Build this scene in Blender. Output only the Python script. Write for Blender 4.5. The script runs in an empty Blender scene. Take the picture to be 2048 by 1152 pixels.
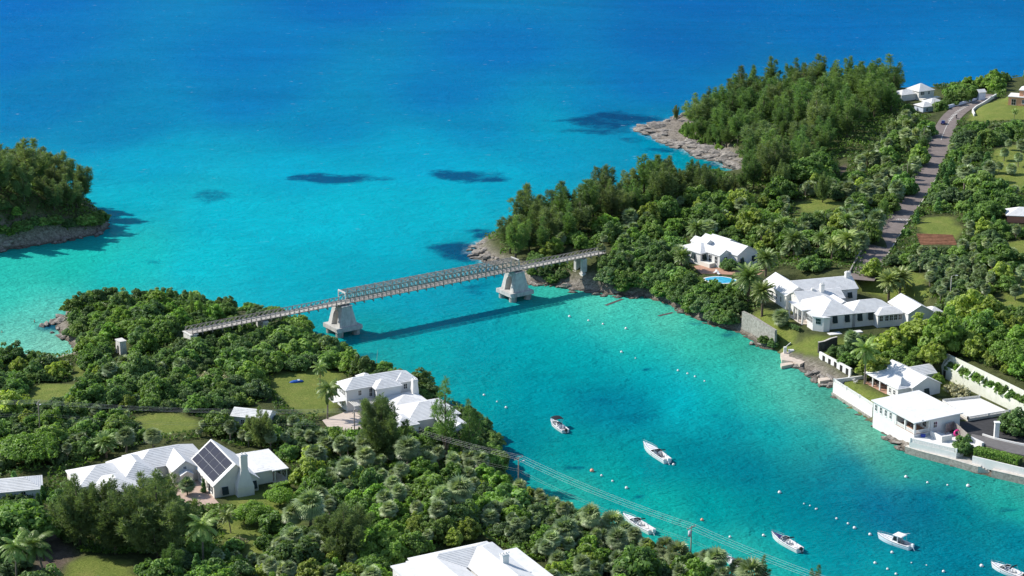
import bpy, bmesh, math, random
import numpy as np
from mathutils import Vector, Matrix
R = math.radians
PI = math.pi
scene = bpy.context.scene
C = scene.collection
# ------------------------------------------------------------------ camera
CAM_H, PITCH, FPX = 180.0, R(16.7), 3982.2
cd = bpy.data.cameras.new('camera'); cam = bpy.data.objects.new('camera', cd); C.objects.link(cam)
cd.sensor_width = 36.0; cd.lens = FPX * 36.0 / 2048.0
cd.clip_start = 1.0; cd.clip_end = 30000.0
cam.location = (0, 0, CAM_H); cam.rotation_euler = (PI / 2 - PITCH, 0, 0)
scene.camera = cam
# ------------------------------------------------------------------ sky and sun
SUN_EL = R(40.0); SUN_AZ = math.atan2(-0.95, 0.28)          # azimuth from +Y, clockwise seen from above
wd = bpy.data.worlds.new('World'); scene.world = wd; wd.use_nodes = True
wn = wd.node_tree; bg = wn.nodes['Background']
sky = wn.nodes.new('ShaderNodeTexSky'); sky.sky_type = 'NISHITA'; sky.sun_disc = False
sky.sun_elevation = SUN_EL; sky.sun_rotation = SUN_AZ; sky.air_density = 1.0; sky.dust_density = 0.4; sky.ozone_density = 2.0
wn.links.new(sky.outputs[0], bg.inputs[0]); bg.inputs[1].default_value = 0.14
sd_ = bpy.data.lights.new('sun', 'SUN'); sun = bpy.data.objects.new('sun', sd_); C.objects.link(sun)
sd_.energy = 4.85; sd_.angle = R(0.53); sd_.color = (1.0, 0.955, 0.88)
sv = Vector((math.sin(SUN_AZ) * math.cos(SUN_EL), math.cos(SUN_AZ) * math.cos(SUN_EL), math.sin(SUN_EL)))
sun.rotation_euler = sv.to_track_quat('Z', 'Y').to_euler()
vs = scene.view_settings; vs.view_transform = 'Standard'; vs.look = 'None'; vs.exposure = 0.28; vs.gamma = 1.0; vs.use_curve_mapping = False
scene.cycles.max_bounces = 8; scene.cycles.diffuse_bounces = 4; scene.cycles.glossy_bounces = 2
scene.cycles.transmission_bounces = 4; scene.cycles.transparent_max_bounces = 4
scene.cycles.use_denoising = True; scene.cycles.caustics_reflective = False; scene.cycles.caustics_refractive = False
scene.render.film_transparent = False

# ------------------------------------------------------------------ helpers
CP, SP = math.cos(PITCH), math.sin(PITCH)
def W(px, py, z=0.0):
    """a place read off the photograph, as a point of the world at height z"""
    x = (px - 1024) / FPX; v = -(py - 576) / FPX
    dx, dy, dz = x, CP + v * SP, -SP + v * CP
    t = (z - CAM_H) / dz
    return Vector((dx * t, dy * t, z))
def PX(X, Y, Z):
    dz = Z - CAM_H; zc = Y * CP - dz * SP; u = Y * SP + dz * CP
    return 1024 + FPX * X / zc, 576 - FPX * u / zc, FPX / zc

def s2l(c):
    return tuple((v / 12.92 if v <= .04045 else ((v + .055) / 1.055) ** 2.4) for v in c)
def rgb(r, g, b): return s2l((r / 255., g / 255., b / 255.))

def new_mat(name):
    m = bpy.data.materials.new(name); m.use_nodes = True
    nt = m.node_tree; b = nt.nodes['Principled BSDF']
    return m, nt, b
def N(nt, t, **kw):
    n = nt.nodes.new(t)
    for k, v in kw.items(): setattr(n, k, v)
    return n
def mixc(nt, fac, a, b, mode='MIX'):
    n = nt.nodes.new('ShaderNodeMix'); n.data_type = 'RGBA'; n.blend_type = mode
    for s, v in ((0, fac), (6, a), (7, b)):
        if hasattr(v, 'is_output'): nt.links.new(v, n.inputs[s])
        elif isinstance(v, (int, float)): n.inputs[s].default_value = v
        else: n.inputs[s].default_value = (*v[:3], 1)
    return n.outputs[2]
def math_(nt, op, a, b=None, clamp=False):
    n = nt.nodes.new('ShaderNodeMath'); n.operation = op; n.use_clamp = clamp
    for i, v in ((0, a), (1, b)):
        if v is None: continue
        if hasattr(v, 'is_output'): nt.links.new(v, n.inputs[i])
        else: n.inputs[i].default_value = v
    return n.outputs[0]
def ramp(nt, fac, stops, interp='LINEAR'):
    n = nt.nodes.new('ShaderNodeValToRGB'); n.color_ramp.interpolation = interp
    e = n.color_ramp.elements
    while len(e) < len(stops): e.new(0.5)
    for i, (p, c) in enumerate(stops):
        e[i].position = p; e[i].color = (*c[:3], 1) if not isinstance(c, (int, float)) else (c, c, c, 1)
    nt.links.new(fac, n.inputs[0]); return n.outputs[0]
def noise(nt, scale, detail=3, rough=.55, vec=None, dist=0.0):
    n = nt.nodes.new('ShaderNodeTexNoise'); n.inputs['Scale'].default_value = scale
    n.inputs['Detail'].default_value = detail; n.inputs['Roughness'].default_value = rough; n.inputs['Distortion'].default_value = dist
    if vec is not None: nt.links.new(vec, n.inputs['Vector'])
    return n.outputs[0]
def wpos(nt, sx=1, sy=1, sz=1):
    g = nt.nodes.new('ShaderNodeNewGeometry'); m = nt.nodes.new('ShaderNodeMapping')
    m.inputs['Scale'].default_value = (sx, sy, sz); nt.links.new(g.outputs['Position'], m.inputs[0]); return m.outputs[0]
def attr(nt, name):
    n = nt.nodes.new('ShaderNodeAttribute'); n.attribute_name = name; return n
def bump(nt, b, h, strength, dist=0.05):
    n = nt.nodes.new('ShaderNodeBump'); n.inputs['Strength'].default_value = strength; n.inputs['Distance'].default_value = dist
    nt.links.new(h, n.inputs['Height']); nt.links.new(n.outputs[0], b.inputs['Normal'])
_mats = {}
def plain(name, col, rough=.7, var=.25, scale=.6, spec=.3, metal=0.0, dirt=None, dirt_amt=.35, bmp=0.0, coat=0.0):
    """paint, render, timber ... : base colour with mottling and, if asked, streaky dirt"""
    if name in _mats: return _mats[name]
    m, nt, b = new_mat(name)
    p = wpos(nt); n1 = noise(nt, scale, 5, .65, p)
    d = tuple(c * (1 - var) for c in col); u = tuple(min(.95, c * (1 + var * .45)) for c in col)
    c = ramp(nt, n1, [(.3, d), (.7, u)])
    if dirt:
        n2 = noise(nt, 1.0, 6, .7, wpos(nt, 1.1, 1.1, .22)); f = ramp(nt, n2, [(.48, 0.0), (.72, dirt_amt)])
        c = mixc(nt, f, c, dirt)
    nt.links.new(c, b.inputs['Base Color']); b.inputs['Roughness'].default_value = rough
    b.inputs['Specular IOR Level'].default_value = spec; b.inputs['Metallic'].default_value = metal
    b.inputs['Coat Weight'].default_value = coat
    if bmp: bump(nt, b, noise(nt, scale * 9, 4, .6, p), bmp)
    _mats[name] = m; return m

class MB:
    """collects vertices and faces; build() links them as one mesh object"""
    def __init__(s): s.v = []; s.f = []; s.mi = []; s.cur = 0
    def add(s, vs, fs):
        o = len(s.v); s.v += [tuple(v) for v in vs]; s.f += [[i + o for i in f] for f in fs]; s.mi += [s.cur] * len(fs); return s
    def box(s, x0, x1, y0, y1, z0, z1, M=None):
        vs = [Vector((x, y, z)) for z in (z0, z1) for y in (y0, y1) for x in (x0, x1)]
        if M is not None: vs = [M @ v for v in vs]
        return s.add(vs, [(0, 2, 3, 1), (4, 5, 7, 6), (0, 1, 5, 4), (2, 6, 7, 3), (0, 4, 6, 2), (1, 3, 7, 5)])
    def bar(s, a, b, w, h=None, up=(0, 0, 1)):
        h = h or w; a = Vector(a); b = Vector(b); d = (b - a)
        if d.length < 1e-6: return s
        d.normalize(); up = Vector(up)
        if abs(d.dot(up)) > .98: up = Vector((1, 0, 0))
        r = d.cross(up).normalized(); u = r.cross(d).normalized()
        vs = [p + r * (w / 2 * i) + u * (h / 2 * j) for p in (a, b) for i, j in ((-1, -1), (1, -1), (1, 1), (-1, 1))]
        return s.add(vs, [(3, 2, 1, 0), (4, 5, 6, 7), (0, 1, 5, 4), (1, 2, 6, 5), (2, 3, 7, 6), (3, 0, 4, 7)])
    def tube(s, pts, rad, n=8, cap=True):
        pts = [Vector(p) for p in pts]; rr = rad if hasattr(rad, '__len__') else [rad] * len(pts); o = len(s.v); vs = []; fs = []
        for i, p in enumerate(pts):
            d = (pts[min(i + 1, len(pts) - 1)] - pts[max(i - 1, 0)]).normalized()
            a = Vector((1, 0, 0)) if abs(d.x) < .9 else Vector((0, 1, 0)); r = d.cross(a).normalized(); u = r.cross(d)
            for k in range(n):
                t = 2 * PI * k / n; vs.append(p + (r * math.cos(t) + u * math.sin(t)) * rr[i])
        for i in range(len(pts) - 1):
            for k in range(n):
                a = i * n + k; b = i * n + (k + 1) % n; fs.append((b, a, a + n, b + n))
        if cap: fs.append(tuple(range(n))); fs.append(tuple(reversed(range((len(pts) - 1) * n, len(pts) * n))))
        return s.add(vs, fs)
    def prism(s, poly, z0, z1):
        n = len(poly); vs = [(p[0], p[1], z0) for p in poly] + [(p[0], p[1], z1) for p in poly]
        ar = sum(poly[i][0] * poly[(i + 1) % n][1] - poly[(i + 1) % n][0] * poly[i][1] for i in range(n))
        fs = [tuple(range(n, 2 * n)), tuple(reversed(range(n)))] + [(i, (i + 1) % n, (i + 1) % n + n, i + n) for i in range(n)]
        if ar < 0: fs = [tuple(reversed(f)) for f in fs]
        return s.add(vs, fs)
    def lathe(s, prof, n=12, M=None):
        vs = []; fs = []
        for r, z in prof:
            for k in range(n): vs.append(Vector((r * math.cos(2 * PI * k / n), r * math.sin(2 * PI * k / n), z)))
        for i in range(len(prof) - 1):
            for k in range(n):
                a = i * n + k; b = i * n + (k + 1) % n; fs.append((a, b, b + n, a + n))
        if M is not None: vs = [M @ v for v in vs]
        return s.add(vs, fs)
    def mesh(s, name, mats, smooth=False):
        me = bpy.data.meshes.new(name); me.from_pydata(s.v, [], s.f)
        for m in (mats if isinstance(mats, (list, tuple)) else [mats]): me.materials.append(m)
        if any(s.mi): me.polygons.foreach_set('material_index', s.mi)
        if smooth: me.polygons.foreach_set('use_smooth', [True] * len(me.polygons))
        me.update(); return me
    def build(s, name, mats, parent=None, smooth=False):
        return obj(name, s.mesh(name, mats, smooth), parent)
def obj(name, me, parent=None):
    o = bpy.data.objects.new(name, me); C.objects.link(o)
    if parent is not None: o.parent = parent
    return o
def tag(o, label=None, cat=None, group=None, kind=None):
    for k, v in (('label', label), ('category', cat), ('group', group), ('kind', kind)):
        if v: o[k] = v
    return o
def empty(name, loc=(0, 0, 0), rz=0.0, label=None, cat=None, group=None):
    o = bpy.data.objects.new(name, None); C.objects.link(o); o.location = loc; o.rotation_euler = (0, 0, rz); o.empty_display_size = .3
    return tag(o, label, cat, group)
def copy_tree(o, parent=None):
    c = o.copy(); C.objects.link(c); c.parent = parent
    for ch in list(o.children): copy_tree(ch, c)
    return c
def np_mesh(name, v, f, mat, fa=None, pa=None, smooth=False):
    """fast mesh from numpy: v (n,3), f (m,k) all with k corners; pa = point attributes"""
    me = bpy.data.meshes.new(name); v = np.asarray(v, np.float32); f = np.asarray(f, np.int32); k = f.shape[1]
    me.vertices.add(len(v)); me.vertices.foreach_set('co', v.ravel())
    me.loops.add(f.size); me.loops.foreach_set('vertex_index', f.ravel())
    me.polygons.add(len(f)); me.polygons.foreach_set('loop_start', np.arange(0, f.size, k, dtype=np.int32))
    if smooth: me.polygons.foreach_set('use_smooth', np.ones(len(f), bool))
    for nm, a in (pa or {}).items():
        a = np.asarray(a, np.float32)
        if a.ndim == 1: at = me.attributes.new(nm, 'FLOAT', 'POINT'); at.data.foreach_set('value', a)
        else: at = me.attributes.new(nm, 'FLOAT_COLOR', 'POINT'); at.data.foreach_set('color', a.ravel())
    for m in (mat if isinstance(mat, (list, tuple)) else [mat]): me.materials.append(m)
    me.update(calc_edges=True); return me
def vnoise(x, y, s, seed=0):
    """smooth value noise in plan, 0..1"""
    x = np.asarray(x, float) * s + 1000; y = np.asarray(y, float) * s + 1000; xi = np.floor(x).astype(np.int64); yi = np.floor(y).astype(np.int64)
    fx = x - xi; fy = y - yi; fx = fx * fx * (3 - 2 * fx); fy = fy * fy * (3 - 2 * fy)
    def h(a, b):
        n = (a * 374761393 + b * 668265263 + seed * 974711) & 0x7fffffff; n = ((n ^ (n >> 13)) * 1274126177) & 0x7fffffff
        return ((n ^ (n >> 16)) & 0xffff) / 65535.
    return (h(xi, yi) * (1 - fx) + h(xi + 1, yi) * fx) * (1 - fy) + (h(xi, yi + 1) * (1 - fx) + h(xi + 1, yi + 1) * fx) * fy
def fbm(x, y, s, o=4, seed=0):
    t = 0; a = .5; n = 0
    for i in range(o): t = t + a * vnoise(x, y, s, seed + i * 17); n += a; a *= .5; s *= 2.03
    return t / n
def inpoly(poly, x, y):
    x = np.asarray(x, float); y = np.asarray(y, float); c = np.zeros(x.shape, bool); n = len(poly)
    for i in range(n):
        x0, y0 = poly[i][0], poly[i][1]; x1, y1 = poly[(i + 1) % n][0], poly[(i + 1) % n][1]
        if y0 == y1: continue
        k = ((y0 > y) != (y1 > y)) & (x < (x1 - x0) * (y - y0) / (y1 - y0) + x0); c ^= k
    return c
def polydist(poly, x, y, closed=True):
    x = np.asarray(x, float); y = np.asarray(y, float); d = np.full(x.shape, 1e9); n = len(poly)
    for i in range(n if closed else n - 1):
        x0, y0 = poly[i][0], poly[i][1]; x1, y1 = poly[(i + 1) % n][0], poly[(i + 1) % n][1]
        dx, dy = x1 - x0, y1 - y0; L = dx * dx + dy * dy + 1e-12
        t = np.clip(((x - x0) * dx + (y - y0) * dy) / L, 0, 1); d = np.minimum(d, (x - x0 - t * dx) ** 2 + (y - y0 - t * dy) ** 2)
    return np.sqrt(d)
def sdpoly(poly, x, y):
    d = polydist(poly, x, y); return np.where(inpoly(poly, x, y), d, -d)
# ================================================================== land and sea
def WP(pts, z=0.0): return [tuple(W(p[0], p[1], p[2] if len(p) > 2 else z)) for p in pts]
SH_LEFT = WP([(-400, 1500), (-400, 712), (0, 712), (60, 716), (110, 722), (140, 714), (152, 704), (142, 690), (130, 676), (118, 664), (112, 653), (118, 642), (130, 634), (144, 629), (185, 612), (250, 614), (330, 612),
  (400, 615), (440, 620), (472, 628), (500, 636), (560, 648), (620, 668), (668, 700), (700, 722), (735, 738), (775, 752), (835, 778), (885, 803), (930, 826), (975, 858), (1004, 900), (1006, 945), (1050, 990), (1125, 1022), (1200, 1058), (1330, 1112), (1400, 1138), (1500, 1165), (1700, 1215), (1800, 1500)])
SH_ISLE = WP([(-400, 560), (0, 502), (60, 493), (130, 482), (190, 470), (216, 457), (219, 448), (208, 437), (190, 420), (150, 404), (80, 392), (0, 384), (-400, 378)])
SH_RIGHT = WP([(2500, 1090), (2048, 968), (1960, 947), (1880, 926), (1815, 905), (1795, 884), (1772, 866), (1752, 848), (1708, 816), (1670, 783), (1666, 772), (1642, 762), (1616, 742), (1592, 730), (1564, 722), (1556, 702), (1526, 697),
  (1504, 680), (1475, 664), (1435, 653), (1400, 640), (1352, 617), (1330, 606), (1288, 594), (1235, 591), (1196, 585), (1149, 580), (1098, 570), (1057, 566), (1022, 548), (990, 532), (962, 516), (950, 503), (956, 489), (980, 480), (1006, 474), (1040, 462), (1100, 444), (1180, 420), (1250, 398), (1330, 380), (1400, 366), (1456, 357), (1482, 347), (1462, 337), (1436, 322), (1398, 312), (1365, 297), (1330, 284), (1296, 268), (1276, 256), (1296, 250), (1330, 247), (1345, 239), (1368, 234), (1420, 212), (1500, 198), (1600, 192), (1700, 194), (1790, 204), (1880, 202), (1960, 192), (2048, 182), (2500, 150)])
SHORES = [SH_LEFT, SH_ISLE, SH_RIGHT]
HCTL = [(W(p[0], p[1], p[2]), p[2]) for p in [
 (0, 760, 5), (120, 740, 3), (250, 660, 4), (180, 640, 3), (330, 620, 4), (375, 675, 6.3), (520, 660, 4.5), (620, 700, 4), (240, 705, 4.5), (120, 800, 6), (320, 780, 6.5), (500, 760, 6), (610, 780, 5), (690, 830, 4.5), (820, 850, 4.2), (960, 880, 3), (330, 850, 7), (60, 880, 7),
 (60, 960, 7.5), (200, 950, 7), (400, 960, 7), (540, 960, 7), (330, 1060, 7.5), (100, 1080, 8.5), (550, 1060, 8), (700, 1000, 7), (850, 960, 5.5), (980, 1000, 4.5), (800, 1080, 8.5), (1000, 1080, 7.5), (1150, 1080, 5), (1300, 1140, 4), (900, 1180, 11), (500, 1180, 10),
 (0, 370, 19), (50, 375, 18), (0, 420, 16), (60, 430, 13), (130, 420, 10), (180, 440, 5), (190, 425, 5), (-80, 380, 20), (60, 480, 4), (140, 470, 4),
 (1120, 560, 4), (1180, 540, 7.5), (1230, 500, 8.3), (1050, 530, 5), (1010, 500, 4), (1100, 470, 6), (1200, 440, 7), (1320, 430, 7.5), (1400, 420, 8), (1300, 560, 5), (1430, 540, 7.2), (1430, 610, 4), (1530, 560, 8), (1550, 620, 5.4), (1650, 640, 5.3), (1800, 640, 5.5), (1600, 690, 3), (1680, 720, 4), (1750, 760, 3.4), (1860, 790, 3.6), (1950, 850, 3.6), (1960, 930, 2.6),
 (2000, 760, 9.5), (1900, 700, 9), (2030, 700, 11), (1900, 600, 9), (2030, 560, 12), (1740, 540, 9), (1790, 440, 9.8), (1862, 330, 10.6), (1893, 248, 11), (1960, 195, 12), (2030, 210, 14), (2030, 300, 14), (2000, 430, 13), (1900, 460, 10.5),
 (1340, 255, 1.6), (1440, 320, 2.2), (1400, 270, 4.5), (1500, 330, 6), (1480, 240, 9), (1600, 250, 12), (1700, 260, 12), (1780, 230, 11), (1600, 350, 11), (1700, 400, 10), (1830, 185, 9), (1900, 190, 10), (2000, 170, 10)]]
HX = np.array([p[0].x for p in HCTL]); HY = np.array([p[0].y for p in HCTL]); HZ = np.array([p[1] for p in HCTL])
ROAD_C = [(1722, 560, 9), (1738, 528, 9), (1760, 490, 9), (1788, 447, 9.5), (1822, 398, 10), (1852, 350, 10.4), (1872, 308, 10.8), (1882, 276, 11), (1893, 250, 11), (1908, 229, 11.3), (1932, 212, 11.6), (1962, 199, 12), (1990, 190, 12)]
PADS = []     # (polygon in plan, height, fall-off): level ground for houses, road and terraces
def pad(pts, z, fall=3.0): PADS.append(([tuple(W(p[0], p[1], z))[:2] for p in pts], z, fall))
pad([(140, 985), (300, 985), (420, 1015), (500, 1010), (600, 975), (500, 925), (300, 920), (150, 940)], 7.0)
pad([(640, 850), (690, 870), (850, 880), (940, 850), (850, 800), (760, 790), (660, 800)], 4.5)
pad([(1375, 520), (1420, 560), (1470, 575), (1520, 545), (1520, 510), (1440, 490)], 7.2)
pad([(1520, 620), (1600, 660), (1650, 675), (1800, 660), (1900, 640), (1800, 590), (1600, 565), (1535, 580)], 5.3)
pad([(1682, 761), (1750, 801), (1830, 800), (1890, 800), (1880, 760), (1740, 750), (1690, 757)], 3.4, 1.0)
_a, _b = W(1883, 753, 3.6), W(2090, 852, 3.6); _d = (_b - _a).normalized(); _nb = Vector((-_d.y, _d.x, 0)) * 2.6
PADS.append(([tuple(_a + _nb)[:2], tuple(_b + _nb)[:2], tuple(W(2085, 880, 3.6))[:2], tuple(W(1900, 815, 3.6))[:2], tuple(W(1868, 795, 3.6))[:2], tuple(W(1850, 765, 3.6))[:2]], 3.6, 1.0))
pad([(1850, 868), (1905, 888), (1950, 905), (2080, 936), (2080, 850), (1900, 850), (1870, 845)], 3.1, 1.0)
pad([(1890, 830), (2080, 880), (2080, 840), (1960, 790), (1880, 790)], 3.6, 2.0)
pad([(1790, 200), (1830, 235), (1900, 225), (1880, 190)], 9.5)
pad([(2010, 215), (2080, 225), (2080, 180), (2020, 190)], 14.0)
def capz(x, y):
    x = np.asarray(x, float); y = np.asarray(y, float); s = np.zeros(x.shape); w = np.zeros(x.shape)
    for a, b, c in zip(HX, HY, HZ):
        k = 1. / ((x - a) ** 2 + (y - b) ** 2 + 25.) ** 1.5; s += k * c; w += k
    return s / w
CELL = 1.3
gx = np.arange(-300, 330, CELL); gy = np.arange(345, 1180, CELL)
GX, GY = np.meshgrid(gx, gy)
def shore_sd(x, y):
    s = sdpoly(SHORES[0], x, y)
    for p in SHORES[1:]: s = np.maximum(s, sdpoly(p, x, y))
    return s
# far cells do not need exact distances: evaluate coarse first
_cx = GX[::6, ::6]; _cy = GY[::6, ::6]; _cs = shore_sd(_cx, _cy); _cc = capz(_cx, _cy)
def upsample(a):
    iy = np.arange(GX.shape[0]) / 6.; ix = np.arange(GX.shape[1]) / 6.
    y0 = np.minimum(iy.astype(int), a.shape[0] - 2); x0 = np.minimum(ix.astype(int), a.shape[1] - 2)
    fy = np.clip(iy - y0, 0, 1)[:, None]; fx = np.clip(ix - x0, 0, 1)[None, :]
    return (a[y0][:, x0] * (1 - fx) + a[y0][:, x0 + 1] * fx) * (1 - fy) + (a[y0 + 1][:, x0] * (1 - fx) + a[y0 + 1][:, x0 + 1] * fx) * fy
SD = upsample(_cs); CAP = upsample(_cc)
_near = np.abs(SD) < 22
SD[_near] = shore_sd(GX[_near], GY[_near])
SDN = SD + (fbm(GX, GY, .35, 3, 5) - .5) * 1.8
HGT = np.where(SDN > 0, CAP * (1 - np.exp(-np.maximum(SDN, 0) / 4.0)), np.maximum(SDN * .35, -7))
_rk = np.exp(-(np.maximum(SDN, 0) / 7.0) ** 2) * (SDN > -3)
HGT += _rk * ((np.abs(fbm(GX * 1.0 + GY * .35, GY * 2.4, .22, 4, 9) - .5) * 3.0) - .35) * np.clip(CAP / 5, .25, 1) * (SDN > -2)
HGT += (SDN > 4) * (fbm(GX, GY, .08, 3, 3) - .5) * .9
# headland: low tilted ledges
_hl = sdpoly(WP([(1262, 262), (1300, 240), (1385, 228), (1420, 262), (1480, 320), (1500, 352), (1470, 352), (1380, 312)]), GX, GY)
_m = np.clip(_hl / 4, 0, 1) * (SDN > .3)
_t = (GX * .55 + GY * .83) * .28 + fbm(GX, GY, .06, 3, 21) * 3
_led = 0.5 + np.minimum(SDN, 14) * .10 + (_t - np.floor(_t)) * .9 + (fbm(GX, GY, .5, 3, 8) - .5) * 1.1
HGT = HGT * (1 - _m) + _led * _m
def pad_apply(H, x, y):
    for poly, z, fall in PADS:
        bx = [p[0] for p in poly]; by = [p[1] for p in poly]
        k = (x > min(bx) - fall) & (x < max(bx) + fall) & (y > min(by) - fall) & (y < max(by) + fall)
        s = sdpoly(poly, x[k], y[k]); w = np.clip(1 + s / fall, 0, 1); w = w * w * (3 - 2 * w)
        H[k] = H[k] * (1 - w) + z * w
    return H
HGT = pad_apply(HGT, GX, GY)
# road bed
ROADW = [W(*p) for p in ROAD_C]
def smooth_line(pts, n):
    out = []
    for i in range(len(pts) - 1):
        p0 = pts[max(i - 1, 0)]; p1 = pts[i]; p2 = pts[i + 1]; p3 = pts[min(i + 2, len(pts) - 1)]
        for k in range(n):
            t = k / n; out.append(.5 * ((2 * p1) + (p2 - p0) * t + (2 * p0 - 5 * p1 + 4 * p2 - p3) * t * t + (3 * p1 - p0 - 3 * p2 + p3) * t ** 3))
    return out + [pts[-1]]
ROADL = smooth_line(ROADW, 6)
_k = (GX > 120) & (GY > 560)
_rx = np.array([p.x for p in ROADL]); _ry = np.array([p.y for p in ROADL]); _rz = np.array([p.z for p in ROADL])
_kx = GX[_k]; _ky = GY[_k]; _bd = np.full(_kx.shape, 1e9); _bz = np.zeros(_kx.shape)
for a, b, c in zip(_rx, _ry, _rz):
    d = (_kx - a) ** 2 + (_ky - b) ** 2; q = d < _bd; _bd[q] = d[q]; _bz[q] = c
_w = np.clip(1 - (np.sqrt(_bd) - 5.0) / 4.0, 0, 1)
HGT[_k] = HGT[_k] * (1 - _w) + (_bz - .12) * _w
def ground(x, y):
    fx = (x - gx[0]) / CELL; fy = (y - gy[0]) / CELL
    i = int(min(max(fx, 0), len(gx) - 2)); j = int(min(max(fy, 0), len(gy) - 2)); a = fx - i; b = fy - j
    return (HGT[j, i] * (1 - a) + HGT[j, i + 1] * a) * (1 - b) + (HGT[j + 1, i] * (1 - a) + HGT[j + 1, i + 1] * a) * b
def shore(x, y):
    i = int(min(max((x - gx[0]) / CELL, 0), len(gx) - 1)); j = int(min(max((y - gy[0]) / CELL, 0), len(gy) - 1)); return SD[j, i]
def G(px, py):
    """where a spot of ground seen in the photograph lies"""
    z = 5.0
    for _ in range(25):
        p = W(px, py, z); z = z * .5 + max(0.0, ground(p.x, p.y)) * .5
    p = W(px, py, z); return Vector((p.x, p.y, ground(p.x, p.y)))
# what covers the ground
LAWNS = [WP(p, z) for p, z in [
 ([(536, 770), (560, 752), (600, 742), (645, 735), (690, 745), (672, 770), (668, 800), (672, 822), (610, 828), (575, 812)], 5.2),
 ([(262, 836), (300, 825), (345, 824), (400, 838), (402, 852), (375, 862), (330, 870), (290, 868)], 7),
 ([(58, 770), (90, 762), (150, 764), (158, 776), (140, 800), (100, 808), (60, 806)], 5.5), ([(145, 748), (155, 722), (165, 724), (170, 748), (160, 760)], 4),
 ([(120, 1200), (130, 1115), (180, 1108), (250, 1112), (270, 1160), (270, 1200)], 9), ([(430, 1050), (520, 1020), (610, 1020), (600, 1070), (530, 1115), (440, 1110)], 7.5), ([(455, 985), (560, 975), (640, 985), (610, 1050), (470, 1050)], 7.3),
 ([(1500, 622), (1530, 608), (1580, 625), (1590, 660), (1640, 665), (1700, 668), (1690, 690), (1640, 690), (1560, 662)], 6.4),
 ([(1672, 770), (1700, 757), (1740, 775), (1780, 800), (1745, 815)], 3.4), ([(1880, 765), (1900, 760), (1930, 790), (1880, 790)], 3.6), ([(1790, 545), (1850, 560), (1860, 600), (1780, 590), (1720, 570)], 7), ([(1880, 885), (1960, 890), (1950, 905), (1880, 895)], 3.2),
 ([(1935, 235), (1955, 210), (1990, 196), (2080, 180), (2080, 240), (1990, 236)], 13), ([(1985, 300), (2080, 280), (2080, 372), (1990, 362)], 14), ([(2000, 480), (2080, 470), (2080, 620), (2010, 610)], 12), ([(1836, 452), (1850, 434), (1900, 436), (1922, 460), (1915, 480), (1850, 475)], 10.5),
 ([(1592, 404), (1640, 392), (1690, 408), (1650, 424), (1600, 420)], 10), ([(1585, 425), (1615, 418), (1630, 428), (1600, 436)], 10)]]
BARE = [WP(p, z) for p, z in [([(88, 1012), (115, 1008), (120, 1060), (150, 1110), (110, 1152), (60, 1160), (70, 1100)], 8.5), ([(1680, 325), (1692, 318), (1695, 345), (1682, 348)], 11), ([(148, 706), (180, 700), (170, 714), (142, 718)], 2)]]
BEACH = [WP(p, 0) for p in [[(-20, 716), (60, 716), (110, 718), (146, 706), (165, 700), (170, 716), (120, 730), (0, 728)]]]
def soft(polys, fall):
    m = np.zeros(GX.shape)
    for poly in polys:
        bx = [p[0] for p in poly]; by = [p[1] for p in poly]
        k = (GX > min(bx) - 5) & (GX < max(bx) + 5) & (GY > min(by) - 5) & (GY < max(by) + 5)
        if k.any(): m[k] = np.maximum(m[k], np.clip(.5 + (sdpoly(poly, GX[k], GY[k]) + (fbm(GX[k], GY[k], .3, 2, 4) - .5) * 3) / fall, 0, 1))
    return m
GRASS = soft(LAWNS, 2.0); BAREM = soft(BARE, 2.0); BEACHM = soft(BEACH, 3.0)
ROCKM = np.clip(1.25 - SDN / 5.0, 0, 1); ROCKM = np.maximum(ROCKM, np.clip(_hl / 3, 0, 1)) * (1 - GRASS)
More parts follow.
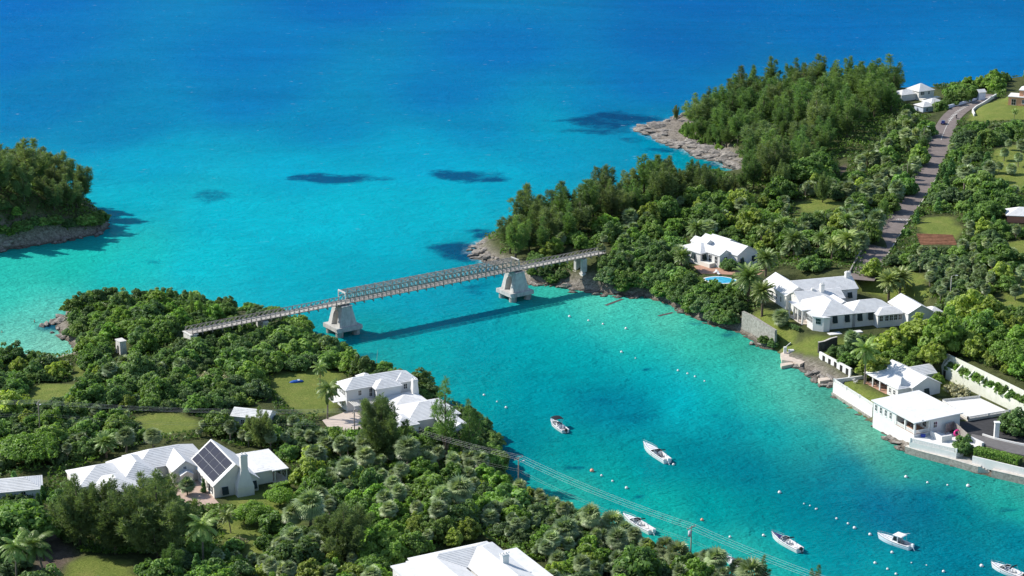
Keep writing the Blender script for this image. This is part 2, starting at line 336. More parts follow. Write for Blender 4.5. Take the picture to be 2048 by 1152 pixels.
# terrain mesh: only where it comes out of the water
_ok = HGT > -2.2
_q = _ok[:-1, :-1] | _ok[1:, :-1] | _ok[:-1, 1:] | _ok[1:, 1:]
_j, _i = np.nonzero(_q); _nx = len(gx)
_f = np.stack([_j * _nx + _i, _j * _nx + _i + 1, (_j + 1) * _nx + _i + 1, (_j + 1) * _nx + _i], 1)
_u, _inv = np.unique(_f.ravel(), return_inverse=True)
_v = np.stack([GX.ravel(), GY.ravel(), HGT.ravel()], 1)[_u]
def terrain_mat():
    m, nt, b = new_mat('terrain')
    p = wpos(nt)
    soil = ramp(nt, noise(nt, .5, 5, .65, p), [(.25, (.035, .045, .016)), (.5, (.07, .085, .028)), (.75, (.11, .115, .045))])
    gn = noise(nt, .22, 4, .6, p); gn2 = noise(nt, 2.2, 4, .7, p)
    gr = ramp(nt, gn, [(.3, (.095, .15, .022)), (.52, (.17, .215, .04)), (.75, (.26, .25, .07))])
    gr = mixc(nt, .5, gr, ramp(nt, gn2, [(.3, (.08, .13, .02)), (.7, (.27, .29, .075))]))
    rn = noise(nt, .9, 8, .72, wpos(nt, 1, 2.0, 1.6), .6)
    rk = ramp(nt, rn, [(.28, (.045, .038, .032)), (.45, (.19, .165, .135)), (.6, (.34, .30, .255)), (.78, (.46, .42, .37))])
    z = nt.nodes.new('ShaderNodeSeparateXYZ'); g = nt.nodes.new('ShaderNodeNewGeometry'); nt.links.new(g.outputs['Position'], z.inputs[0])
    wet = nt.nodes.new('ShaderNodeMapRange'); nt.links.new(z.outputs[2], wet.inputs[0]); wet.inputs[1].default_value = .1; wet.inputs[2].default_value = .9; wet.inputs[3].default_value = .75; wet.inputs[4].default_value = 0.
    rk = mixc(nt, wet.outputs[0], rk, (.06, .05, .035))
    sand = ramp(nt, noise(nt, 1.5, 4, .6, p), [(.3, (.42, .36, .28)), (.7, (.58, .52, .43))])
    c = mixc(nt, attr(nt, 'rock').outputs['Fac'], soil, rk)
    c = mixc(nt, attr(nt, 'grass').outputs['Fac'], c, gr)
    dirt = ramp(nt, noise(nt, .8, 5, .6, p), [(.3, (.09, .07, .055)), (.7, (.17, .13, .10))])
    c = mixc(nt, attr(nt, 'bare').outputs['Fac'], c, dirt)
    c = mixc(nt, attr(nt, 'beach').outputs['Fac'], c, sand)
    nt.links.new(c, b.inputs['Base Color']); b.inputs['Roughness'].default_value = .92; b.inputs['Specular IOR Level'].default_value = .15
    bump(nt, b, rn, .9, .6)
    return m
_me = np_mesh('ground', _v, _inv.reshape(-1, 4), terrain_mat(), pa={'rock': ROCKM.ravel()[_u], 'grass': GRASS.ravel()[_u], 'bare': BAREM.ravel()[_u], 'beach': BEACHM.ravel()[_u]}, smooth=True)
ground_o = tag(obj('ground', _me), kind='structure')

# ------------------------------------------------------------------ the sea: colour by depth of water over white sand, dark over reef and weed
SEA = [(p[0], p[1], rgb(*p[2])) for p in [
 (0, 0, (0, 116, 198)), (700, 0, (0, 114, 190)), (1400, 0, (0, 106, 182)), (1750, 0, (0, 110, 180)), (2048, 0, (0, 112, 182)), (0, 110, (0, 120, 194)), (500, 110, (0, 124, 194)), (1000, 100, (0, 118, 190)), (1350, 90, (0, 108, 182)), (1700, 60, (0, 112, 186)), (2000, 110, (0, 122, 194)), (1880, 130, (0, 126, 196)),
 (100, 200, (0, 126, 188)), (500, 200, (0, 126, 190)), (900, 190, (0, 124, 190)), (1300, 170, (0, 118, 188)), (260, 255, (0, 136, 190)), (650, 260, (0, 137, 190)), (960, 255, (0, 140, 193)), (1130, 258, (0, 158, 194)), (1200, 225, (0, 128, 186)),
 (300, 330, (0, 166, 204)), (600, 340, (0, 170, 206)), (850, 320, (0, 164, 204)), (1100, 310, (0, 154, 196)), (1300, 320, (0, 148, 190)), (1400, 330, (0, 150, 172)), (1440, 340, (0, 140, 140)), (250, 410, (0, 178, 204)), (450, 440, (0, 182, 208)), (700, 430, (0, 182, 208)), (900, 415, (0, 182, 208)), (1000, 370, (0, 168, 202)),
 (20, 540, (48, 192, 180)), (140, 545, (24, 186, 174)), (250, 545, (0, 188, 192)), (400, 530, (0, 185, 203)), (600, 540, (0, 174, 197)), (690, 550, (0, 162, 187)), (560, 480, (0, 180, 205)), (780, 500, (0, 176, 202)), (20, 600, (56, 192, 178)), (200, 580, (20, 188, 184)), (60, 640, (100, 204, 190)), (20, 690, (130, 206, 188)), (100, 690, (150, 205, 186)), (110, 650, (110, 180, 168)),
 (800, 560, (0, 164, 190)), (850, 620, (0, 156, 184)), (960, 590, (0, 150, 180)), (980, 540, (0, 140, 168)), (750, 690, (0, 155, 166)), (740, 722, (40, 160, 158)), (850, 700, (0, 166, 174)), (960, 700, (0, 154, 170)), (1050, 690, (0, 160, 174)), (1100, 640, (20, 178, 174)), (1100, 585, (70, 188, 168)), (1200, 605, (96, 202, 180)), (1250, 650, (64, 194, 180)), (1330, 640, (100, 198, 174)), (1400, 690, (64, 190, 170)), (1480, 700, (64, 168, 145)), (1280, 705, (20, 180, 175)), (1150, 710, (0, 164, 173)), (1180, 745, (0, 156, 168)),
 (960, 805, (0, 155, 165)), (1080, 790, (0, 148, 164)), (1200, 805, (0, 124, 150)), (1270, 810, (0, 124, 150)), (1370, 805, (0, 178, 194)), (1300, 760, (0, 166, 180)), (1440, 805, (10, 175, 176)), (1450, 750, (40, 184, 174)), (1020, 880, (0, 136, 152)), (1520, 805, (60, 188, 170)), (1600, 805, (104, 196, 176)), (1650, 810, (64, 146, 130)), (1560, 760, (96, 196, 174)), (1540, 860, (0, 160, 168)), (1460, 850, (0, 140, 158)), (1640, 870, (20, 160, 160)), (1740, 880, (120, 178, 154)), (1680, 835, (118, 176, 156)), (1150, 920, (0, 148, 156)), (1250, 980, (10, 164, 163)), (1300, 940, (0, 144, 156)), (1400, 920, (0, 132, 150)), (1500, 950, (0, 128, 148)), (1700, 940, (0, 132, 152)),
 (1150, 985, (40, 168, 160)), (1320, 1020, (10, 170, 165)), (1350, 1065, (40, 172, 162)), (1420, 1020, (0, 150, 155)), (1520, 1020, (0, 140, 150)), (1600, 1020, (0, 128, 146)), (1680, 1020, (0, 126, 150)), (1760, 1020, (0, 114, 147)), (1850, 1010, (0, 117, 146)), (1920, 1020, (0, 130, 146)), (2030, 1010, (26, 168, 160)), (1830, 935, (50, 158, 148)), (1780, 920, (70, 166, 150)), (1960, 970, (50, 158, 150)), (2040, 990, (64, 160, 148)), (1700, 1100, (0, 138, 156)), (1600, 1090, (0, 146, 160)), (1560, 1130, (30, 168, 164)), (1900, 1110, (0, 124, 148)), (2040, 1080, (0, 128, 150)), (1750, 1152, (10, 150, 162)), (1480, 1110, (40, 172, 166))]]
REEF = [(675, 357, 88, 9, .9), (640, 351, 55, 7, .7), (600, 353, 25, 4, .8), (930, 352, 62, 14, .9), (985, 357, 30, 7, .8), (900, 345, 40, 8, .7), (432, 392, 55, 13, .42), (300, 525, 30, 9, .3), (350, 550, 25, 8, .25), (920, 492, 60, 15, .85), (955, 462, 26, 4, .8), (930, 505, 50, 16, .7), (975, 470, 30, 7, .8), (990, 545, 50, 16, .55), (960, 575, 40, 14, .35),
 (1235, 240, 110, 16, .75), (1200, 262, 80, 10, .55), (1290, 238, 60, 8, .7), (1330, 300, 40, 8, .5), (1270, 280, 40, 7, .4), (1420, 330, 40, 7, .5), (1000, 300, 60, 6, .18), (1050, 305, 30, 4, .2), (1020, 330, 12, 4, .3),
 (1190, 800, 60, 16, .42), (1270, 835, 70, 16, .45), (1340, 860, 50, 14, .4), (1100, 750, 70, 16, .3), (1150, 785, 50, 14, .35), (1440, 880, 60, 12, .35), (1480, 850, 36, 10, .4), (1560, 900, 60, 14, .3), (1180, 870, 24, 5, .5), (1060, 862, 24, 6, .4), (1095, 880, 24, 6, .45), (1130, 935, 12, 4, .6), (1160, 936, 14, 4, .6), (1275, 997, 14, 4, .7), (1350, 1052, 10, 4, .7), (1690, 1015, 90, 16, .4), (1800, 985, 100, 16, .4), (1900, 1030, 90, 16, .3), (1630, 960, 70, 12, .35), (1465, 792, 9, 3, .8), (1430, 833, 20, 4, .5), (1500, 870, 22, 5, .5), (1235, 673, 7, 2.5, .8), (1220, 702, 8, 4, .7), (1172, 708, 6, 2.5, .6), (1262, 742, 9, 3, .5), (1290, 740, 5, 2, .6), (1710, 1108, 18, 5, .6), (1690, 1130, 30, 8, .4), (2010, 1020, 18, 4, .6), (1900, 992, 8, 3, .6), (1707, 932, 7, 3, .6), (1820, 1130, 20, 5, .3),
 (730, 712, 30, 8, .5), (780, 744, 30, 5, .5), (850, 782, 20, 6, .5), (100, 655, 30, 10, .7), (130, 640, 20, 8, .7), (212, 358, 18, 3, .35), (445, 618, 40, 8, .85), (480, 634, 30, 6, .7), (1510, 692, 12, 4, .6), (1390, 645, 30, 6, .45), (1460, 670, 30, 6, .5), (1330, 612, 20, 4, .4), (1640, 775, 30, 9, .45), (1690, 822, 28, 9, .4), (1790, 895, 24, 5, .6), (1320, 600, 14, 3, .4)]
_sx = np.concatenate([[-26000, -9000, -3000, -1200, -600], np.arange(-345, 346, 2.6), [600, 1200, 3000, 9000, 26000]])
_sy = np.concatenate([[-4000, -800, 0, 200, 310], np.arange(355, 1290, 2.6), [1400, 1700, 2300, 4000, 9000, 26000]])
SX, SY = np.meshgrid(_sx, _sy)
_P = np.array([[*W(p[0], p[1])[:2]] for p in SEA]); _Cc = np.array([p[2] for p in SEA]) * np.array([.60, .745, .685]) * (1 - .07 * np.clip((np.array([p[1] for p in _P]) - 650) / 250, 0, 1))[:, None]
_num = np.zeros(SX.shape + (3,)); _den = np.zeros(SX.shape)
for (a, b), c in zip(_P, _Cc):
    k = 1. / ((SX - a) ** 2 + ((SY - b) * .42) ** 2 + 14. + max(0, b - 430) * .55) ** 2.1; _num += k[..., None] * c; _den += k
SCOL = _num / _den[..., None]
SREEF = np.zeros(SX.shape)
for (cx, cy, rx, ry, st) in REEF:
    if cy > 730 and rx > 20: st *= .55
    c = W(cx, cy); a = W(cx + rx, cy).x - c.x; b = abs(W(cx, cy - ry).y - W(cx, cy + ry).y) / 2
    wx = SX + (fbm(SX, SY, .09, 3, 61) - .5) * a * 1.3; wy = SY + (fbm(SX, SY, .07, 3, 62) - .5) * b * 1.5; d = np.sqrt(((wx - c.x) / a) ** 2 + ((wy - c.y) / b) ** 2); SREEF = np.maximum(SREEF, np.clip(1.3 - d, 0, 1) * st * 1.1)
SFOAM = np.zeros(SX.shape); _k = (SY > 560) & (SY < 900) & (SX > -40) & (SX < 140); _s = sdpoly(SH_RIGHT, SX[_k], SY[_k])
_fl = np.zeros(_s.shape)
for _p, _r in (((1300, 272), 26), ((1345, 292), 26), ((1400, 315), 22), ((1285, 256), 22), ((1330, 246), 20), ((955, 500), 14)):
    _c = W(*_p); _fl = np.maximum(_fl, np.clip(1.3 - np.hypot(SX[_k] - _c.x, (SY[_k] - _c.y) * .6) / _r, 0, 1))
SFOAM[_k] = np.clip(1 - np.abs(_s + .8) / 2.6, 0, 1) * np.clip(_fl * 1.5, 0, 1)
def water_mat():
    m, nt, b = new_mat('sea_water')
    p = wpos(nt)
    base = attr(nt, 'seabed_colour').outputs['Color']; reef = attr(nt, 'reef').outputs['Fac']
    n1 = noise(nt, .028, 4, .6, wpos(nt, .7, 1, 1)); n2 = noise(nt, .22, 5, .7, p, .4)
    c = mixc(nt, 1.0, base, ramp(nt, n1, [(.3, .95), (.5, 1.0), (.7, 1.05)]), 'MULTIPLY')
    # weed and sand mottling on the bottom
    mm = ramp(nt, noise(nt, .55, 6, .75, p, .5), [(.36, .92), (.52, 1.0), (.7, 1.07)])
    c = mixc(nt, 1.0, c, mm, 'MULTIPLY')
    rf = math_(nt, 'ADD', reef, math_(nt, 'MULTIPLY', math_(nt, 'SUBTRACT', n2, .5), 1.25))
    rf = math_(nt, 'MULTIPLY', ramp(nt, rf, [(.12, 0.0), (.72, 1.0)]), math_(nt, 'MULTIPLY', reef, 3.0, True))
    dark = mixc(nt, .55, mixc(nt, 1.0, c, (.22, .34, .50), 'MULTIPLY'), (.0, .055, .13))
    c = mixc(nt, rf, c, dark)
    # caustic light of the ripples painted into the colour: fine bright and dark flecks
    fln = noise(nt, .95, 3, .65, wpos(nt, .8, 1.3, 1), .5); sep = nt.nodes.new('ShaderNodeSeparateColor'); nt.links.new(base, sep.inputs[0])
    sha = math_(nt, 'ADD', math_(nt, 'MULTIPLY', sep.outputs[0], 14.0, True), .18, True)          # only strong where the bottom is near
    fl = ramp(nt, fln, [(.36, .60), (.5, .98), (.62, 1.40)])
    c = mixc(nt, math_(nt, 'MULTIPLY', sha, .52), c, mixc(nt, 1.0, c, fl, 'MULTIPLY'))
    sp = nt.nodes.new('ShaderNodeSeparateXYZ'); gg = nt.nodes.new('ShaderNodeNewGeometry'); nt.links.new(gg.outputs['Position'], sp.inputs[0]); mr = nt.nodes.new('ShaderNodeMapRange'); nt.links.new(sp.outputs[1], mr.inputs[0]); mr.inputs[1].default_value = 600; mr.inputs[2].default_value = 800
    wc = math_(nt, 'MULTIPLY', ramp(nt, noise(nt, .30, 5, .7, wpos(nt, .45, 1.0, 1), .3), [(.655, 0.0), (.72, 1.0)]), math_(nt, 'MULTIPLY', mr.outputs[0], .35)); c = mixc(nt, wc, c, (.45, .55, .6))      # scattered whitecaps on the open sea
    wl = ramp(nt, noise(nt, .03, 4, .65, wpos(nt, .35, 1.4, 1), .6), [(.3, .93), (.7, 1.07)]); c = mixc(nt, 1.0, c, wl, 'MULTIPLY')
    fm = math_(nt, 'MULTIPLY', attr(nt, 'foam').outputs['Fac'], ramp(nt, noise(nt, .45, 6, .75, p, .6), [(.44, 0.0), (.62, 1.0)]))
    c = mixc(nt, fm, c, (.62, .64, .64))
    w1 = noise(nt, .16, 4, .62, wpos(nt, .75, 1.15, 1), .4); w2 = noise(nt, 1.3, 3, .6, wpos(nt, .6, 1.3, 1)); w3 = noise(nt, .07, 2, .5, wpos(nt, .5, 1, 1))
    h = math_(nt, 'ADD', math_(nt, 'MULTIPLY', w1, .7), math_(nt, 'ADD', math_(nt, 'MULTIPLY', w2, .3), math_(nt, 'MULTIPLY', w3, .25)))
    bn = nt.nodes.new('ShaderNodeBump'); bn.inputs['Strength'].default_value = .9; bn.inputs['Distance'].default_value = 2.2; nt.links.new(h, bn.inputs['Height'])
    nt.nodes.remove(b); df = nt.nodes.new('ShaderNodeBsdfDiffuse'); nt.links.new(c, df.inputs[0]); nt.links.new(bn.outputs[0], df.inputs['Normal'])
    gl = nt.nodes.new('ShaderNodeBsdfGlossy'); gl.inputs['Roughness'].default_value = .16; nt.links.new(bn.outputs[0], gl.inputs['Normal'])
    fr = nt.nodes.new('ShaderNodeFresnel'); fr.inputs[0].default_value = 1.333; nt.links.new(bn.outputs[0], fr.inputs['Normal'])
    mx = nt.nodes.new('ShaderNodeMixShader'); nt.links.new(math_(nt, 'MULTIPLY', fr.outputs[0], .055), mx.inputs[0])   # reflection scaled far down so the water colour shows
    nt.links.new(df.outputs[0], mx.inputs[1]); nt.links.new(gl.outputs[0], mx.inputs[2]); nt.links.new(mx.outputs[0], nt.nodes['Material Output'].inputs[0])
    return m
_n = len(_sx); _jj, _ii = np.meshgrid(np.arange(len(_sy) - 1), np.arange(_n - 1), indexing='ij'); _jj = _jj.ravel(); _ii = _ii.ravel()
_f = np.stack([_jj * _n + _ii, _jj * _n + _ii + 1, (_jj + 1) * _n + _ii + 1, (_jj + 1) * _n + _ii], 1)
_v = np.stack([SX.ravel(), SY.ravel(), np.zeros(SX.size)], 1)
_col = np.concatenate([SCOL.reshape(-1, 3), np.ones((SX.size, 1))], 1)
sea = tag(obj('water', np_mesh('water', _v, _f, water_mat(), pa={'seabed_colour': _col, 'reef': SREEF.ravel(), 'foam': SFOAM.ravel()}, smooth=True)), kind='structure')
# ================================================================== the footbridge of prefabricated steel panels
M_STEEL = plain('galvanised_steel', (.285, .265, .24), .55, .28, 1.2, .35, .25, dirt=(.26, .18, .12), dirt_amt=.3)
M_DECK = plain('bridge_deck_timber', (.50, .465, .42), .85, .3, 1.5, .15, dirt=(.2, .17, .14))
M_CONC = plain('weathered_concrete', (.55, .535, .50), .9, .22, .7, .12, dirt=(.19, .185, .18), dirt_amt=.6, bmp=.25)
M_CONCD = plain('stained_shaded_concrete', (.42, .40, .365), .9, .35, .9, .12, dirt=(.10, .09, .08), dirt_amt=.8, bmp=.3)
M_LIME = plain('whitewashed_limestone', (.66, .635, .58), .9, .2, .9, .1, dirt=(.25, .23, .2), dirt_amt=.4, bmp=.2)
ZD = 9.35; PAN = 3.068; TH = 1.62; HW = 2.05
pierL = W(686, 666, 0); pierR = W(1030, 596, 0)
bu = (pierR - pierL).normalized(); ang = math.atan2(bu.y, bu.x)
bridge = empty('footbridge', (pierL.x, pierL.y, 0), ang, 'grey steel truss footbridge crossing the turquoise channel on concrete piers', 'bridge')
def panel_mesh():
    b = MB(); w = .14; L = PAN
    b.bar((0, 0, .05), (L, 0, .05), w, .12); b.bar((0, 0, TH - .05), (L, 0, TH - .05), w, .12)
    for x in (0.06, L / 2, L - .06): b.bar((x, 0, .05), (x, 0, TH - .05), w * .9)
    for x, s in ((.06, 1), (L / 2, -1), (L / 2, 1), (L - .06, -1)):
        b.bar((x, 0, TH / 2), (x + s * L / 4, 0, TH - .06), .1); b.bar((x, 0, TH / 2), (x + s * L / 4, 0, .06), .1)
    return b.mesh('truss_panel', M_STEEL)
PANEL = panel_mesh()
def transom_mesh():
    b = MB(); b.bar((0, -HW - .55, -.22), (0, HW + .55, -.22), .14, .3)
    for s in (-1, 1): b.bar((0, s * (HW + .5), -.2), (0, s * (HW + .06), TH * .5), .07); b.box(-.12, .12, s * (HW + .25) - .1, s * (HW + .25) + .1, -.62, -.36)
    return b.mesh('transom', M_STEEL)
TRANSOM = transom_mesh()
def over_mesh():
    b = MB(); z = TH * 2 + .06; b.bar((0, -HW - .1, z), (0, HW + .1, z), .16, .18)
    b.bar((0, -HW, z), (PAN, HW, z), .06); b.bar((0, HW, z), (PAN, -HW, z), .06)
    for y in (-HW * .66, -HW * .33, 0, HW * .33, HW * .66): b.bar((0, y, z), (PAN, y, z), .09)
    return b.mesh('overhead_brace', M_STEEL)
OVER = over_mesh()
def plank_mesh():
    b = MB(); n = 12
    for i in range(n): b.box(i * PAN / n + .012, (i + 1) * PAN / n - .012, -HW + .2, HW - .2, -.05 + .008 * (i % 3), .02 + .008 * (i % 3))
    b.box(0, PAN, -HW + .12, -HW + .2, -.05, .14); b.box(0, PAN, HW - .2, HW - .12, -.05, .14)
    return b.mesh('deck_bay', M_DECK)
DECK = plank_mesh()
NL, NM, NR = 16, 20, 11
for k in range(-NL, NM + NR):
    x = k * PAN
    for s in (-1, 1):
        o = obj('truss_panel', PANEL, bridge); o.location = (x, s * HW, ZD); o.scale = (1, 1, 1 if 0 <= k < NM else .66)
        if 0 <= k < NM: o = obj('truss_panel', PANEL, bridge); o.location = (x, s * HW, ZD + TH)
    o = obj('transom', TRANSOM, bridge); o.location = (x, 0, ZD)
    o = obj('deck_bay', DECK, bridge); o.location = (x, 0, ZD)
    if 0 <= k < NM: o = obj('overhead_brace', OVER, bridge); o.location = (x, 0, ZD)
for x in (0, NM * PAN):                                          # portal frames with knee braces
    b = MB(); b.bar((x, -HW, ZD + TH * 2 + .1), (x, HW, ZD + TH * 2 + .1), .22, .42)
    for s in (-1, 1):
        b.bar((x, s * HW, ZD - .1), (x, s * HW, ZD + TH * 2 + .2), .2)
        b.tube([(x, s * (HW - .06), ZD + TH * 1.35), (x, s * (HW - .28), ZD + TH * 1.72), (x, s * (HW - .85), ZD + TH * 2)], .07, 6)
    b.build('portal_frame', plain('pale_painted_steel', (.60, .58, .54), .5, .15, 1.0), bridge)
b = MB(); z = ZD + 1.02
for x0, x1 in ((-NL * PAN, 0), (NM * PAN, (NM + NR) * PAN)):
    for s in (-1, 1): b.bar((x0, s * (HW - .04), ZD + TH * .66 + .06), (x1, s * (HW - .04), ZD + TH * .66 + .06), .12, .07)
b.build('handrail', M_STEEL, bridge)
def pier_body(parent, x, hu0, hu1, hv0, hv1, z0, z1, aw, ah, mat):
    """tapered tower with an arch through it along the bridge"""
    pts = [(-hv0, z0), (-aw, z0)] + [(-aw * math.cos(PI * i / 10), z0 + ah - aw + aw * math.sin(PI * i / 10)) for i in range(11)] + [(aw, z0), (hv0, z0), (hv1, z1), (-hv1, z1)]
    hu = lambda z: hu0 + (hu1 - hu0) * (z - z0) / (z1 - z0)
    bm = bmesh.new(); A = [bm.verts.new((x - hu(z), y, z)) for y, z in pts]; B = [bm.verts.new((x + hu(z), y, z)) for y, z in pts]
    bm.faces.new(A); bm.faces.new(list(reversed(B))); n = len(pts)
    for i in range(n): bm.faces.new((A[(i + 1) % n], A[i], B[i], B[(i + 1) % n]))
    bmesh.ops.recalc_face_normals(bm, faces=bm.faces); me = bpy.data.meshes.new('pier'); bm.to_mesh(me); bm.free(); me.materials.append(mat)
    o = obj('pier', me, parent); return o
for x in (0, NM * PAN):
    p = pier_body(bridge, x, 3.0, 1.55, 3.3, 2.75, 2.9, ZD - .62, 1.45, 4.5, M_CONC)
    b = MB(); b.box(x - .5, x + .5, -1.6, 1.6, 2.91, 7.5); b.build('arch_infill', M_CONCD, p)  # darker concrete paints in the shade inside the arch
    b = MB(); b.box(x - 1.75, x + 1.75, -3.0, 3.0, ZD - .62, ZD - .4); b.build('bearing_shelf', M_CONC, p)
    b = MB(); b.box(x - 4.2, x + 4.2, -4.2, 4.2, 1.7, 2.9); b.build('pile_cap', M_CONC, p)
    for i in (-1, 1):
        for j in (-1, 1):
            b = MB(); b.tube([(x + i * 2.75, j * 2.75, -2), (x + i * 2.75, j * 2.75, 1.72)], 1.15, 20); b.build('pile', M_CONCD, p)
# approach supports
xl = -NL * PAN
p = pier_body(bridge, xl + .4, 1.1, 1.0, 2.3, 2.2, 4.8, ZD - .38, 1.05, 2.9, M_LIME); p.name = 'abutment'
b = MB(); b.box(xl - .8, xl + 1.7, -2.5, 2.5, ZD - .38, ZD - .16); b.build('abutment_cap', M_LIME, p)
xm = -8.6 * PAN
for s in (-1, 1):
    b = MB(); b.box(xm - .7, xm + .7, s * 1.7 - .55, s * 1.7 + .55, 1.0, ZD - .38); b.build('approach_column', M_CONC, bridge)
b = MB(); b.box(xm - .9, xm + .9, -2.5, 2.5, ZD - .9, ZD - .375); b.build('column_beam', M_CONC, bridge)
xr = NM * PAN + 8.2 * PAN
for s in (-1, 1):
    b = MB(); b.box(xr - .85, xr + .85, s * 1.75 - .6, s * 1.75 + .6, 2.0, ZD - .38); b.build('approach_column', M_CONC, bridge)
b = MB(); b.add([(xr - 1.3, -3.1, 4.4), (xr + 1.3, -3.1, 4.4), (xr + 1.3, 3.1, 4.4), (xr - 1.3, 3.1, 4.4), (xr - 1.6, -3.6, -.5), (xr + 1.6, -3.6, -.5), (xr + 1.6, 3.6, -.5), (xr - 1.6, 3.6, -.5)],
    [(0, 1, 2, 3), (4, 7, 6, 5), (0, 4, 5, 1), (1, 5, 6, 2), (2, 6, 7, 3), (3, 7, 4, 0)]); b.build('column_footing', M_LIME, bridge)
# white arched pillar left over from the old line
q = G(243, 706); pil = empty('arched_pillar', q, ang, 'white limestone pillar with an arch, alone among the bushes', 'pillar')
p = pier_body(pil, 0, 1.0, .9, 1.55, 1.4, -.8, 3.6, .75, 3.2, M_LIME); p.name = 'shaft'
b = MB(); b.box(-1.05, 1.05, -1.6, 1.6, 3.6, 3.85); b.build('cap_stone', M_LIME, pil)
# ================================================================== houses with stepped white limestone roofs
M_ROOF = plain('whitewashed_roof', (.72, .715, .70), .8, .10, .35, .2, dirt=(.42, .41, .39), dirt_amt=.42)
M_WALL = plain('cream_render', (.74, .71, .64), .85, .10, .5, .15, dirt=(.5, .47, .42), dirt_amt=.15)
M_WHITE = plain('white_render', (.74, .725, .69), .8, .08, .5, .2, dirt=(.52, .5, .46), dirt_amt=.18)
M_GREYW = plain('pale_grey_render', (.66, .66, .655), .85, .08, .5, .15)
M_GREEN = plain('pale_green_render', (.70, .71, .60), .85, .12, .5, .15, dirt=(.42, .41, .34), dirt_amt=.3)
M_PINK = plain('coral_render', (.70, .36, .22), .85, .10, .5, .15)
M_BLUEW = plain('pale_blue_render', (.56, .62, .72), .85, .1, .5, .15)
M_SHUT = plain('dark_green_shutter', (.012, .03, .03), .45, .2, 2, .3)
M_FRAME = plain('white_window_frame', (.80, .79, .77), .5, .05, 2)
M_TILE = plain('terracotta_paving', (.46, .27, .19), .85, .25, 1.2, .15)
M_PALEPAVE = plain('pale_paving', (.58, .51, .44), .85, .15, .8, .15)
M_ROUGH = plain('rubble_stone', (.36, .34, .30), .95, .45, 1.6, .1, bmp=.9)
M_ASPH = plain('asphalt', (.055, .054, .056), .9, .25, .8, .2, bmp=.3)
M_WOOD = plain('weathered_timber', (.32, .29, .26), .85, .3, 2.0, .1)
def glass_mat():
    m, nt, b = new_mat('window_glass'); b.inputs['Base Color'].default_value = (.02, .025, .03, 1); b.inputs['Roughness'].default_value = .06; b.inputs['Specular IOR Level'].default_value = .6; return m
M_GLASS = glass_mat()
def clip(poly, n, d, keep_less):
    out = []; m = len(poly)
    for i in range(m):
        a, b = poly[i], poly[(i + 1) % m]; da = a.dot(n) - d; db = b.dot(n) - d
        if not keep_less: da, db = -da, -db
        if da <= 1e-6: out.append(a)
        if (da < -1e-6 and db > 1e-6) or (da > 1e-6 and db < -1e-6): out.append(a + (b - a) * (da / (da - db)))
    return out
def stepped(b, poly, course=.46, rise=.05):
    """a roof plane laid in overlapping limestone courses"""
    poly = [Vector(p) for p in poly]; n = Vector((0, 0, 0))
    for i in range(len(poly)): n += (poly[i] - poly[0]).cross(poly[(i + 1) % len(poly)] - poly[0])
    n.normalize()
    if n.z < 0: poly.reverse(); n = -n
    h = Vector((n.x, n.y, 0))
    if h.length < .02: b.add(poly, [tuple(range(len(poly)))]); return
    down = (Vector((0, 0, -1)) + n * n.z).normalized(); ds = [p.dot(down) for p in poly]; s0, s1 = min(ds), max(ds); k = max(1, round((s1 - s0) / course)); w = (s1 - s0) / k
    for i in range(k):
        a0, a1 = s0 + i * w, s0 + (i + 1) * w; q = clip(clip(poly, down, a0, False), down, a1, True)
        if len(q) < 3: continue
        vs_ = [p + n * (rise * (p.dot(down) - a0) / w) for p in q]; b.add(vs_, [tuple(range(len(vs_)))])
        m = len(q)
        for j in range(m):
            p0, p1 = q[j], q[(j + 1) % m]
            if abs(p0.dot(down) - a1) < 1e-4 and abs(p1.dot(down) - a1) < 1e-4: b.add([p0 + n * rise, p1 + n * rise, p1 - n * .03, p0 - n * .03], [(3, 2, 1, 0)])
FOOT = []
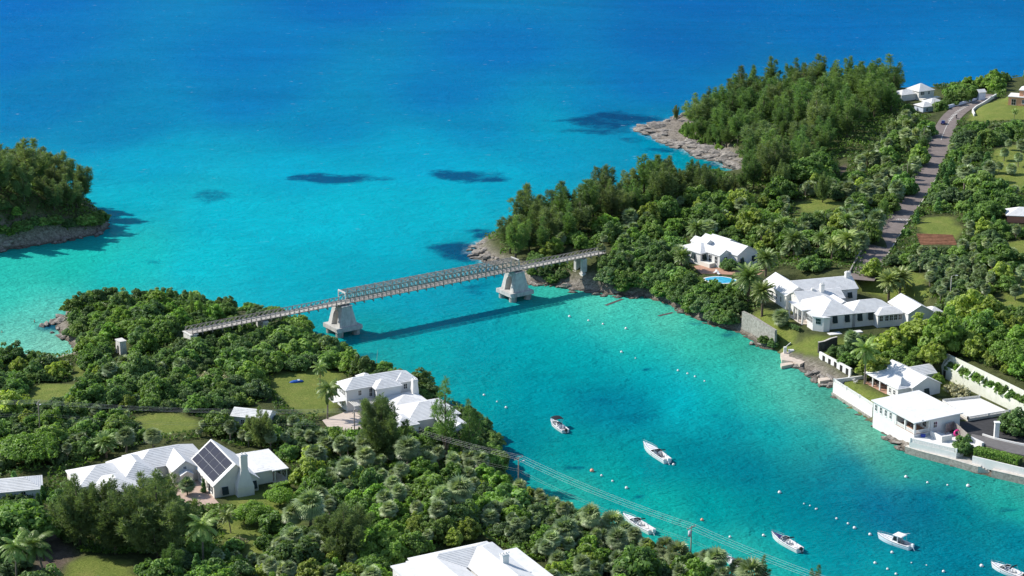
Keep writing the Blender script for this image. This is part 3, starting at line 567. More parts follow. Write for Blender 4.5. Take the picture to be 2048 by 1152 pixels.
class House:
    def __init__(s, name, o, th, z0, label, cat='house', wall=None, roof=None):
        s.e = empty(name, (o[0], o[1], z0), R(th), label, cat); s.wall = wall or M_WALL; s.roof = roof or M_ROOF; s.c = math.cos(R(th)); s.s = math.sin(R(th)); s.o = o; s.z0 = z0
    def world(s, x, y): return (s.o[0] + x * s.c - y * s.s, s.o[1] + x * s.s + y * s.c)
    def block(s, x0, x1, y0, y1, h, kind='hip', pitch=.45, over=.35, base=-1.2, wall=None, course=.5, roof=None):
        FOOT.append([s.world(x0 - .8, y0 - .8), s.world(x1 + .8, y0 - .8), s.world(x1 + .8, y1 + .8), s.world(x0 - .8, y1 + .8)])
        b = MB()
        if kind[:5] == 'gable':
            if kind == 'gablex': pk = h + pitch * (y1 - y0) / 2; ym = (y0 + y1) / 2; prof = [(y0, base), (y1, base), (y1, h), (ym, pk), (y0, h)]; A = [(x0, y, z) for y, z in prof]; B = [(x1, y, z) for y, z in prof]
            else: pk = h + pitch * (x1 - x0) / 2; xm = (x0 + x1) / 2; prof = [(x0, base), (x1, base), (x1, h), (xm, pk), (x0, h)]; A = [(x, y1, z) for x, z in prof]; B = [(x, y0, z) for x, z in prof]
            vs_ = A + B; b.add(vs_, [(4, 3, 2, 1, 0), (5, 6, 7, 8, 9)] + [(i, (i + 1) % 5, (i + 1) % 5 + 5, i + 5) for i in range(5)])
        else: b.box(x0, x1, y0, y1, base, h)
        w_ = b.build('wall', wall or s.wall, s.e)
        bm = bmesh.new(); bm.from_mesh(w_.data); bmesh.ops.recalc_face_normals(bm, faces=bm.faces); bm.to_mesh(w_.data); bm.free()
        b = MB(); X0, X1, Y0, Y1 = x0 - over, x1 + over, y0 - over, y1 + over; hz = h - pitch * over if kind[:5] == 'gable' or kind == 'hip' else h; t = .16
        if kind == 'flat': b.box(X0, X1, Y0, Y1, h, h + .22)
        elif kind == 'shed':                                       # falls towards -y
            z2 = h + pitch * (Y1 - Y0); P = [(X0, Y0, h + .2), (X1, Y0, h + .2), (X1, Y1, z2 + .2), (X0, Y1, z2 + .2)]; Q = [(p[0], p[1], p[2] - .2) for p in P]; b.add(Q + P, [(3, 2, 1, 0), (0, 1, 5, 4), (1, 2, 6, 5), (2, 3, 7, 6), (3, 0, 4, 7)]); stepped(b, P, course, .05)
        elif kind == 'low':                                        # almost flat, shallow hips
            z2 = h + .22; xm = (X0 + X1) / 2; ym = (Y0 + Y1) / 2; r_ = min(X1 - X0, Y1 - Y0) / 2; pk = z2 + pitch * r_
            b.box(X0, X1, Y0, Y1, h, z2)
            a, c_ = ((X0 + r_, ym, pk), (X1 - r_, ym, pk)) if X1 - X0 >= Y1 - Y0 else ((xm, Y0 + r_, pk), (xm, Y1 - r_, pk))
            c4 = [(X0, Y0, z2), (X1, Y0, z2), (X1, Y1, z2), (X0, Y1, z2)]
            if X1 - X0 >= Y1 - Y0: F = [[c4[0], c4[1], c_, a], [c4[1], c4[2], c_], [c4[2], c4[3], a, c_], [c4[3], c4[0], a]]
            else: F = [[c4[0], c4[1], a], [c4[1], c4[2], c_, a], [c4[2], c4[3], c_], [c4[3], c4[0], a, c_]]
            for f in F: stepped(b, f, course * 2, .03)
        elif kind == 'hip':
            b.box(X0 + .02, X1 - .02, Y0 + .02, Y1 - .02, hz - t, hz); r_ = min(X1 - X0, Y1 - Y0) / 2; pk = hz + pitch * r_; xm = (X0 + X1) / 2; ym = (Y0 + Y1) / 2; c4 = [(X0, Y0, hz), (X1, Y0, hz), (X1, Y1, hz), (X0, Y1, hz)]
            if X1 - X0 >= Y1 - Y0: a, c_ = (X0 + r_, ym, pk), (X1 - r_, ym, pk); F = [[c4[0], c4[1], c_, a], [c4[1], c4[2], c_], [c4[2], c4[3], a, c_], [c4[3], c4[0], a]]
            else: a, c_ = (xm, Y0 + r_, pk), (xm, Y1 - r_, pk); F = [[c4[0], c4[1], a], [c4[1], c4[2], c_, a], [c4[2], c4[3], c_], [c4[3], c4[0], a, c_]]
            for f in F: stepped(b, f, course)
        elif kind == 'gablex':
            ym = (Y0 + Y1) / 2; pk = hz + pitch * (Y1 - Y0) / 2; F = [[(X0, Y0, hz), (X1, Y0, hz), (X1, ym, pk), (X0, ym, pk)], [(X1, Y1, hz), (X0, Y1, hz), (X0, ym, pk), (X1, ym, pk)]]
            for f in F: stepped(b, [Vector(p) + Vector((0, 0, t)) for p in f], course)
            for x in (X0, X1): b.add([(x, Y0, hz), (x, ym, pk), (x, Y1, hz), (x, Y1, hz + t), (x, ym, pk + t + .05), (x, Y0, hz + t)], [(0, 1, 4, 5), (1, 2, 3, 4)])
            for y in (Y0, Y1): b.add([(X0, y, hz), (X1, y, hz), (X1, y, hz + t), (X0, y, hz + t)], [(0, 1, 2, 3)])
            b.add([(X0, Y0, hz), (X1, Y0, hz), (X1, ym, pk), (X0, ym, pk), (X1, Y1, hz), (X0, Y1, hz)], [(3, 2, 1, 0), (3, 5, 4, 2)])
        else:
            xm = (X0 + X1) / 2; pk = hz + pitch * (X1 - X0) / 2; F = [[(X0, Y1, hz), (X0, Y0, hz), (xm, Y0, pk), (xm, Y1, pk)], [(X1, Y0, hz), (X1, Y1, hz), (xm, Y1, pk), (xm, Y0, pk)]]
            for f in F: stepped(b, [Vector(p) + Vector((0, 0, t)) for p in f], course)
            for y in (Y0, Y1): b.add([(X0, y, hz), (xm, y, pk), (X1, y, hz), (X1, y, hz + t), (xm, y, pk + t + .05), (X0, y, hz + t)], [(0, 1, 4, 5), (1, 2, 3, 4)])
            for x in (X0, X1): b.add([(x, Y0, hz), (x, Y1, hz), (x, Y1, hz + t), (x, Y0, hz + t)], [(0, 1, 2, 3)])
            b.add([(X0, Y0, hz), (X0, Y1, hz), (xm, Y1, pk), (xm, Y0, pk), (X1, Y1, hz), (X1, Y0, hz)], [(3, 2, 1, 0), (3, 5, 4, 2)])
        b.build('roof', roof or s.roof, s.e); return w_
    def frame(s, face, x, y):
        """matrix at a point of a wall: u along the wall, v up, w outwards"""
        d = {'f': ((1, 0, 0), (0, -1, 0)), 'b': ((-1, 0, 0), (0, 1, 0)), 'l': ((0, -1, 0), (-1, 0, 0)), 'r': ((0, 1, 0), (1, 0, 0))}[face]; u, w_ = Vector(d[0]), Vector(d[1]); v = Vector((0, 0, 1))
        return Matrix(((u.x, v.x, w_.x, x), (u.y, v.y, w_.y, y), (u.z, v.z, w_.z, 0), (0, 0, 0, 1)))
    def window(s, face, x, y, z, w=1.0, h=1.4, shutter=None, door=False, mull=True):
        M = s.frame(face, x, y); b = MB(); f = .09
        for a in ((-w / 2 - f, -w / 2, z - f, z + h + f), (w / 2, w / 2 + f, z - f, z + h + f), (-w / 2, w / 2, z + h, z + h + f), (-w / 2, w / 2, z - f, z)): b.box(a[0], a[1], a[2], a[3], .01, .07, M)
        if mull: b.box(-.03, .03, z, z + h, .02, .055, M); b.box(-w / 2, -.03, z + h / 2 - .03, z + h / 2 + .03, .02, .055, M); b.box(.03, w / 2, z + h / 2 - .03, z + h / 2 + .03, .02, .055, M)
        o = b.build('door' if door else 'window', M_FRAME, s.e)
        if not door: b = MB(); b.box(-w / 2 - .15, w / 2 + .15, z - f - .1, z - f, .0, .16, M); b.build('sill', M_WHITE, o)
        b = MB(); b.box(-w / 2, w / 2, z, z + h, .004, .022, M); b.build('pane', M_GLASS, o)
        if shutter == 'blind':                                     # top-hung blind pushed out
            b = MB(); t = [(-w / 2 - .1, z + h + .05, .10), (w / 2 + .1, z + h + .05, .10), (w / 2 + .1, z - .05, .75), (-w / 2 - .1, z - .05, .75)]
            b.add([M @ Vector(p) for p in t] + [M @ (Vector(p) + Vector((0, -.0, .05))) for p in t], [(0, 1, 2, 3), (7, 6, 5, 4), (0, 4, 5, 1), (1, 5, 6, 2), (2, 6, 7, 3), (3, 7, 4, 0)])
            for i in range(7): q = (i + .5) / 7; b.box(-w / 2 - .05, w / 2 + .05, z + h - q * h - .03, z + h - q * h + .03, .16 + .65 * q, .20 + .65 * q, M)
            b.build('shutter', M_SHUT, o)
        elif shutter == 'pair':
            for k in (-1, 1): b = MB(); a = k * (w / 2 + f + w * .27); b.box(a - w * .25, a + w * .25, z - .05, z + h + .05, .01, .06, M); b.build('shutter', M_SHUT, o)
        return o
    def chimney(s, x, y, z0, z1, w=1.0, d=1.0, taper=None, mat=None, pots=2):
        b = MB(); m = mat or M_WHITE
        if taper:
            zt, W2, D2 = taper
            v = [(x + i * w2 / 2, y + j * d2 / 2, z) for z, w2, d2 in ((z0, W2, D2), (zt[0], W2, D2), (zt[1], w, d), (z1, w, d)) for i, j in ((-1, -1), (1, -1), (1, 1), (-1, 1))]
            b.add(v, [(3, 2, 1, 0), (12, 13, 14, 15)] + [(4 * l + i, 4 * l + (i + 1) % 4, 4 * l + 4 + (i + 1) % 4, 4 * l + 4 + i) for l in range(3) for i in range(4)])
        else: b.box(x - w / 2, x + w / 2, y - d / 2, y + d / 2, z0, z1)
        b.box(x - w / 2 - .1, x + w / 2 + .1, y - d / 2 - .1, y + d / 2 + .1, z1 - .5, z1 - .34)
        o = b.build('chimney', m, s.e); b = MB()
        for k in range(pots): a = (k - (pots - 1) / 2) * w * .45; b.box(x + a - .12, x + a + .12, y - .12, y + .12, z1 + .002, z1 + .3)
        if pots: b.build('chimney_pot', m, o)
        return o
    def post(s, x, y, z0, z1, w=.3, name='column', mat=None): b = MB(); b.box(x - w / 2, x + w / 2, y - w / 2, y + w / 2, z0, z1); b.box(x - w * .7, x + w * .7, y - w * .7, y + w * .7, z1 - .15, z1 - .002); return b.build(name, mat or M_WHITE, s.e)
    def slab(s, pts, z0, z1, name, mat): b = MB(); b.prism(pts, z0, z1); return b.build(name, mat, s.e)
    def rect(s, x0, x1, y0, y1, z0, z1, name, mat): b = MB(); b.box(x0, x1, y0, y1, z0, z1); return b.build(name, mat, s.e)

# ---- house with solar panels
h1 = House('solar_house', (-65.64, 413.42), 26.5, 7.0, 'rambling white-roofed house with solar panels on its steep gable', wall=M_WALL)
h1.block(-1.0, 9.4, 0, 17, 3, 'gabley', .80, .3); h1.block(-6.6, -.7, 12.3, 21, 3, 'gabley', .68, .3); h1.block(-14, 2.5, 17, 27, 3.05, 'hip', .5, .3)
h1.block(-18.4, -9.6, 11.5, 25, 3, 'hip', .6, .3); h1.block(-28, -16.5, 13, 24, 2.95, 'hip', .42, .3); h1.block(-24.5, -16, 6.5, 17, 2.9, 'hip', .42, .3); h1.block(-5.2, -2.4, 10.8, 12.5, 2.2, 'gabley', .5, .2)
h1.block(9.2, 14, 3.2, 15.6, 2.9, 'low', .06, .3); h1.rect(13.7, 17.6, 2.4, 15.9, 2.85, 3.1, 'porch_roof', M_ROOF)
for y in (2.8, 6.2, 9.6): h1.post(17.2, y, -1.2, 2.85, .22)
h1.post(14.4, 2.8, -1.2, 2.85, .22); h1.rect(13.9, 17.5, 2.5, 15.8, -1.2, .05, 'porch_floor', M_PALEPAVE)
for y0 in (3.2, 6.6): b = MB(); b.bar((17.2, y0, .3), (17.2, y0 + 3, 2.6), .06); b.bar((17.2, y0, 2.6), (17.2, y0 + 3, .3), .06); b.build('screen_brace', M_WHITE, h1.e)
h1.chimney(5.8, -.9, -2.2, 9.8, 1.6, 1.2, ((2.2, 6.2), 3.9, 2.2)); h1.window('f', 1.5, 0, .7, 1.3, 1.6, 'blind'); h1.window('f', 8.2, 0, .9, 1.3, 1.6, 'blind')
h1.window('l', -1.0, 2.0, .8, .9, 1.4, 'pair'); h1.window('l', -1.0, 4.2, .8, .9, 1.4, 'pair'); h1.window('l', -1.0, 7.2, .0, 1.0, 2.2, None, True); h1.window('l', -1.0, 9.2, .8, 1.0, 1.4, 'pair'); h1.window('f', -3.8, 12.3, 3.1, .7, .6)
h1.slab([(-8, -2.5), (-1.0, -3), (-1.05, 12), (-8, 12)], -1.2, .03, 'terrace', plain('brick_terrace', (.50, .37, .30), .85, .2, 1.5))
ex, ez = Vector((5.2, 0, 4.16)).normalized(), Vector((-4.16, 0, 5.2)).normalized()
for i in range(4):
    for j in range(3):
        o = Vector((-1.0, 1.3 + i * 3.75, 3.18)) + ex * (.35 + j * 2.0) + ez * .17; b = MB()
        Mx = Matrix(((0, ex.x, ez.x, o.x), (1, 0, 0, o.y), (0, ex.z, ez.z, o.z), (0, 0, 0, 1)))
        b.box(0, 3.72, 0, 1.97, 0, .05, Mx); f = b.build('solar_panel', plain('panel_frame', (.20, .205, .22), .4, .1, 2, .4, .5), h1.e)
        b = MB(); b.box(.04, 3.68, .04, 1.93, .048, .058, Mx); b.build('solar_cells', plain('solar_cells', (.008, .009, .026), .4, .35, 1.2, .18), f)
# ---- two-storey house
h2 = House('two_storey_house', (-41.9, 475.69), 27, 4.5, 'two-storey pale house with stepped white hip roofs beside the channel', wall=M_GREYW)
h2.block(0, 19, 0, 6.4, 6.1, 'hip', .52, .55); h2.block(13.5, 18.6, -.6, 6.2, 6.05, 'hip', .5, .55); h2.block(7.2, 13.8, -2.5, 2.5, 6.0, 'hip', .5, .5); h2.block(6.5, 9.5, 5.5, 9, 6.0, 'hip', .6, .3)
h2.block(9.2, 18, -9.5, -.5, 3.0, 'hip', .2, .3, wall=M_WHITE); h2.block(7.5, 21.5, -21, -9, 3.0, 'hip', .38, .4, wall=M_WHITE); h2.block(3.5, 9.5, -23, -15, 2.9, 'hip', .4, .3, wall=M_WHITE); h2.block(15, 20, -30, -20.5, 2.7, 'gabley', .4, .3, wall=M_WHITE)
h2.chimney(17.4, -3.2, 2, 7.0, 1.3, 1.3, ((4.2, 5.6), 1.6, 1.6))
for y in (1.6, 2.9, 4.3): h2.window('l', 0, y, 3.9, .8, 1.3)
h2.window('l', 0, 2.6, .6, .9, 1.5); h2.window('l', 0, 4.6, .6, .9, 1.5); h2.window('f', 3.6, 0, 3.8, .8, 1.3); h2.window('l', 7.2, -1.2, 3.1, .9, 2.1, None, True); h2.window('f', 6.6, 0, 3.1, .8, 2.1, None, True); h2.window('f', 16, -.6, 3.8, .9, 1.3)
h2.slab([(-9, -11.5), (-2, -13), (4, -12), (8, -4), (7.1, -.02), (-.5, -.02), (-8, -3)], -1.2, .04, 'terrace', plain('pinkish_terrace', (.56, .47, .40), .85, .12, 1.0))
for i in range(15): h2.rect(.35 + i * .46, .5 + i * .46, -4.2, -.05, 2.72, 2.84, 'pergola_slat', M_WHITE)
for y in (-4.0, -.3): h2.rect(.2, 7.15, y - .08, y + .08, 2.58, 2.715, 'pergola_beam', M_WHITE)
for x in (.4, 3.7, 7.0): h2.post(x, -4.0, 0, 2.58, .16, 'pergola_post')
h2.rect(-3.2, -.0, 1.0, 5.5, 2.5, 2.7, 'side_canopy', M_WHITE)
# ---- small outbuildings on the left
h3 = House('outbuilding', (-68.74, 457.7), -15.8, 7.4, 'small white outbuilding with gabled stepped roof behind the wires', 'outbuilding', M_WHITE)
h3.block(0, 9.6, 0, 5.2, 2.6, 'gablex', .5, .25); h3.window('f', 3, 0, .8, .8, 1.1)
h4 = House('low_cottage', (-113.33, 409.12), 14, 7.4, 'low cottage at the left edge with one long stepped white roof', 'cottage', M_WHITE)
h4.block(-12, 9, .6, 8.4, 2.5, 'hip', .4, .3); h4.window('f', 5, .6, .8, .9, 1.2)
# ---- near house whose roof fills the lower edge
h5 = House('near_house', (-23.62, 358.01), 28, 12.0, 'near house at the lower edge, its white stepped roofs round a sunken well', wall=M_WHITE)
h5.block(0, 5, -22, -.6, 3.7, 'low', .03, .35); h5.block(3.5, 12, -24, 0, 4.0, 'hip', .36, .3, course=.42); h5.block(4.5, 21.5, -7.5, 1.2, 4.0, 'hip', .42, .35, course=.42); h5.block(13.2, 22.2, -24, .2, 4.05, 'hip', .42, .35, course=.42); h5.block(21.6, 25.2, -21, -4.6, 3.75, 'low', .03, .35)
h5.chimney(18.3, -12.8, 4, 7.6, 1.35, 1.15, pots=4); h5.window('l', 0, -3.0, .9, 1.6, 1.8); h5.window('l', 0, -6.5, .9, 1.6, 1.8)
# ---- upper villa with pool
h6 = House('upper_villa', (70.28, 597.46), 38, 7.5, 'white gabled villa with green blinds above the small pool', wall=M_WHITE)
h6.block(0, 8.7, 0, 18.8, 3.8, 'gabley', .52, .3); h6.block(-4.3, .6, 3.4, 14, 3.75, 'gabley', .52, .3); h6.block(-6.8, 2, 9.5, 19.5, 3.7, 'hip', .4, .35); h6.block(1.2, 10.2, 9, 17, 3.85, 'gabley', .50, .3); h6.block(-1.5, 2.5, 13, 19.6, 4.6, 'gabley', .6, .2)
h6.window('f', 1.9, 0, 1.0, 1.2, 1.6, 'blind'); h6.window('f', 6.9, 0, 1.0, 1.2, 1.6, 'blind'); h6.window('f', -5.4, 9.5, 1.4, 1.3, 1.6, 'blind'); h6.window('l', -6.8, 12.5, 1.4, 1.3, 1.6, 'blind'); h6.window('l', -4.3, 5.0, .9, 1.2, 2.2); h6.window('l', -4.3, 7.6, .9, 1.2, 2.2, None, True); h6.window('f', -1.8, 3.4, 1.0, 1.6, 1.9, mull=True); h6.window('l', -6.8, 15.6, 1.4, 1.2, 1.5)
h6.slab([(-13, 2.5), (-4, -7), (2, -13), (6, -9), (-.1, -.1), (-.1, 3.3), (-4.4, 3.4), (-6.9, 9.4), (-9, 10)], -3.5, -.2, 'pool_terrace', M_TILE)
h6.rect(-6.9, -4.35, 5.2, 9.4, -1, 1.05, 'terrace_wall', M_WALL)
# ---- large white house
h7 = House('large_house', (89.19, 540.33), 17.1, 5.3, 'large white house with many stepped roofs and dark push-out blinds', wall=M_WHITE)
h7.block(-1.0, 9.6, .2, 15.8, 4.4, 'hip', .5, .35); h7.block(8.6, 22.2, .2, 9.2, 4.35, 'hip', .5, .35); h7.block(-1.2, 13, 14.5, 22.2, 4.3, 'gablex', .5, .3); h7.block(2, 21, 22, 32, 4.35, 'gablex', .5, .3); h7.block(-2.4, 5, 21.2, 37, 4.35, 'gabley', .62, .3)
h7.block(8, 11.5, 8, 24, 4.3, 'gabley', .6, .2); h7.block(23.6, 31.4, -5, 7, 4.2, 'gabley', .55, .3); h7.block(31.6, 35.5, -3.4, 1.6, 3.4, 'hip', .45, .25); h7.block(15.4, 23.8, -2.4, 3.2, 3.9, 'hip', .45, .3)
h7.rect(-4.2, -.9, 6.6, 16.2, 4.05, 4.32, 'porch_roof', M_ROOF); h7.rect(-4.2, -1.02, 6.6, 16.2, -1.2, .06, 'porch_floor', M_PALEPAVE)
for y in (7.0, 9.8, 12.6, 15.8): h7.post(-3.8, y, .06, 4.05, .42)
b = MB(); b.prism([(-1.1, -1.3), (-3.4, .9), (-3.4, 4.6), (-1.0, 6.2), (-.9, .3), (.8, -1.3)], -1.2, 4.1); bay = b.build('bay', M_WHITE, h7.e)
b = MB(); b.prism([(-1.2, -1.6), (-3.7, .8), (-3.7, 4.7), (-1.0, 6.5), (-.6, .3), (1.0, -1.6)], 4.1, 4.3); b.build('bay_roof', M_ROOF, bay)
for y in (1.6, 2.75, 3.9): h7.window('l', -3.4, y, 2.1, .95, 1.7)
b = MB(); mm = Matrix.Translation((-2.25, -.2, 0)) @ Matrix.Rotation(R(-45), 4, 'Z'); b.box(-.8, .8, -.06, .0, 2.1, 3.8, mm); w_ = b.build('window', M_FRAME, h7.e)
for i in (-1, 0, 1): b = MB(); b.box(-.24 + i * .5, .24 + i * .5, -.075, -.062, 2.16, 2.92, mm); b.box(-.24 + i * .5, .24 + i * .5, -.075, -.062, 2.98, 3.74, mm); b.build('pane', M_GLASS, w_)
for x in (3.0, 6.8): h7.window('f', x, .2, 2.0, 1.3, 1.9, 'blind')
for x in (10.8, 14.2): h7.window('f', x, .2, 2.0, 1.3, 1.9, 'blind')
for x in (16.4, 18.2, 19.6, 21.0, 22.4): h7.window('f', x, -2.4, 1.9, 1.05, 1.5)
h7.window('l', -2.4, 25, 1.4, .9, 1.6); h7.window('l', -2.4, 28, 1.4, .9, 1.6); h7.window('l', -2.4, 31, 1.4, .9, 1.6); h7.window('f', 18.5, 22, 1.8, 1.2, 1.5, 'blind'); h7.window('l', -1.2, 16.8, 1.5, .8, 1.5); h7.window('l', -1.0, 9.4, .4, 1.4, 2.4, None, True); h7.window('l', -1.0, 13, .4, 1.4, 2.4, None, True); h7.window('l', -1.2, 18.3, 5.2, .5, .5)
h7.chimney(19.9, 26.6, 5, 8.3, 1.5, 1.1); h7.chimney(7.2, 17.6, 4, 8.2, 1.1, 1.1); h7.chimney(4.6, 18.4, 4, 6.9, .7, .7, pots=0)
tk = h7.rect(-.6, 3.2, -4.6, -2.6, -.9, .1, 'water_tank', M_WHITE); tk2 = h7.rect(6.2, 9.4, -5.2, -3.4, -.9, .3, 'water_tank', M_WHITE)
# ---- far cottages, coral house, house at right edge
h9 = House('far_cottage', (176.68, 852.08), 30, 9.3, 'white two-storey cottage with hipped roof at the far coast', 'cottage', M_WHITE)
h9.block(0, 8.5, 0, 8, 4.3, 'hip', .6, .4); h9.block(-8, 2, 2, 9, 3.0, 'hip', .4, .3); h9.window('f', 2, 0, 2.4, .8, 1.3, 'pair'); h9.window('f', 5.6, 0, 2.4, .8, 1.3); h9.rect(0, 10, -3, -.02, -1, 1.2, 'garden_wall', M_WALL)
h9b = House('roadside_shed', (178.61, 828.53), 27, 9.4, 'pale bluish roadside building with two hip roofs by the far bend', 'building', M_BLUEW)
h9b.block(-5.6, 1.0, .3, 6.2, 2.6, 'hip', .45, .4); h9b.block(1.0, 8.2, 3.5, 9.5, 2.9, 'hip', .45, .4); h9b.window('f', -3.5, .3, .5, 1.0, 1.2)
q = W(2016, 210, 14); h10 = House('coral_house', (q.x, q.y), -22, 14, 'coral-orange house with white roofs at the upper right edge', wall=M_PINK)
h10.block(0, 16, 0, 8, 3.5, 'low', .04, .3); h10.block(4.2, 16, 1.2, 9, 6.6, 'hip', .45, .35); h10.window('f', 6.2, 0, 1.0, 1.1, 1.5); h10.window('f', 9, 0, 1.0, 1.1, 1.5); h10.window('f', 2.2, 0, .2, 1.8, 2.4, None, True); h10.window('f', 6.5, 1.2, 4.3, .9, 1.5); h10.window('l', 0, 3.5, 1.0, 1.2, 1.5)
q = W(2014, 442, 13); h11 = House('brick_red_house', (q.x, q.y), -10, 12.6, 'red-walled house with white hip roof at the right edge', wall=plain('red_render', (.46, .20, .14), .85, .12, .5))
h11.block(0, 14, 0, 8, 2.6, 'hip', .45, .5)
# ================================================================== waterfront cottage, boathouse, walls and yards on the right
M_STEP = plain('pale_concrete', (.60, .56, .50), .9, .2, .9, .1, dirt=(.3, .27, .23), dirt_amt=.4)
M_DARKST = plain('dark_rubble', (.11, .10, .095), .95, .5, 1.2, .1, bmp=.9)
def wall_line(name, pts, z0, z1, t, mat, label=None, cat=None, parent=None, cap=None):
    """upright wall along plan points (world), as one mesh; optional coping as a part"""
    b = MB(); P = [Vector((p[0], p[1], 0)) for p in pts]; L = []; Rr = []
    for i, p in enumerate(P):
        d = (P[min(i + 1, len(P) - 1)] - P[max(i - 1, 0)]).normalized(); n = Vector((-d.y, d.x, 0)); L.append(p + n * t / 2); Rr.append(p - n * t / 2)
    zz0 = z0 if hasattr(z0, '__len__') else [z0] * len(P); zz1 = z1 if hasattr(z1, '__len__') else [z1] * len(P)
    for i in range(len(P) - 1):
        v = []
        for k in (i, i + 1):
            for q, z in ((L[k], zz0[k]), (Rr[k], zz0[k]), (Rr[k], zz1[k]), (L[k], zz1[k])): v.append((q.x, q.y, z))
        b.add(v, [(0, 1, 5, 4), (1, 2, 6, 5), (2, 3, 7, 6), (3, 0, 4, 7)] + ([(3, 2, 1, 0)] if i == 0 else []) + ([(4, 5, 6, 7)] if i == len(P) - 2 else []))
    o = b.build(name, mat, parent)
    if label: tag(o, label, cat or 'wall')
    if cap:
        b = MB()
        for i in range(len(P) - 1): b.bar((P[i].x, P[i].y, zz1[i] + .05), (P[i + 1].x, P[i + 1].y, zz1[i + 1] + .05), t + .12, .096)
        b.build('coping', cap, o)
    return o
def lattice(name, p, q, z0, z1, parent, mat, rails=4, bay=4.2, t=.14):
    """posts with a pierced screen between them"""
    p = Vector((p[0], p[1], 0)); q = Vector((q[0], q[1], 0)); d = q - p; L = d.length; d.normalize(); n = max(1, round(L / bay)); w = L / n; Z = Vector((0, 0, 1))
    for i in range(n + 1): b = MB(); c = p + d * (i * w); b.bar(c + Z * z0, c + Z * (z1 + .12), .34, .34); b.build('post', mat, parent)
    for i in range(n):
        b = MB(); a = p + d * (i * w + .18); e = p + d * ((i + 1) * w - .18)
        for k in range(rails + 1): z = z0 + .08 + (z1 - z0 - .1) * k / rails; b.bar(a + Z * z, e + Z * z, t, .09 if k < rails else .14)
        m = max(2, int(w / .45))
        for k in range(1, m): c = a + (e - a) * (k / m); b.bar(c + Z * (z0 + .08), c + Z * (z1 - .05), t * .8, .07)
        b.build('screen', mat, parent)
bh = House('boathouse', (91.96, 476.47), -65.2, 0.0, 'white waterfront boathouse with low plain roof rising straight from the water', 'boathouse', M_WHITE)
FOOT.append([bh.world(-1, -1), bh.world(31, -4), bh.world(30, 14), bh.world(-1, 15)]); FOOT.append([bh.world(-21.5, 11), bh.world(-11, 11), bh.world(-11, 17), bh.world(-21.5, 17)])
bh.rect(0, 9.3, 0, 13.7, -1.5, 7.25, 'wall', M_WHITE); bh.rect(9.3, 17.5, 4.8, 13.7, -1.5, 7.25, 'wall', M_WHITE); bh.rect(9.3, 17.5, 0, 4.8, -1.5, 4.0, 'wall', M_WHITE)
b = MB(); P = [(-.5, -.5, 7.3), (18.0, -.5, 7.3), (18.0, 14.2, 7.75), (-.5, 14.2, 7.75)]; Q = [(p[0], p[1], p[2] - .25) for p in P]; b.add(Q + P, [(3, 2, 1, 0), (4, 5, 6, 7), (0, 1, 5, 4), (1, 2, 6, 5), (2, 3, 7, 6), (3, 0, 4, 7)]); rf = b.build('roof', M_ROOF, bh.e)
b = MB(); b.bar((13.4, 2.2, 7.52), (17.6, 2.3, 7.52), .5, .12); b.build('roof_ridge', M_ROOF, rf)
for x in (1.2, 3.3, 5.4, 7.5): bh.window('f', x, 0, 4.85, .85, 1.55)
for x, y in ((9.55, .25), (13.4, .25), (17.25, .25), (17.25, 4.5)): bh.post(x, y, 4.0, 7.05, .42)
bh.rect(9.3, 17.5, 0, 4.8, 4.004, 4.06, 'porch_floor', M_TILE)
lattice('balustrade', (9.8, .2), (17.2, .2), 4.06, 4.9, bh.e, M_WHITE, 4, 3.7); lattice('balustrade', (17.3, .5), (17.3, 4.3), 4.06, 4.9, bh.e, M_WHITE, 4, 3.8)
bh.window('f', 11.4, 4.8, 4.1, 1.6, 2.2, None, True); bh.window('f', 15, 4.8, 4.6, 1.4, 1.5); bh.window('r', 17.5, 6.2, 4.9, 1.0, 1.5)
for k, (x, y) in enumerate(((11.2, 2.2), (12.6, 2.9), (14.8, 2.0))): b = MB(); b.box(x - .35, x + .35, y - .35, y + .35, 4.06, 4.5); b.box(x - .35, x + .35, y + .25, y + .35, 4.5, 4.95); b.build('porch_seat', M_WOOD, bh.e)
tr = bh.slab([(17.52, -.4), (19.6, -2.4), (30.2, 3.3), (28.5, 12), (17.52, 13.5)], -1.5, 3.25, 'terrace', M_WHITE)
bh.rect(18.4, 23.2, 4.1, 4.45, 3.25, 4.75, 'stair_wall', M_WHITE); bh.rect(22.7, 23.2, 4.45, 7.2, 3.25, 4.75, 'stair_wall', M_WHITE); bh.rect(18.0, 22.6, 4.46, 7.0, 3.25, 3.9, 'stair_landing', M_WHITE)
tw = bh.slab([(17.7, -.6), (19.5, -2.75), (30.5, 3.1), (30.2, 3.5), (19.6, -2.3), (17.9, -.3)], -1.0, 3.3, 'terrace_wall', M_WHITE)
lattice('screen_wall', (19.6, -2.55), (30.3, 3.25), 3.3, 4.2, bh.e, M_WHITE, 4, 11)
# cottage
ct = House('waterfront_cottage', bh.world(0, 0), -65.2, 3.4, 'white waterfront cottage with columned porch above a small lawn', 'cottage', M_WHITE)
ct.block(-21, -5.6, 16, 24.8, 3.0, 'gablex', .5, .3); ct.block(-11.4, -6.6, 12.2, 18, 3.0, 'hip', .62, .25); ct.block(-19.2, -13.2, 23, 29, 2.9, 'gabley', .5, .3); ct.block(-9.2, -7.6, 13.6, 15.6, 4.0, 'hip', 1.6, .25)
b = MB(); P = [(-21.6, 11.8, 2.9), (-11.3, 11.8, 2.9), (-11.3, 16.4, 3.55), (-21.6, 16.4, 3.55)]; Q = [(p[0], p[1], p[2] - .18) for p in P]; b.add(Q + P, [(3, 2, 1, 0), (4, 5, 6, 7), (0, 1, 5, 4), (1, 2, 6, 5), (2, 3, 7, 6), (3, 0, 4, 7)]); b.build('porch_roof', M_ROOF, ct.e)
for x in (-21.2, -17.8, -14.6): ct.post(x, 12.2, 0, 2.74, .34)
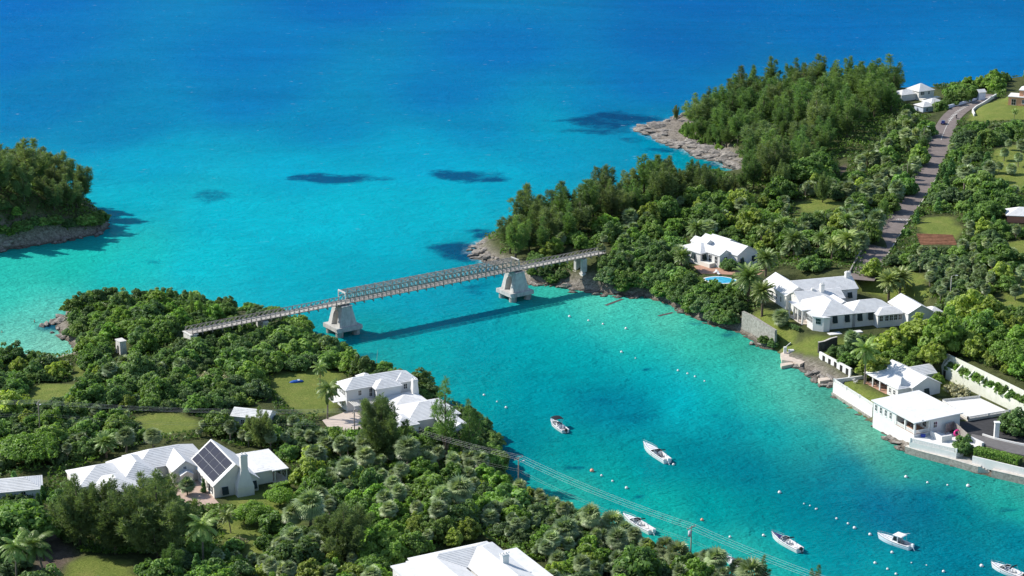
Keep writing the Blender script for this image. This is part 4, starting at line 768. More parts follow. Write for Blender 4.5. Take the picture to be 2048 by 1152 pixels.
ct.rect(-21.4, -11.4, 11.9, 16, -1, .05, 'porch_floor', M_TILE); ct.window('f', -19, 16, .1, 1.6, 2.2, None, True); ct.window('f', -14.5, 16, .1, 1.6, 2.2, None, True); ct.window('f', -10.1, 12.2, .9, .8, 1.2); ct.window('f', -8.2, 12.2, .9, .8, 1.2); ct.window('r', -5.6, 20.4, .2, 1.3, 2.0, 'blind')
for x, y in ((-19.8, 13.2), (-18.6, 14.2), (-16.4, 13.4), (-15.4, 14.4)):
    b = MB(); b.box(x - .9, x + .9, y - .35, y + .35, .3, .42); b.add([(x + .9, y - .35, .42), (x + .9, y + .35, .42), (x + 1.3, y + .35, .95), (x + 1.3, y - .35, .95), (x + .8, y - .35, .42), (x + .8, y + .35, .42)], [(0, 1, 2, 3), (3, 2, 5, 4)]); [b.box(x + i - .04, x + i + .04, y + j - .04, y + j + .04, .05, .3) for i in (-.8, .8) for j in (-.3, .3)]; b.build('lounge_seat', M_WOOD, ct.e)
# lawn wall over the water
A, B = W(1667, 787, .3), W(1745.2, 837, .3); d = (B - A).normalized(); nn = Vector((d.y, -d.x, 0))
lw = tag(empty('sea_wall', (A.x, A.y, 0)), 'white sea wall with pierced screen holding up the cottage lawn', 'wall')
rel = lambda p: (p[0] - A.x, p[1] - A.y)
wall_line('wall_face', [rel(A), rel(B)], -1.0, 3.5, .5, M_WHITE, parent=lw); lattice('screen', rel(A), rel(B), 3.5, 4.4, lw, M_WHITE, 4, 7.5)
rt = A + Vector((nn.x, nn.y, 0)) * -9.0; wall_line('return_wall', [rel(A + nn * -.3), rel(rt)], -1, 4.3, .4, M_WHITE, parent=lw)
b = MB(); b.bar((0, 0, 0), (B.x - A.x, B.y - A.y, 0), 1.3, 1.3); b.build('footing', M_ROUGH, lw)
for k, (px, py) in enumerate(((1694, 760), (1707, 762), (1711, 766))):
    q = W(px, py, 3.4); c = empty('garden_chair', q, R(200 - 40 * k), ['white slatted garden chair nearest the corner of the sea wall', 'white slatted garden chair in the middle of the three on the lawn', 'white slatted garden chair nearest the porch on the lawn'][k], 'chair', 'chairs on the small lawn')
    b = MB(); [b.box(-.32 + i * .16, -.2 + i * .16, -.35, .35, .34, .38) for i in range(4)]; b.build('seat', M_WHITE, c)
    b = MB(); [b.bar((-.3, -.3 + i * .15, .36), (-.62, -.3 + i * .15, 1.1), .11, .03) for i in range(5)]; b.build('backrest', M_WHITE, c)
    for i in (-1, 1): b = MB(); b.box(-.4, .42, i * .36 - .06, i * .36 + .06, .55, .59); b.build('armrest', M_WHITE, c)
    for i in (-.3, .3):
        for j in (-.36, .36): b = MB(); b.box(i - .04, i + .04, j - .04, j + .04, 0, .549); b.build('leg', M_WHITE, c)
# long planted retaining wall
A, B = W(1883, 753, 3.6), W(2090, 852, 3.6); d = (B - A).normalized(); nb = Vector((-d.y, d.x, 0)); L = (B - A).length
rw = tag(empty('retaining_wall', (A.x, A.y, 0)), 'long pale green retaining wall with a planted shelf along its top', 'wall')
def rwp(u, v): q = d * u + nb * v; return (q.x, q.y)
wall_line('lower_wall', [rwp(0, 0), rwp(L, 0)], 1.5, [7.0, 6.6], .5, M_GREEN, parent=rw); wall_line('upper_wall', [rwp(-.6, 1.9), rwp(L, 1.9)], 3, [9.6, 9.0], .45, M_GREEN, parent=rw)
b = MB(); b.prism([rwp(0, .25), rwp(L, .25), rwp(L, 1.68), rwp(0, 1.68)], 2, 6.35); b.build('planting_bed', plain('garden_soil', (.10, .07, .045), .95, .3, 2), rw)
for k in range(11): u = 1.2 + k * 5.0; b = MB(); p0, p1 = rwp(u, -.2), rwp(u, 1.75); b.bar((p0[0], p0[1], 6.95 - k * .04), (p1[0], p1[1], 8.6 - k * .04), .55, .45); b.build('strut', M_GREEN, rw)
wall_line('end_wall', [rwp(0, .2), rwp(-.6, 2.1)], 2, [7.0, 9.6], .5, M_GREEN, parent=rw)
b = MB(); p0, p1 = rwp(1.0, -.27), rwp(2.0, -.27); b.bar((p0[0], p0[1], 4.7), (p1[0], p1[1], 4.7), .04, 2.2); b.build('door', plain('dark_door', (.04, .032, .025), .7, .2, 2), rw)
RW_SHELF = [(A + d * u + nb * .95, u) for u in (2.2, 5.0, 8.0, 10.6, 13.0, 15.5, 19.0, 22.0, 24.5, 27.0, 29.6, 32.2, 35, 37.6)]
wall_line('garden_wall', [tuple(W(1848, 752, 3.4))[:2], tuple(W(1881, 742, 3.4))[:2]], 2.4, [4.6, 6.6], .4, M_GREEN, 'sloping pale wall joining the cottage to the retaining wall')
# parking deck and yard
dk = [W(*p, 4.3) for p in ((1884, 803), (1959, 795.5), (2019, 823.5), (1935.5, 838))]; pk = tag(empty('parking_deck', dk[0]), 'flat white parking deck with pierced parapet above the asphalt yard', 'deck')
pr = [(p.x - dk[0].x, p.y - dk[0].y) for p in dk]
b = MB(); b.prism(pr, -1.0, -.12); b.build('slab', M_STEP, pk); b = MB(); b.prism([(x * .99 + .1, y * .99) for x, y in pr], -.12, 0.0); b.build('deck_top', M_WHITE, pk)
for i, j in ((0, 3), (3, 2), (0, 1)): lattice('parapet', pr[i], pr[j], -.1, .55, pk, M_WHITE, 3, 6)
yard = [W(*p, 3.66) for p in ((1893, 812), (1950, 832), (2016, 838), (2080, 862), (2080, 898), (2040, 890), (1962, 876), (1900, 862), (1890, 838))]
b = MB(); b.prism([(p.x, p.y) for p in yard], 3.0, 3.66); tag(b.build('yard', M_ASPH), kind='structure')
drv = [W(*p, 3.70) for p in ((1944, 868), (1964, 872), (2080, 900), (2080, 916), (2020, 905), (1965, 888), (1935, 878))]
b = MB(); b.prism([(p.x, p.y) for p in drv], 3.2, 3.70); tag(b.build('driveway', plain('worn_asphalt', (.16, .15, .145), .9, .2, .8)), kind='structure')
wall_line('kerb_wall', [tuple(W(p[0], p[1], 3.6))[:2] for p in ((1965, 871), (1990, 879), (2030, 888), (2075, 897))], 3.2, 4.1, .35, M_WHITE, 'low white kerb wall curving along the drive')
wall_line('kerb_wall', [tuple(W(p[0], p[1], 3.6))[:2] for p in ((1936, 876), (1966, 890))], 3.0, 4.2, .8, M_WHITE, 'short thick white wall beside the timber fence')
q = W(1992, 877, 3.6); b = MB(); b.box(-.55, .55, -.55, .55, 0, 4.1); b.box(-.7, .7, -.7, .7, 4.1, 4.35); o = b.build('gate_pillar', M_WHITE); o.location = q; tag(o, 'tall white gate pillar at the edge of the asphalt yard', 'pillar')
for k, (p, q) in enumerate((((1891, 866), (1907, 860)), ((1907, 861), (1921, 872)), ((1921, 873), (1934, 884)))):
    p = W(*p, 3.5); q = W(*q, 3.5); f = tag(empty('fence_panel', p), ['grey timber fence panel closest to the boathouse wall', 'middle grey timber fence panel behind the pink float', 'grey timber fence panel nearest the big round bush'][k], 'fence', 'timber fence by the terrace'); dd = q - p
    for i in range(6): b = MB(); b.bar((0, 0, .25 + i * .38), (dd.x * .98, dd.y * .98, .25 + i * .38), .07, .35); b.build('board', M_WOOD, f)
    b = MB(); b.bar((0, 0, -.5), (0, 0, 2.5), .14); b.build('post', M_WOOD, f)
q = W(1915, 872, 3.3); fl = tag(empty('pool_float', q, R(30)), 'bright pink float leaning on the timber fence', 'float'); b = MB()
b.tube([(.9 * math.cos(t) , .25, .75 + .7 * math.sin(t)) for t in [2 * PI * i / 16 for i in range(17)]], .22, 8, False); b.build('ring', plain('hot_pink_vinyl', (.80, .04, .28), .35, .08, 2, .5), fl, True); b = MB(); b.tube([(-.6, .1, .2), (-1.0, .0, .9), (-.9, 0, 1.6)], [.2, .17, .1], 8); b.build('handle', plain('hot_pink_vinyl', (.8, .04, .28)), fl, True)
q = W(1846, 873, 3.3); b = MB(); b.box(-.55, .55, -.35, .35, 0, .45); b.box(-.58, .58, -.38, .38, .45, .55); o = b.build('cool_box', plain('blue_plastic', (.02, .06, .42), .4, .1, 2, .5)); o.location = q; tag(o, 'small blue cool box on the white terrace', 'cool box')
# sea wall, steps and garden wall below the hedge
SW = [W(p[0], p[1], 0) for p in ((1812, 905), (1845, 915), (1900, 929), (1958, 946))]; SW2 = [W(p[0], p[1], 0) for p in ((1984, 953), (2020, 961), (2080, 975))]
wall_line('quay_wall', [p[:2] for p in SW], -1, 1.7, 1.2, M_ROUGH, 'rough stone quay wall below the white terrace', cap=M_STEP)
wall_line('quay_wall', [p[:2] for p in SW2], -1, 1.8, 1.2, M_ROUGH, 'rough stone quay wall at the right edge below the hedge', cap=M_STEP)
st = tag(empty('quay_steps', W(1968, 943, .2), R(-14)), 'short flight of stone steps going down to the water', 'steps')
for k in range(5): b = MB(); b.box(-1.5 + k * .7, -.8 + k * .7 , -1.2, 3.2, -1, 1.6 - k * .34); b.build('step', M_STEP, st)
wall_line('garden_wall', [tuple(W(p[0], p[1], 2.4))[:2] for p in ((1945, 921), (1990, 932), (2040, 944), (2090, 955))], 1.2, 3.6, .4, M_WHITE, 'smooth white garden wall below the clipped hedge')
b = MB(); b.prism([tuple(W(p[0], p[1], 1.7))[:2] for p in ((1900, 908), (1950, 913), (2000, 927), (1978, 935), (1957, 930), (1900, 914))], .5, 1.78); tag(b.build('quay_path', M_STEP), kind='structure')
# landing stage, white wall with doorways, stone walls below the large house
b = MB(); b.prism([tuple(W(p[0], p[1], 1.2))[:2] for p in ((1561, 707), (1574, 701), (1590, 706), (1604, 714), (1613, 722), (1600, 729), (1586, 723), (1564, 720))], -1, 1.25); b.prism([tuple(W(p[0], p[1], .8))[:2] for p in ((1561, 727), (1585, 724), (1587, 728), (1563, 733))], -1, .85); tag(b.build('landing_stage', plain('salt_bleached_concrete', (.62, .52, .43), .9, .2, .8, .1, dirt=(.3, .25, .2))), 'pale concrete landing stage jutting into the channel', 'jetty')
q = W(1570, 706, 1.25); dv = tag(empty('boat_davit', q), 'small white davit post on the landing stage', 'davit'); b = MB(); b.box(-.4, .4, -.4, .4, 0, 1.8); b.build('post', M_WHITE, dv); b = MB(); b.bar((0, 0, 1.7), (1.6, .6, 2.9), .14); b.build('arm', M_WHITE, dv)
q = W(1582, 706, 1.25); b = MB(); b.box(-.7, .7, -.5, .5, 0, .8); b.box(-.8, .8, -.6, .6, .8, .95); o = b.build('locker', M_WHITE); o.location = q; tag(o, 'white dock locker beside the davit post', 'locker')
b = MB(); b.prism([tuple(W(p[0], p[1], 1.2))[:2] for p in ((1636, 757), (1655, 755), (1668, 747), (1680, 741), (1684, 744), (1672, 751), (1660, 760), (1640, 763))], -.5, 1.3); tag(b.build('shore_path', plain('salt_bleached_concrete', (.6, .5, .42))), kind='structure')
pw = [W(1640, 703, 4.7), W(1703, 737, 4.7)]; aw = tag(empty('arcade_wall', (pw[0].x, pw[0].y, 0)), 'white wall with dark doorways stepping down towards the lawn', 'wall'); dd = pw[1] - pw[0]
wall_line('wall_face', [(0, 0), (dd.x, dd.y)], 1.2, 4.7, .5, M_WHITE, parent=aw); dn = dd.normalized(); sn = Vector((dn.y, -dn.x, 0))
for k in range(5):
    c = dd * ((k + .6) / 5.4) + sn * .262; e = c + dn * 1.3; b = MB(); b.bar((c.x, c.y, 3.2), (e.x, e.y, 3.2), .03, 2.0); b.build('doorway', plain('opening_shade', (.03, .028, .025), .9), aw)  # flat dark sheets on the solid wall paint in the shade of the openings
wall_line('stone_wall', [tuple(W(p[0], p[1], 6.0))[:2] for p in ((1637, 686), (1648, 684), (1662, 678), (1674, 675))], 1.5, 6.2, .5, M_DARKST, 'dark stone garden wall beneath the large house lawn', cap=M_STEP)
wall_line('stone_wall', [tuple(W(p[0], p[1], 6.0))[:2] for p in ((1486, 625), (1505, 634), (1528, 647), (1552, 661))], 1.0, [6.3, 6.3, 6.1, 6.0], .7, M_ROUGH, 'long rubble stone wall below the palms of the large house', cap=M_ROUGH)
# pool of the upper villa
pc = W(1441, 560, 7.35); pts = [(4.6 * math.cos(t) * (1 + .15 * math.sin(2 * t)), 3.4 * math.sin(t)) for t in [2 * PI * i / 24 for i in range(24)]]
po = tag(empty('swimming_pool', pc, R(-30)), 'small kidney-shaped swimming pool in front of the upper villa', 'pool')
b = MB(); b.prism([(x * 1.14, y * 1.16) for x, y in pts], -.5, .04); b.build('coping', M_WHITE, po)
m, nt, bb = new_mat('pool_water'); nt.links.new(ramp(nt, noise(nt, 1.4, 3, .6, wpos(nt)), [(.3, (.01, .30, .50)), (.7, (.06, .52, .72))]), bb.inputs['Base Color']); bb.inputs['Roughness'].default_value = .08
b = MB(); b.prism(pts, -.4, .052); b.build('pool_water', m, po)
for k, (px, py) in enumerate(((1430, 546), (1437, 549))):
    lo = tag(empty('pool_lounger', W(px, py, 7.33), R(60 + 40 * k)), ['white lounger by the pool closest to the villa wall', 'white lounger by the pool nearer the water'][k], 'lounger', 'pool loungers'); b = MB(); b.box(-.9, .5, -.33, .33, .3, .38); b.build('seat', M_WHITE, lo); b = MB(); b.bar((.5, 0, .34), (1.1, 0, .85), .66, .06); b.build('backrest', M_WHITE, lo)
    for i in (-.75, .4):
        for j in (-.27, .27): b = MB(); b.box(i - .03, i + .03, j - .03, j + .03, 0, .299); b.build('leg', M_WHITE, lo)
# ================================================================== road, markings, vehicles
M_ROAD = plain('road_asphalt', (.215, .178, .162), .88, .22, .5, .2, dirt=(.10, .09, .09), dirt_amt=.4, bmp=.15)
M_PAINT = plain('road_paint', (.68, .66, .60), .7, .15, 2)
def ribbon(name, line, w0, w1, dz, mat):
    v = []; f = []
    for i, p in enumerate(line):
        d = (line[min(i + 1, len(line) - 1)] - line[max(i - 1, 0)]); d.z = 0; d.normalize(); n = Vector((d.y, -d.x, 0))
        for w_ in (w0, w1): q = p + n * w_; v.append((q.x, q.y, p.z + dz))
    for i in range(len(line) - 1): f.append((2 * i, 2 * i + 1, 2 * i + 3, 2 * i + 2))
    me = bpy.data.meshes.new(name); me.from_pydata(v, [], f); me.materials.append(mat); me.update()
    bm = bmesh.new(); bm.from_mesh(me); bmesh.ops.recalc_face_normals(bm, faces=bm.faces)
    if sum(x.normal.z for x in bm.faces) < 0: bmesh.ops.reverse_faces(bm, faces=bm.faces)
    bm.to_mesh(me); bm.free(); return obj(name, me)
RD = smooth_line(ROADW, 14)
tag(ribbon('road', RD, -4.0, 4.0, .03, M_ROAD), kind='structure')
tag(ribbon('road_edge_line', RD[96:126], .2, .36, .034, M_PAINT), kind='structure')
road_o = bpy.data.objects['road']
k = 118
while k < len(RD) - 4:                                   # broad ladder marking round the bend
    p = RD[k]; dr = (RD[k + 1] - RD[k]).normalized(); n = Vector((dr.y, -dr.x, 0)); b = MB(); a = p + n * .1; b.bar((a - n * .75).to_tuple()[:2] + (p.z + .036,), (a + n * .75).to_tuple()[:2] + (p.z + .036,), .75, .004); b.build('painted_bar', M_PAINT, road_o); k += 2
cu = bpy.data.curves.new('slow', 'FONT'); cu.body = 'SLOW'; cu.size = 2.0; cu.align_x = 'CENTER'; to = bpy.data.objects.new('slow', cu); C.objects.link(to); bpy.context.view_layer.update()
me = bpy.data.meshes.new_from_object(to.evaluated_get(bpy.context.evaluated_depsgraph_get())); bpy.data.objects.remove(to); me.materials.append(M_PAINT)
i = min(range(len(RD)), key=lambda q: (RD[q] - W(1805, 438, 9.6)).length); dr = (RD[i + 1] - RD[i - 1]).normalized(); n = Vector((dr.y, -dr.x, 0)); sl = obj('road_lettering', me, road_o); q = RD[i] + n * 1.9; sl.location = (q.x, q.y, RD[i].z + .04); sl.rotation_euler = (0, 0, math.atan2(dr.y, dr.x) + PI / 2); sl.scale = (.72, 1.5, 1)
b = MB()
for j in range(6, 84, 3):                                # low stone parapet on the left, white kerb on the right
    for s, hgt, t in ((-1, .85, .4),):
        a = RD[j]; e = RD[j + 3]; d_ = (e - a).normalized(); n = Vector((d_.y, -d_.x, 0)) * s * 4.35; b.bar((a + n) + Vector((0, 0, hgt / 2 - .2)), (e + n) + Vector((0, 0, hgt / 2 - .2)), t, hgt)
tag(b.build('road_wall', M_ROUGH), 'low rough stone wall along the left side of the road', 'wall')
b = MB()
for j in range(14, 66, 3): a = RD[j]; e = RD[j + 3]; d_ = (e - a).normalized(); n = Vector((d_.y, -d_.x, 0)) * 4.15; b.bar((a + n), (e + n), .3, .36)
tag(b.build('road_kerb', M_STEP), 'pale kerb along the right side of the road', 'kerb')
RQ = lambda line, z: [tuple(W(p[0], p[1], z))[:2] for p in line]
wall_line('roadside_wall', RQ(((1897, 213), (1915, 209), (1940, 203), (1962, 197), (1968, 196)), 12), 11, [12.6, 12.7, 12.8, 12.9, 12.9], .5, M_BLUEW, 'long whitewashed wall on the far side of the road bend')
wall_line('roadside_wall', RQ(((1949, 231), (1945, 222), (1952, 216), (1966, 209), (1980, 200), (1992, 193)), 12.2), 11, [13.0, 13.0, 13.1, 13.2, 13.3, 13.4], .5, M_WHITE, 'white wall edging the bright lawn at the road bend')
q = W(1964, 200, 12); gl = House('gate_lodge', (q.x, q.y), 20, 11.8, 'tiny white gate lodge with pitched roof at the road bend', 'building', M_BLUEW); gl.block(-1.6, 1.6, 0, 3, 3.6, 'gablex', .6, .3)
# vehicles
def glass(): return M_GLASS
def car(name, loc, rz, paint, label, Lc=3.9, wd_=1.62, ht=1.46):
    c = tag(empty(name, loc, rz), label, 'car')
    prof = [(-Lc / 2, .32), (-Lc / 2 + .03, .72), (-Lc * .44, .86), (-Lc * .36, .90), (-Lc * .28, 1.36 * ht / 1.46), (-Lc * .12, ht), (Lc * .06, ht * .985), (Lc * .24, .95), (Lc * .40, .84), (Lc * .49, .66), (Lc / 2, .34)]
    bm = bmesh.new(); n = len(prof); rows = []
    for y, k in ((-1, 1.0), (-.9, 1.0), (.9, 1.0), (1, 1.0)):
        row = []
        for x, z in prof: t = max(0, (z - .88) / (ht - .88)); yy = y * wd_ / 2 * (1 - .2 * t); row.append(bm.verts.new((x, yy, z if abs(y) < 1 else z - .05)))
        rows.append(row)
    for a in range(3):
        for i in range(n - 1): bm.faces.new((rows[a][i], rows[a][i + 1], rows[a + 1][i + 1], rows[a + 1][i]))
        bm.faces.new((rows[a][n - 1], rows[a][0], rows[a + 1][0], rows[a + 1][n - 1]))
    bm.faces.new(rows[0][::-1]); bm.faces.new(rows[3]); bmesh.ops.recalc_face_normals(bm, faces=bm.faces); me = bpy.data.meshes.new('body'); bm.to_mesh(me); bm.free(); me.materials.append(paint); body = obj('body', me, c)
    bv = body.modifiers.new('b', 'BEVEL'); bv.width = .05; bv.segments = 2
    b = MB()
    for nm, pts in (('windscreen', [(Lc * .225, .99), (Lc * .085, ht * .965)]), ('rear_window', [(-Lc * .35, .95), (-Lc * .275, 1.33 * ht / 1.46)])):
        (x0, z0), (x1, z1) = pts; dx = .015 if nm == 'windscreen' else -.015; b = MB(); w0, w1 = wd_ * .42, wd_ * .36; b.add([(x0 + dx, -w0, z0 + .012), (x0 + dx, w0, z0 + .012), (x1 + dx, w1, z1 + .012), (x1 + dx, -w1, z1 + .012)], [(0, 1, 2, 3)]); b.build(nm, M_GLASS, c)
    for s in (-1, 1):
        b = MB(); y = lambda z: s * (wd_ / 2 * (1 - .2 * max(0, (z - .88) / (ht - .88))) + .012)
        for x0, x1, x2, x3 in ((-Lc * .31, -Lc * .05, -Lc * .05, -Lc * .245), (-Lc * .03, Lc * .19, Lc * .07, -Lc * .03)): b.add([(x0, y(.96), .96), (x1, y(.96), .96), (x2, y(ht * .93), ht * .93), (x3, y(ht * .93), ht * .93)], [(0, 1, 2, 3)])
        b.build('side_window', M_GLASS, c)
        for x in (-Lc * .31, Lc * .31):
            b = MB(); b.tube([(x, s * (wd_ / 2 - .2), .3), (x, s * (wd_ / 2 + .01), .3)], .3, 14); w = b.build('wheel', plain('tyre_rubber', (.02, .02, .02), .9), c); b = MB(); b.tube([(x, s * (wd_ / 2 + .008), .3), (x, s * (wd_ / 2 + .022), .3)], .18, 10); b.build('rim', plain('alloy', (.5, .5, .5), .35, .1, 2, .5, .8), w)
        b = MB(); b.box(Lc * .485, Lc * .497, s * wd_ * .33 - .14, s * wd_ * .33 + .14, .6, .74); b.build('headlight', plain('lamp_lens', (.75, .75, .72), .1), c); b = MB(); b.box(-Lc * .502, -Lc * .49, s * wd_ * .38 - .1, s * wd_ * .38 + .1, .66, .84); b.build('tail_light', plain('red_lens', (.4, .01, .01), .2), c)
    b = MB(); b.box(-Lc * .506, -Lc * .499, -.25, .25, .5, .62); b.build('number_plate', M_WHITE, c); return c
def paint(nm, col): return plain(nm, col, .3, .05, 2, .5, .3, coat=.8)
i = min(range(len(RD)), key=lambda q: (RD[q] - W(1883, 247, 11)).length); dr = (RD[i + 1] - RD[i - 1]).normalized(); n = Vector((dr.y, -dr.x, 0)); q = RD[i] - n * 1.5
car('parked_car' if False else 'blue_car', (q.x, q.y, RD[i].z + .03), math.atan2(dr.y, dr.x) , paint('dark_blue_paint', (.008, .015, .13)), 'dark blue hatchback driving up the road bend')
q = G(1500, 538); car('silver_car', (q.x, q.y, q.z), R(-12), paint('silver_paint', (.5, .52, .54)), 'silver car parked on the pale drive beside the upper villa', 4.1)
# people
M_SKIN = plain('skin', (.42, .24, .16), .6, .08, 4); M_CLOTH = plain('dark_clothing', (.02, .022, .03), .85, .2, 4); M_HAIR = plain('dark_hair', (.015, .012, .01), .7)
def person(loc, rz, joints, label, mat, hair=True, z=0):
    """one continuous skinned body from joints: list of (name, parent, xyz, radius)"""
    t = tag(empty('person', loc, rz), label, 'person'); me = bpy.data.meshes.new('body'); ix = {j[0]: i for i, j in enumerate(joints)}
    me.from_pydata([j[2] for j in joints], [(ix[j[1]], i) for i, j in enumerate(joints) if j[1]], []); o = obj('body', me, t); o.modifiers.new('s', 'SKIN')
    for i, j in enumerate(joints): sv_ = me.skin_vertices[0].data[i]; sv_.radius = (j[3], j[3] * .85); sv_.use_root = i == 0
    su = o.modifiers.new('u', 'SUBSURF'); su.levels = 1; su.render_levels = 1; bpy.context.view_layer.update()
    m2 = bpy.data.meshes.new_from_object(o.evaluated_get(bpy.context.evaluated_depsgraph_get())); o.modifiers.clear(); o.data = m2; m2.materials.clear(); m2.materials.append(mat); m2.polygons.foreach_set('use_smooth', [True] * len(m2.polygons))
    h = joints[ix['head']][2]
    if hair: b = MB(); b.lathe([(.001, .14), (.07, .12), (.115, .05), (.12, -.02), (.09, -.08)], 10, Matrix.Translation(h)); b.build('hair', M_HAIR, t, True)
    return t
STAND = [('pelvis', None, (0, 0, .95), .15), ('waist', 'pelvis', (0, 0, 1.12), .135), ('chest', 'waist', (0, 0, 1.34), .165), ('neck', 'chest', (0, 0, 1.5), .065), ('head', 'neck', (.02, 0, 1.66), .105), ('shl', 'chest', (0, .19, 1.43), .065), ('ell', 'shl', (.03, .27, 1.16), .048), ('hal', 'ell', (.12, .27, .93), .035), ('shr', 'chest', (0, -.19, 1.43), .065), ('elr', 'shr', (.03, -.27, 1.16), .048), ('har', 'elr', (.14, -.25, .94), .035), ('hil', 'pelvis', (0, .1, .88), .11), ('knl', 'hil', (.02, .11, .49), .07), ('anl', 'knl', (0, .11, .09), .045), ('tol', 'anl', (.14, .12, .04), .035), ('hir', 'pelvis', (0, -.1, .88), .11), ('knr', 'hir', (.02, -.11, .49), .07), ('anr', 'knr', (0, -.11, .09), .045), ('tor', 'anr', (.14, -.12, .04), .035)]
q = W(69, 645, 0); sw = person((q.x, q.y, -.75), R(200), STAND, 'bather standing waist-deep in the shallows by the flat rocks', M_SKIN)
q = W(4, 665, 0); person((q.x, q.y, -1.1), R(30), STAND, 'bather chest-deep in the shallows at the left edge', M_SKIN)
for s_ in (sw,): b = MB(); b.lathe([(.155, .86), (.165, .98), (.15, 1.06)], 12); b.build('swim_trunks', M_CLOTH, s_, True)
i = min(range(len(RD)), key=lambda q: (RD[q] - W(1921, 236, 11.4)).length); dr = (RD[i + 1] - RD[i - 1]).normalized(); n = Vector((dr.y, -dr.x, 0)); q = RD[i] + n * 2.2; rz = math.atan2(-dr.y, -dr.x)
mc = tag(empty('motor_scooter', (q.x, q.y, RD[i].z + .035), rz), 'dark scooter coming down the road opposite the blue car', 'scooter')
for x in (-.6, .62): b = MB(); b.tube([(x, -.06, .27), (x, .06, .27)], .27, 14); b.build('wheel', plain('tyre_rubber', (.02, .02, .02), .9), mc)
b = MB(); b.tube([(-.85, 0, .62), (-.5, 0, .72), (-.1, 0, .70), (.05, 0, .4), (.4, 0, .36), (.55, 0, .6), (.5, 0, .95)], [.12, .19, .17, .14, .13, .14, .07], 8); b.build('body', paint('black_paint', (.015, .015, .018)), mc, True)
b = MB(); b.bar((.45, -.33, 1.0), (.45, .33, 1.0), .05); b.build('handlebar', M_STEEL, mc); b = MB(); b.box(.56, .62, -.08, .08, .72, .88); b.build('headlight', plain('lamp_lens', (.75, .75, .72), .1), mc)
SIT = [('pelvis', None, (-.35, 0, .88), .15), ('waist', 'pelvis', (-.33, 0, 1.05), .135), ('chest', 'waist', (-.27, 0, 1.27), .165), ('neck', 'chest', (-.24, 0, 1.43), .065), ('head', 'neck', (-.2, 0, 1.59), .115), ('shl', 'chest', (-.26, .19, 1.36), .065), ('ell', 'shl', (-.05, .26, 1.16), .048), ('hal', 'ell', (.36, .27, 1.04), .036), ('shr', 'chest', (-.26, -.19, 1.36), .065), ('elr', 'shr', (-.05, -.26, 1.16), .048), ('har', 'elr', (.36, -.27, 1.04), .036), ('hil', 'pelvis', (-.3, .11, .85), .11), ('knl', 'hil', (.13, .2, .8), .075), ('anl', 'knl', (.12, .18, .42), .048), ('tol', 'anl', (.28, .18, .38), .036), ('hir', 'pelvis', (-.3, -.11, .85), .11), ('knr', 'hir', (.13, -.2, .8), .075), ('anr', 'knr', (.12, -.18, .42), .048), ('tor', 'anr', (.28, -.18, .38), .036)]
pp = person((q.x, q.y, RD[i].z + .035), rz, SIT, 'person in dark clothes riding the scooter down the road', M_CLOTH, False)
b = MB(); b.lathe([(.001, .17), (.09, .145), (.15, .05), (.155, -.03), (.12, -.11)], 12, Matrix.Translation((-.2, 0, 1.6))); b.build('helmet', paint('white_helmet', (.7, .7, .72)), pp, True)
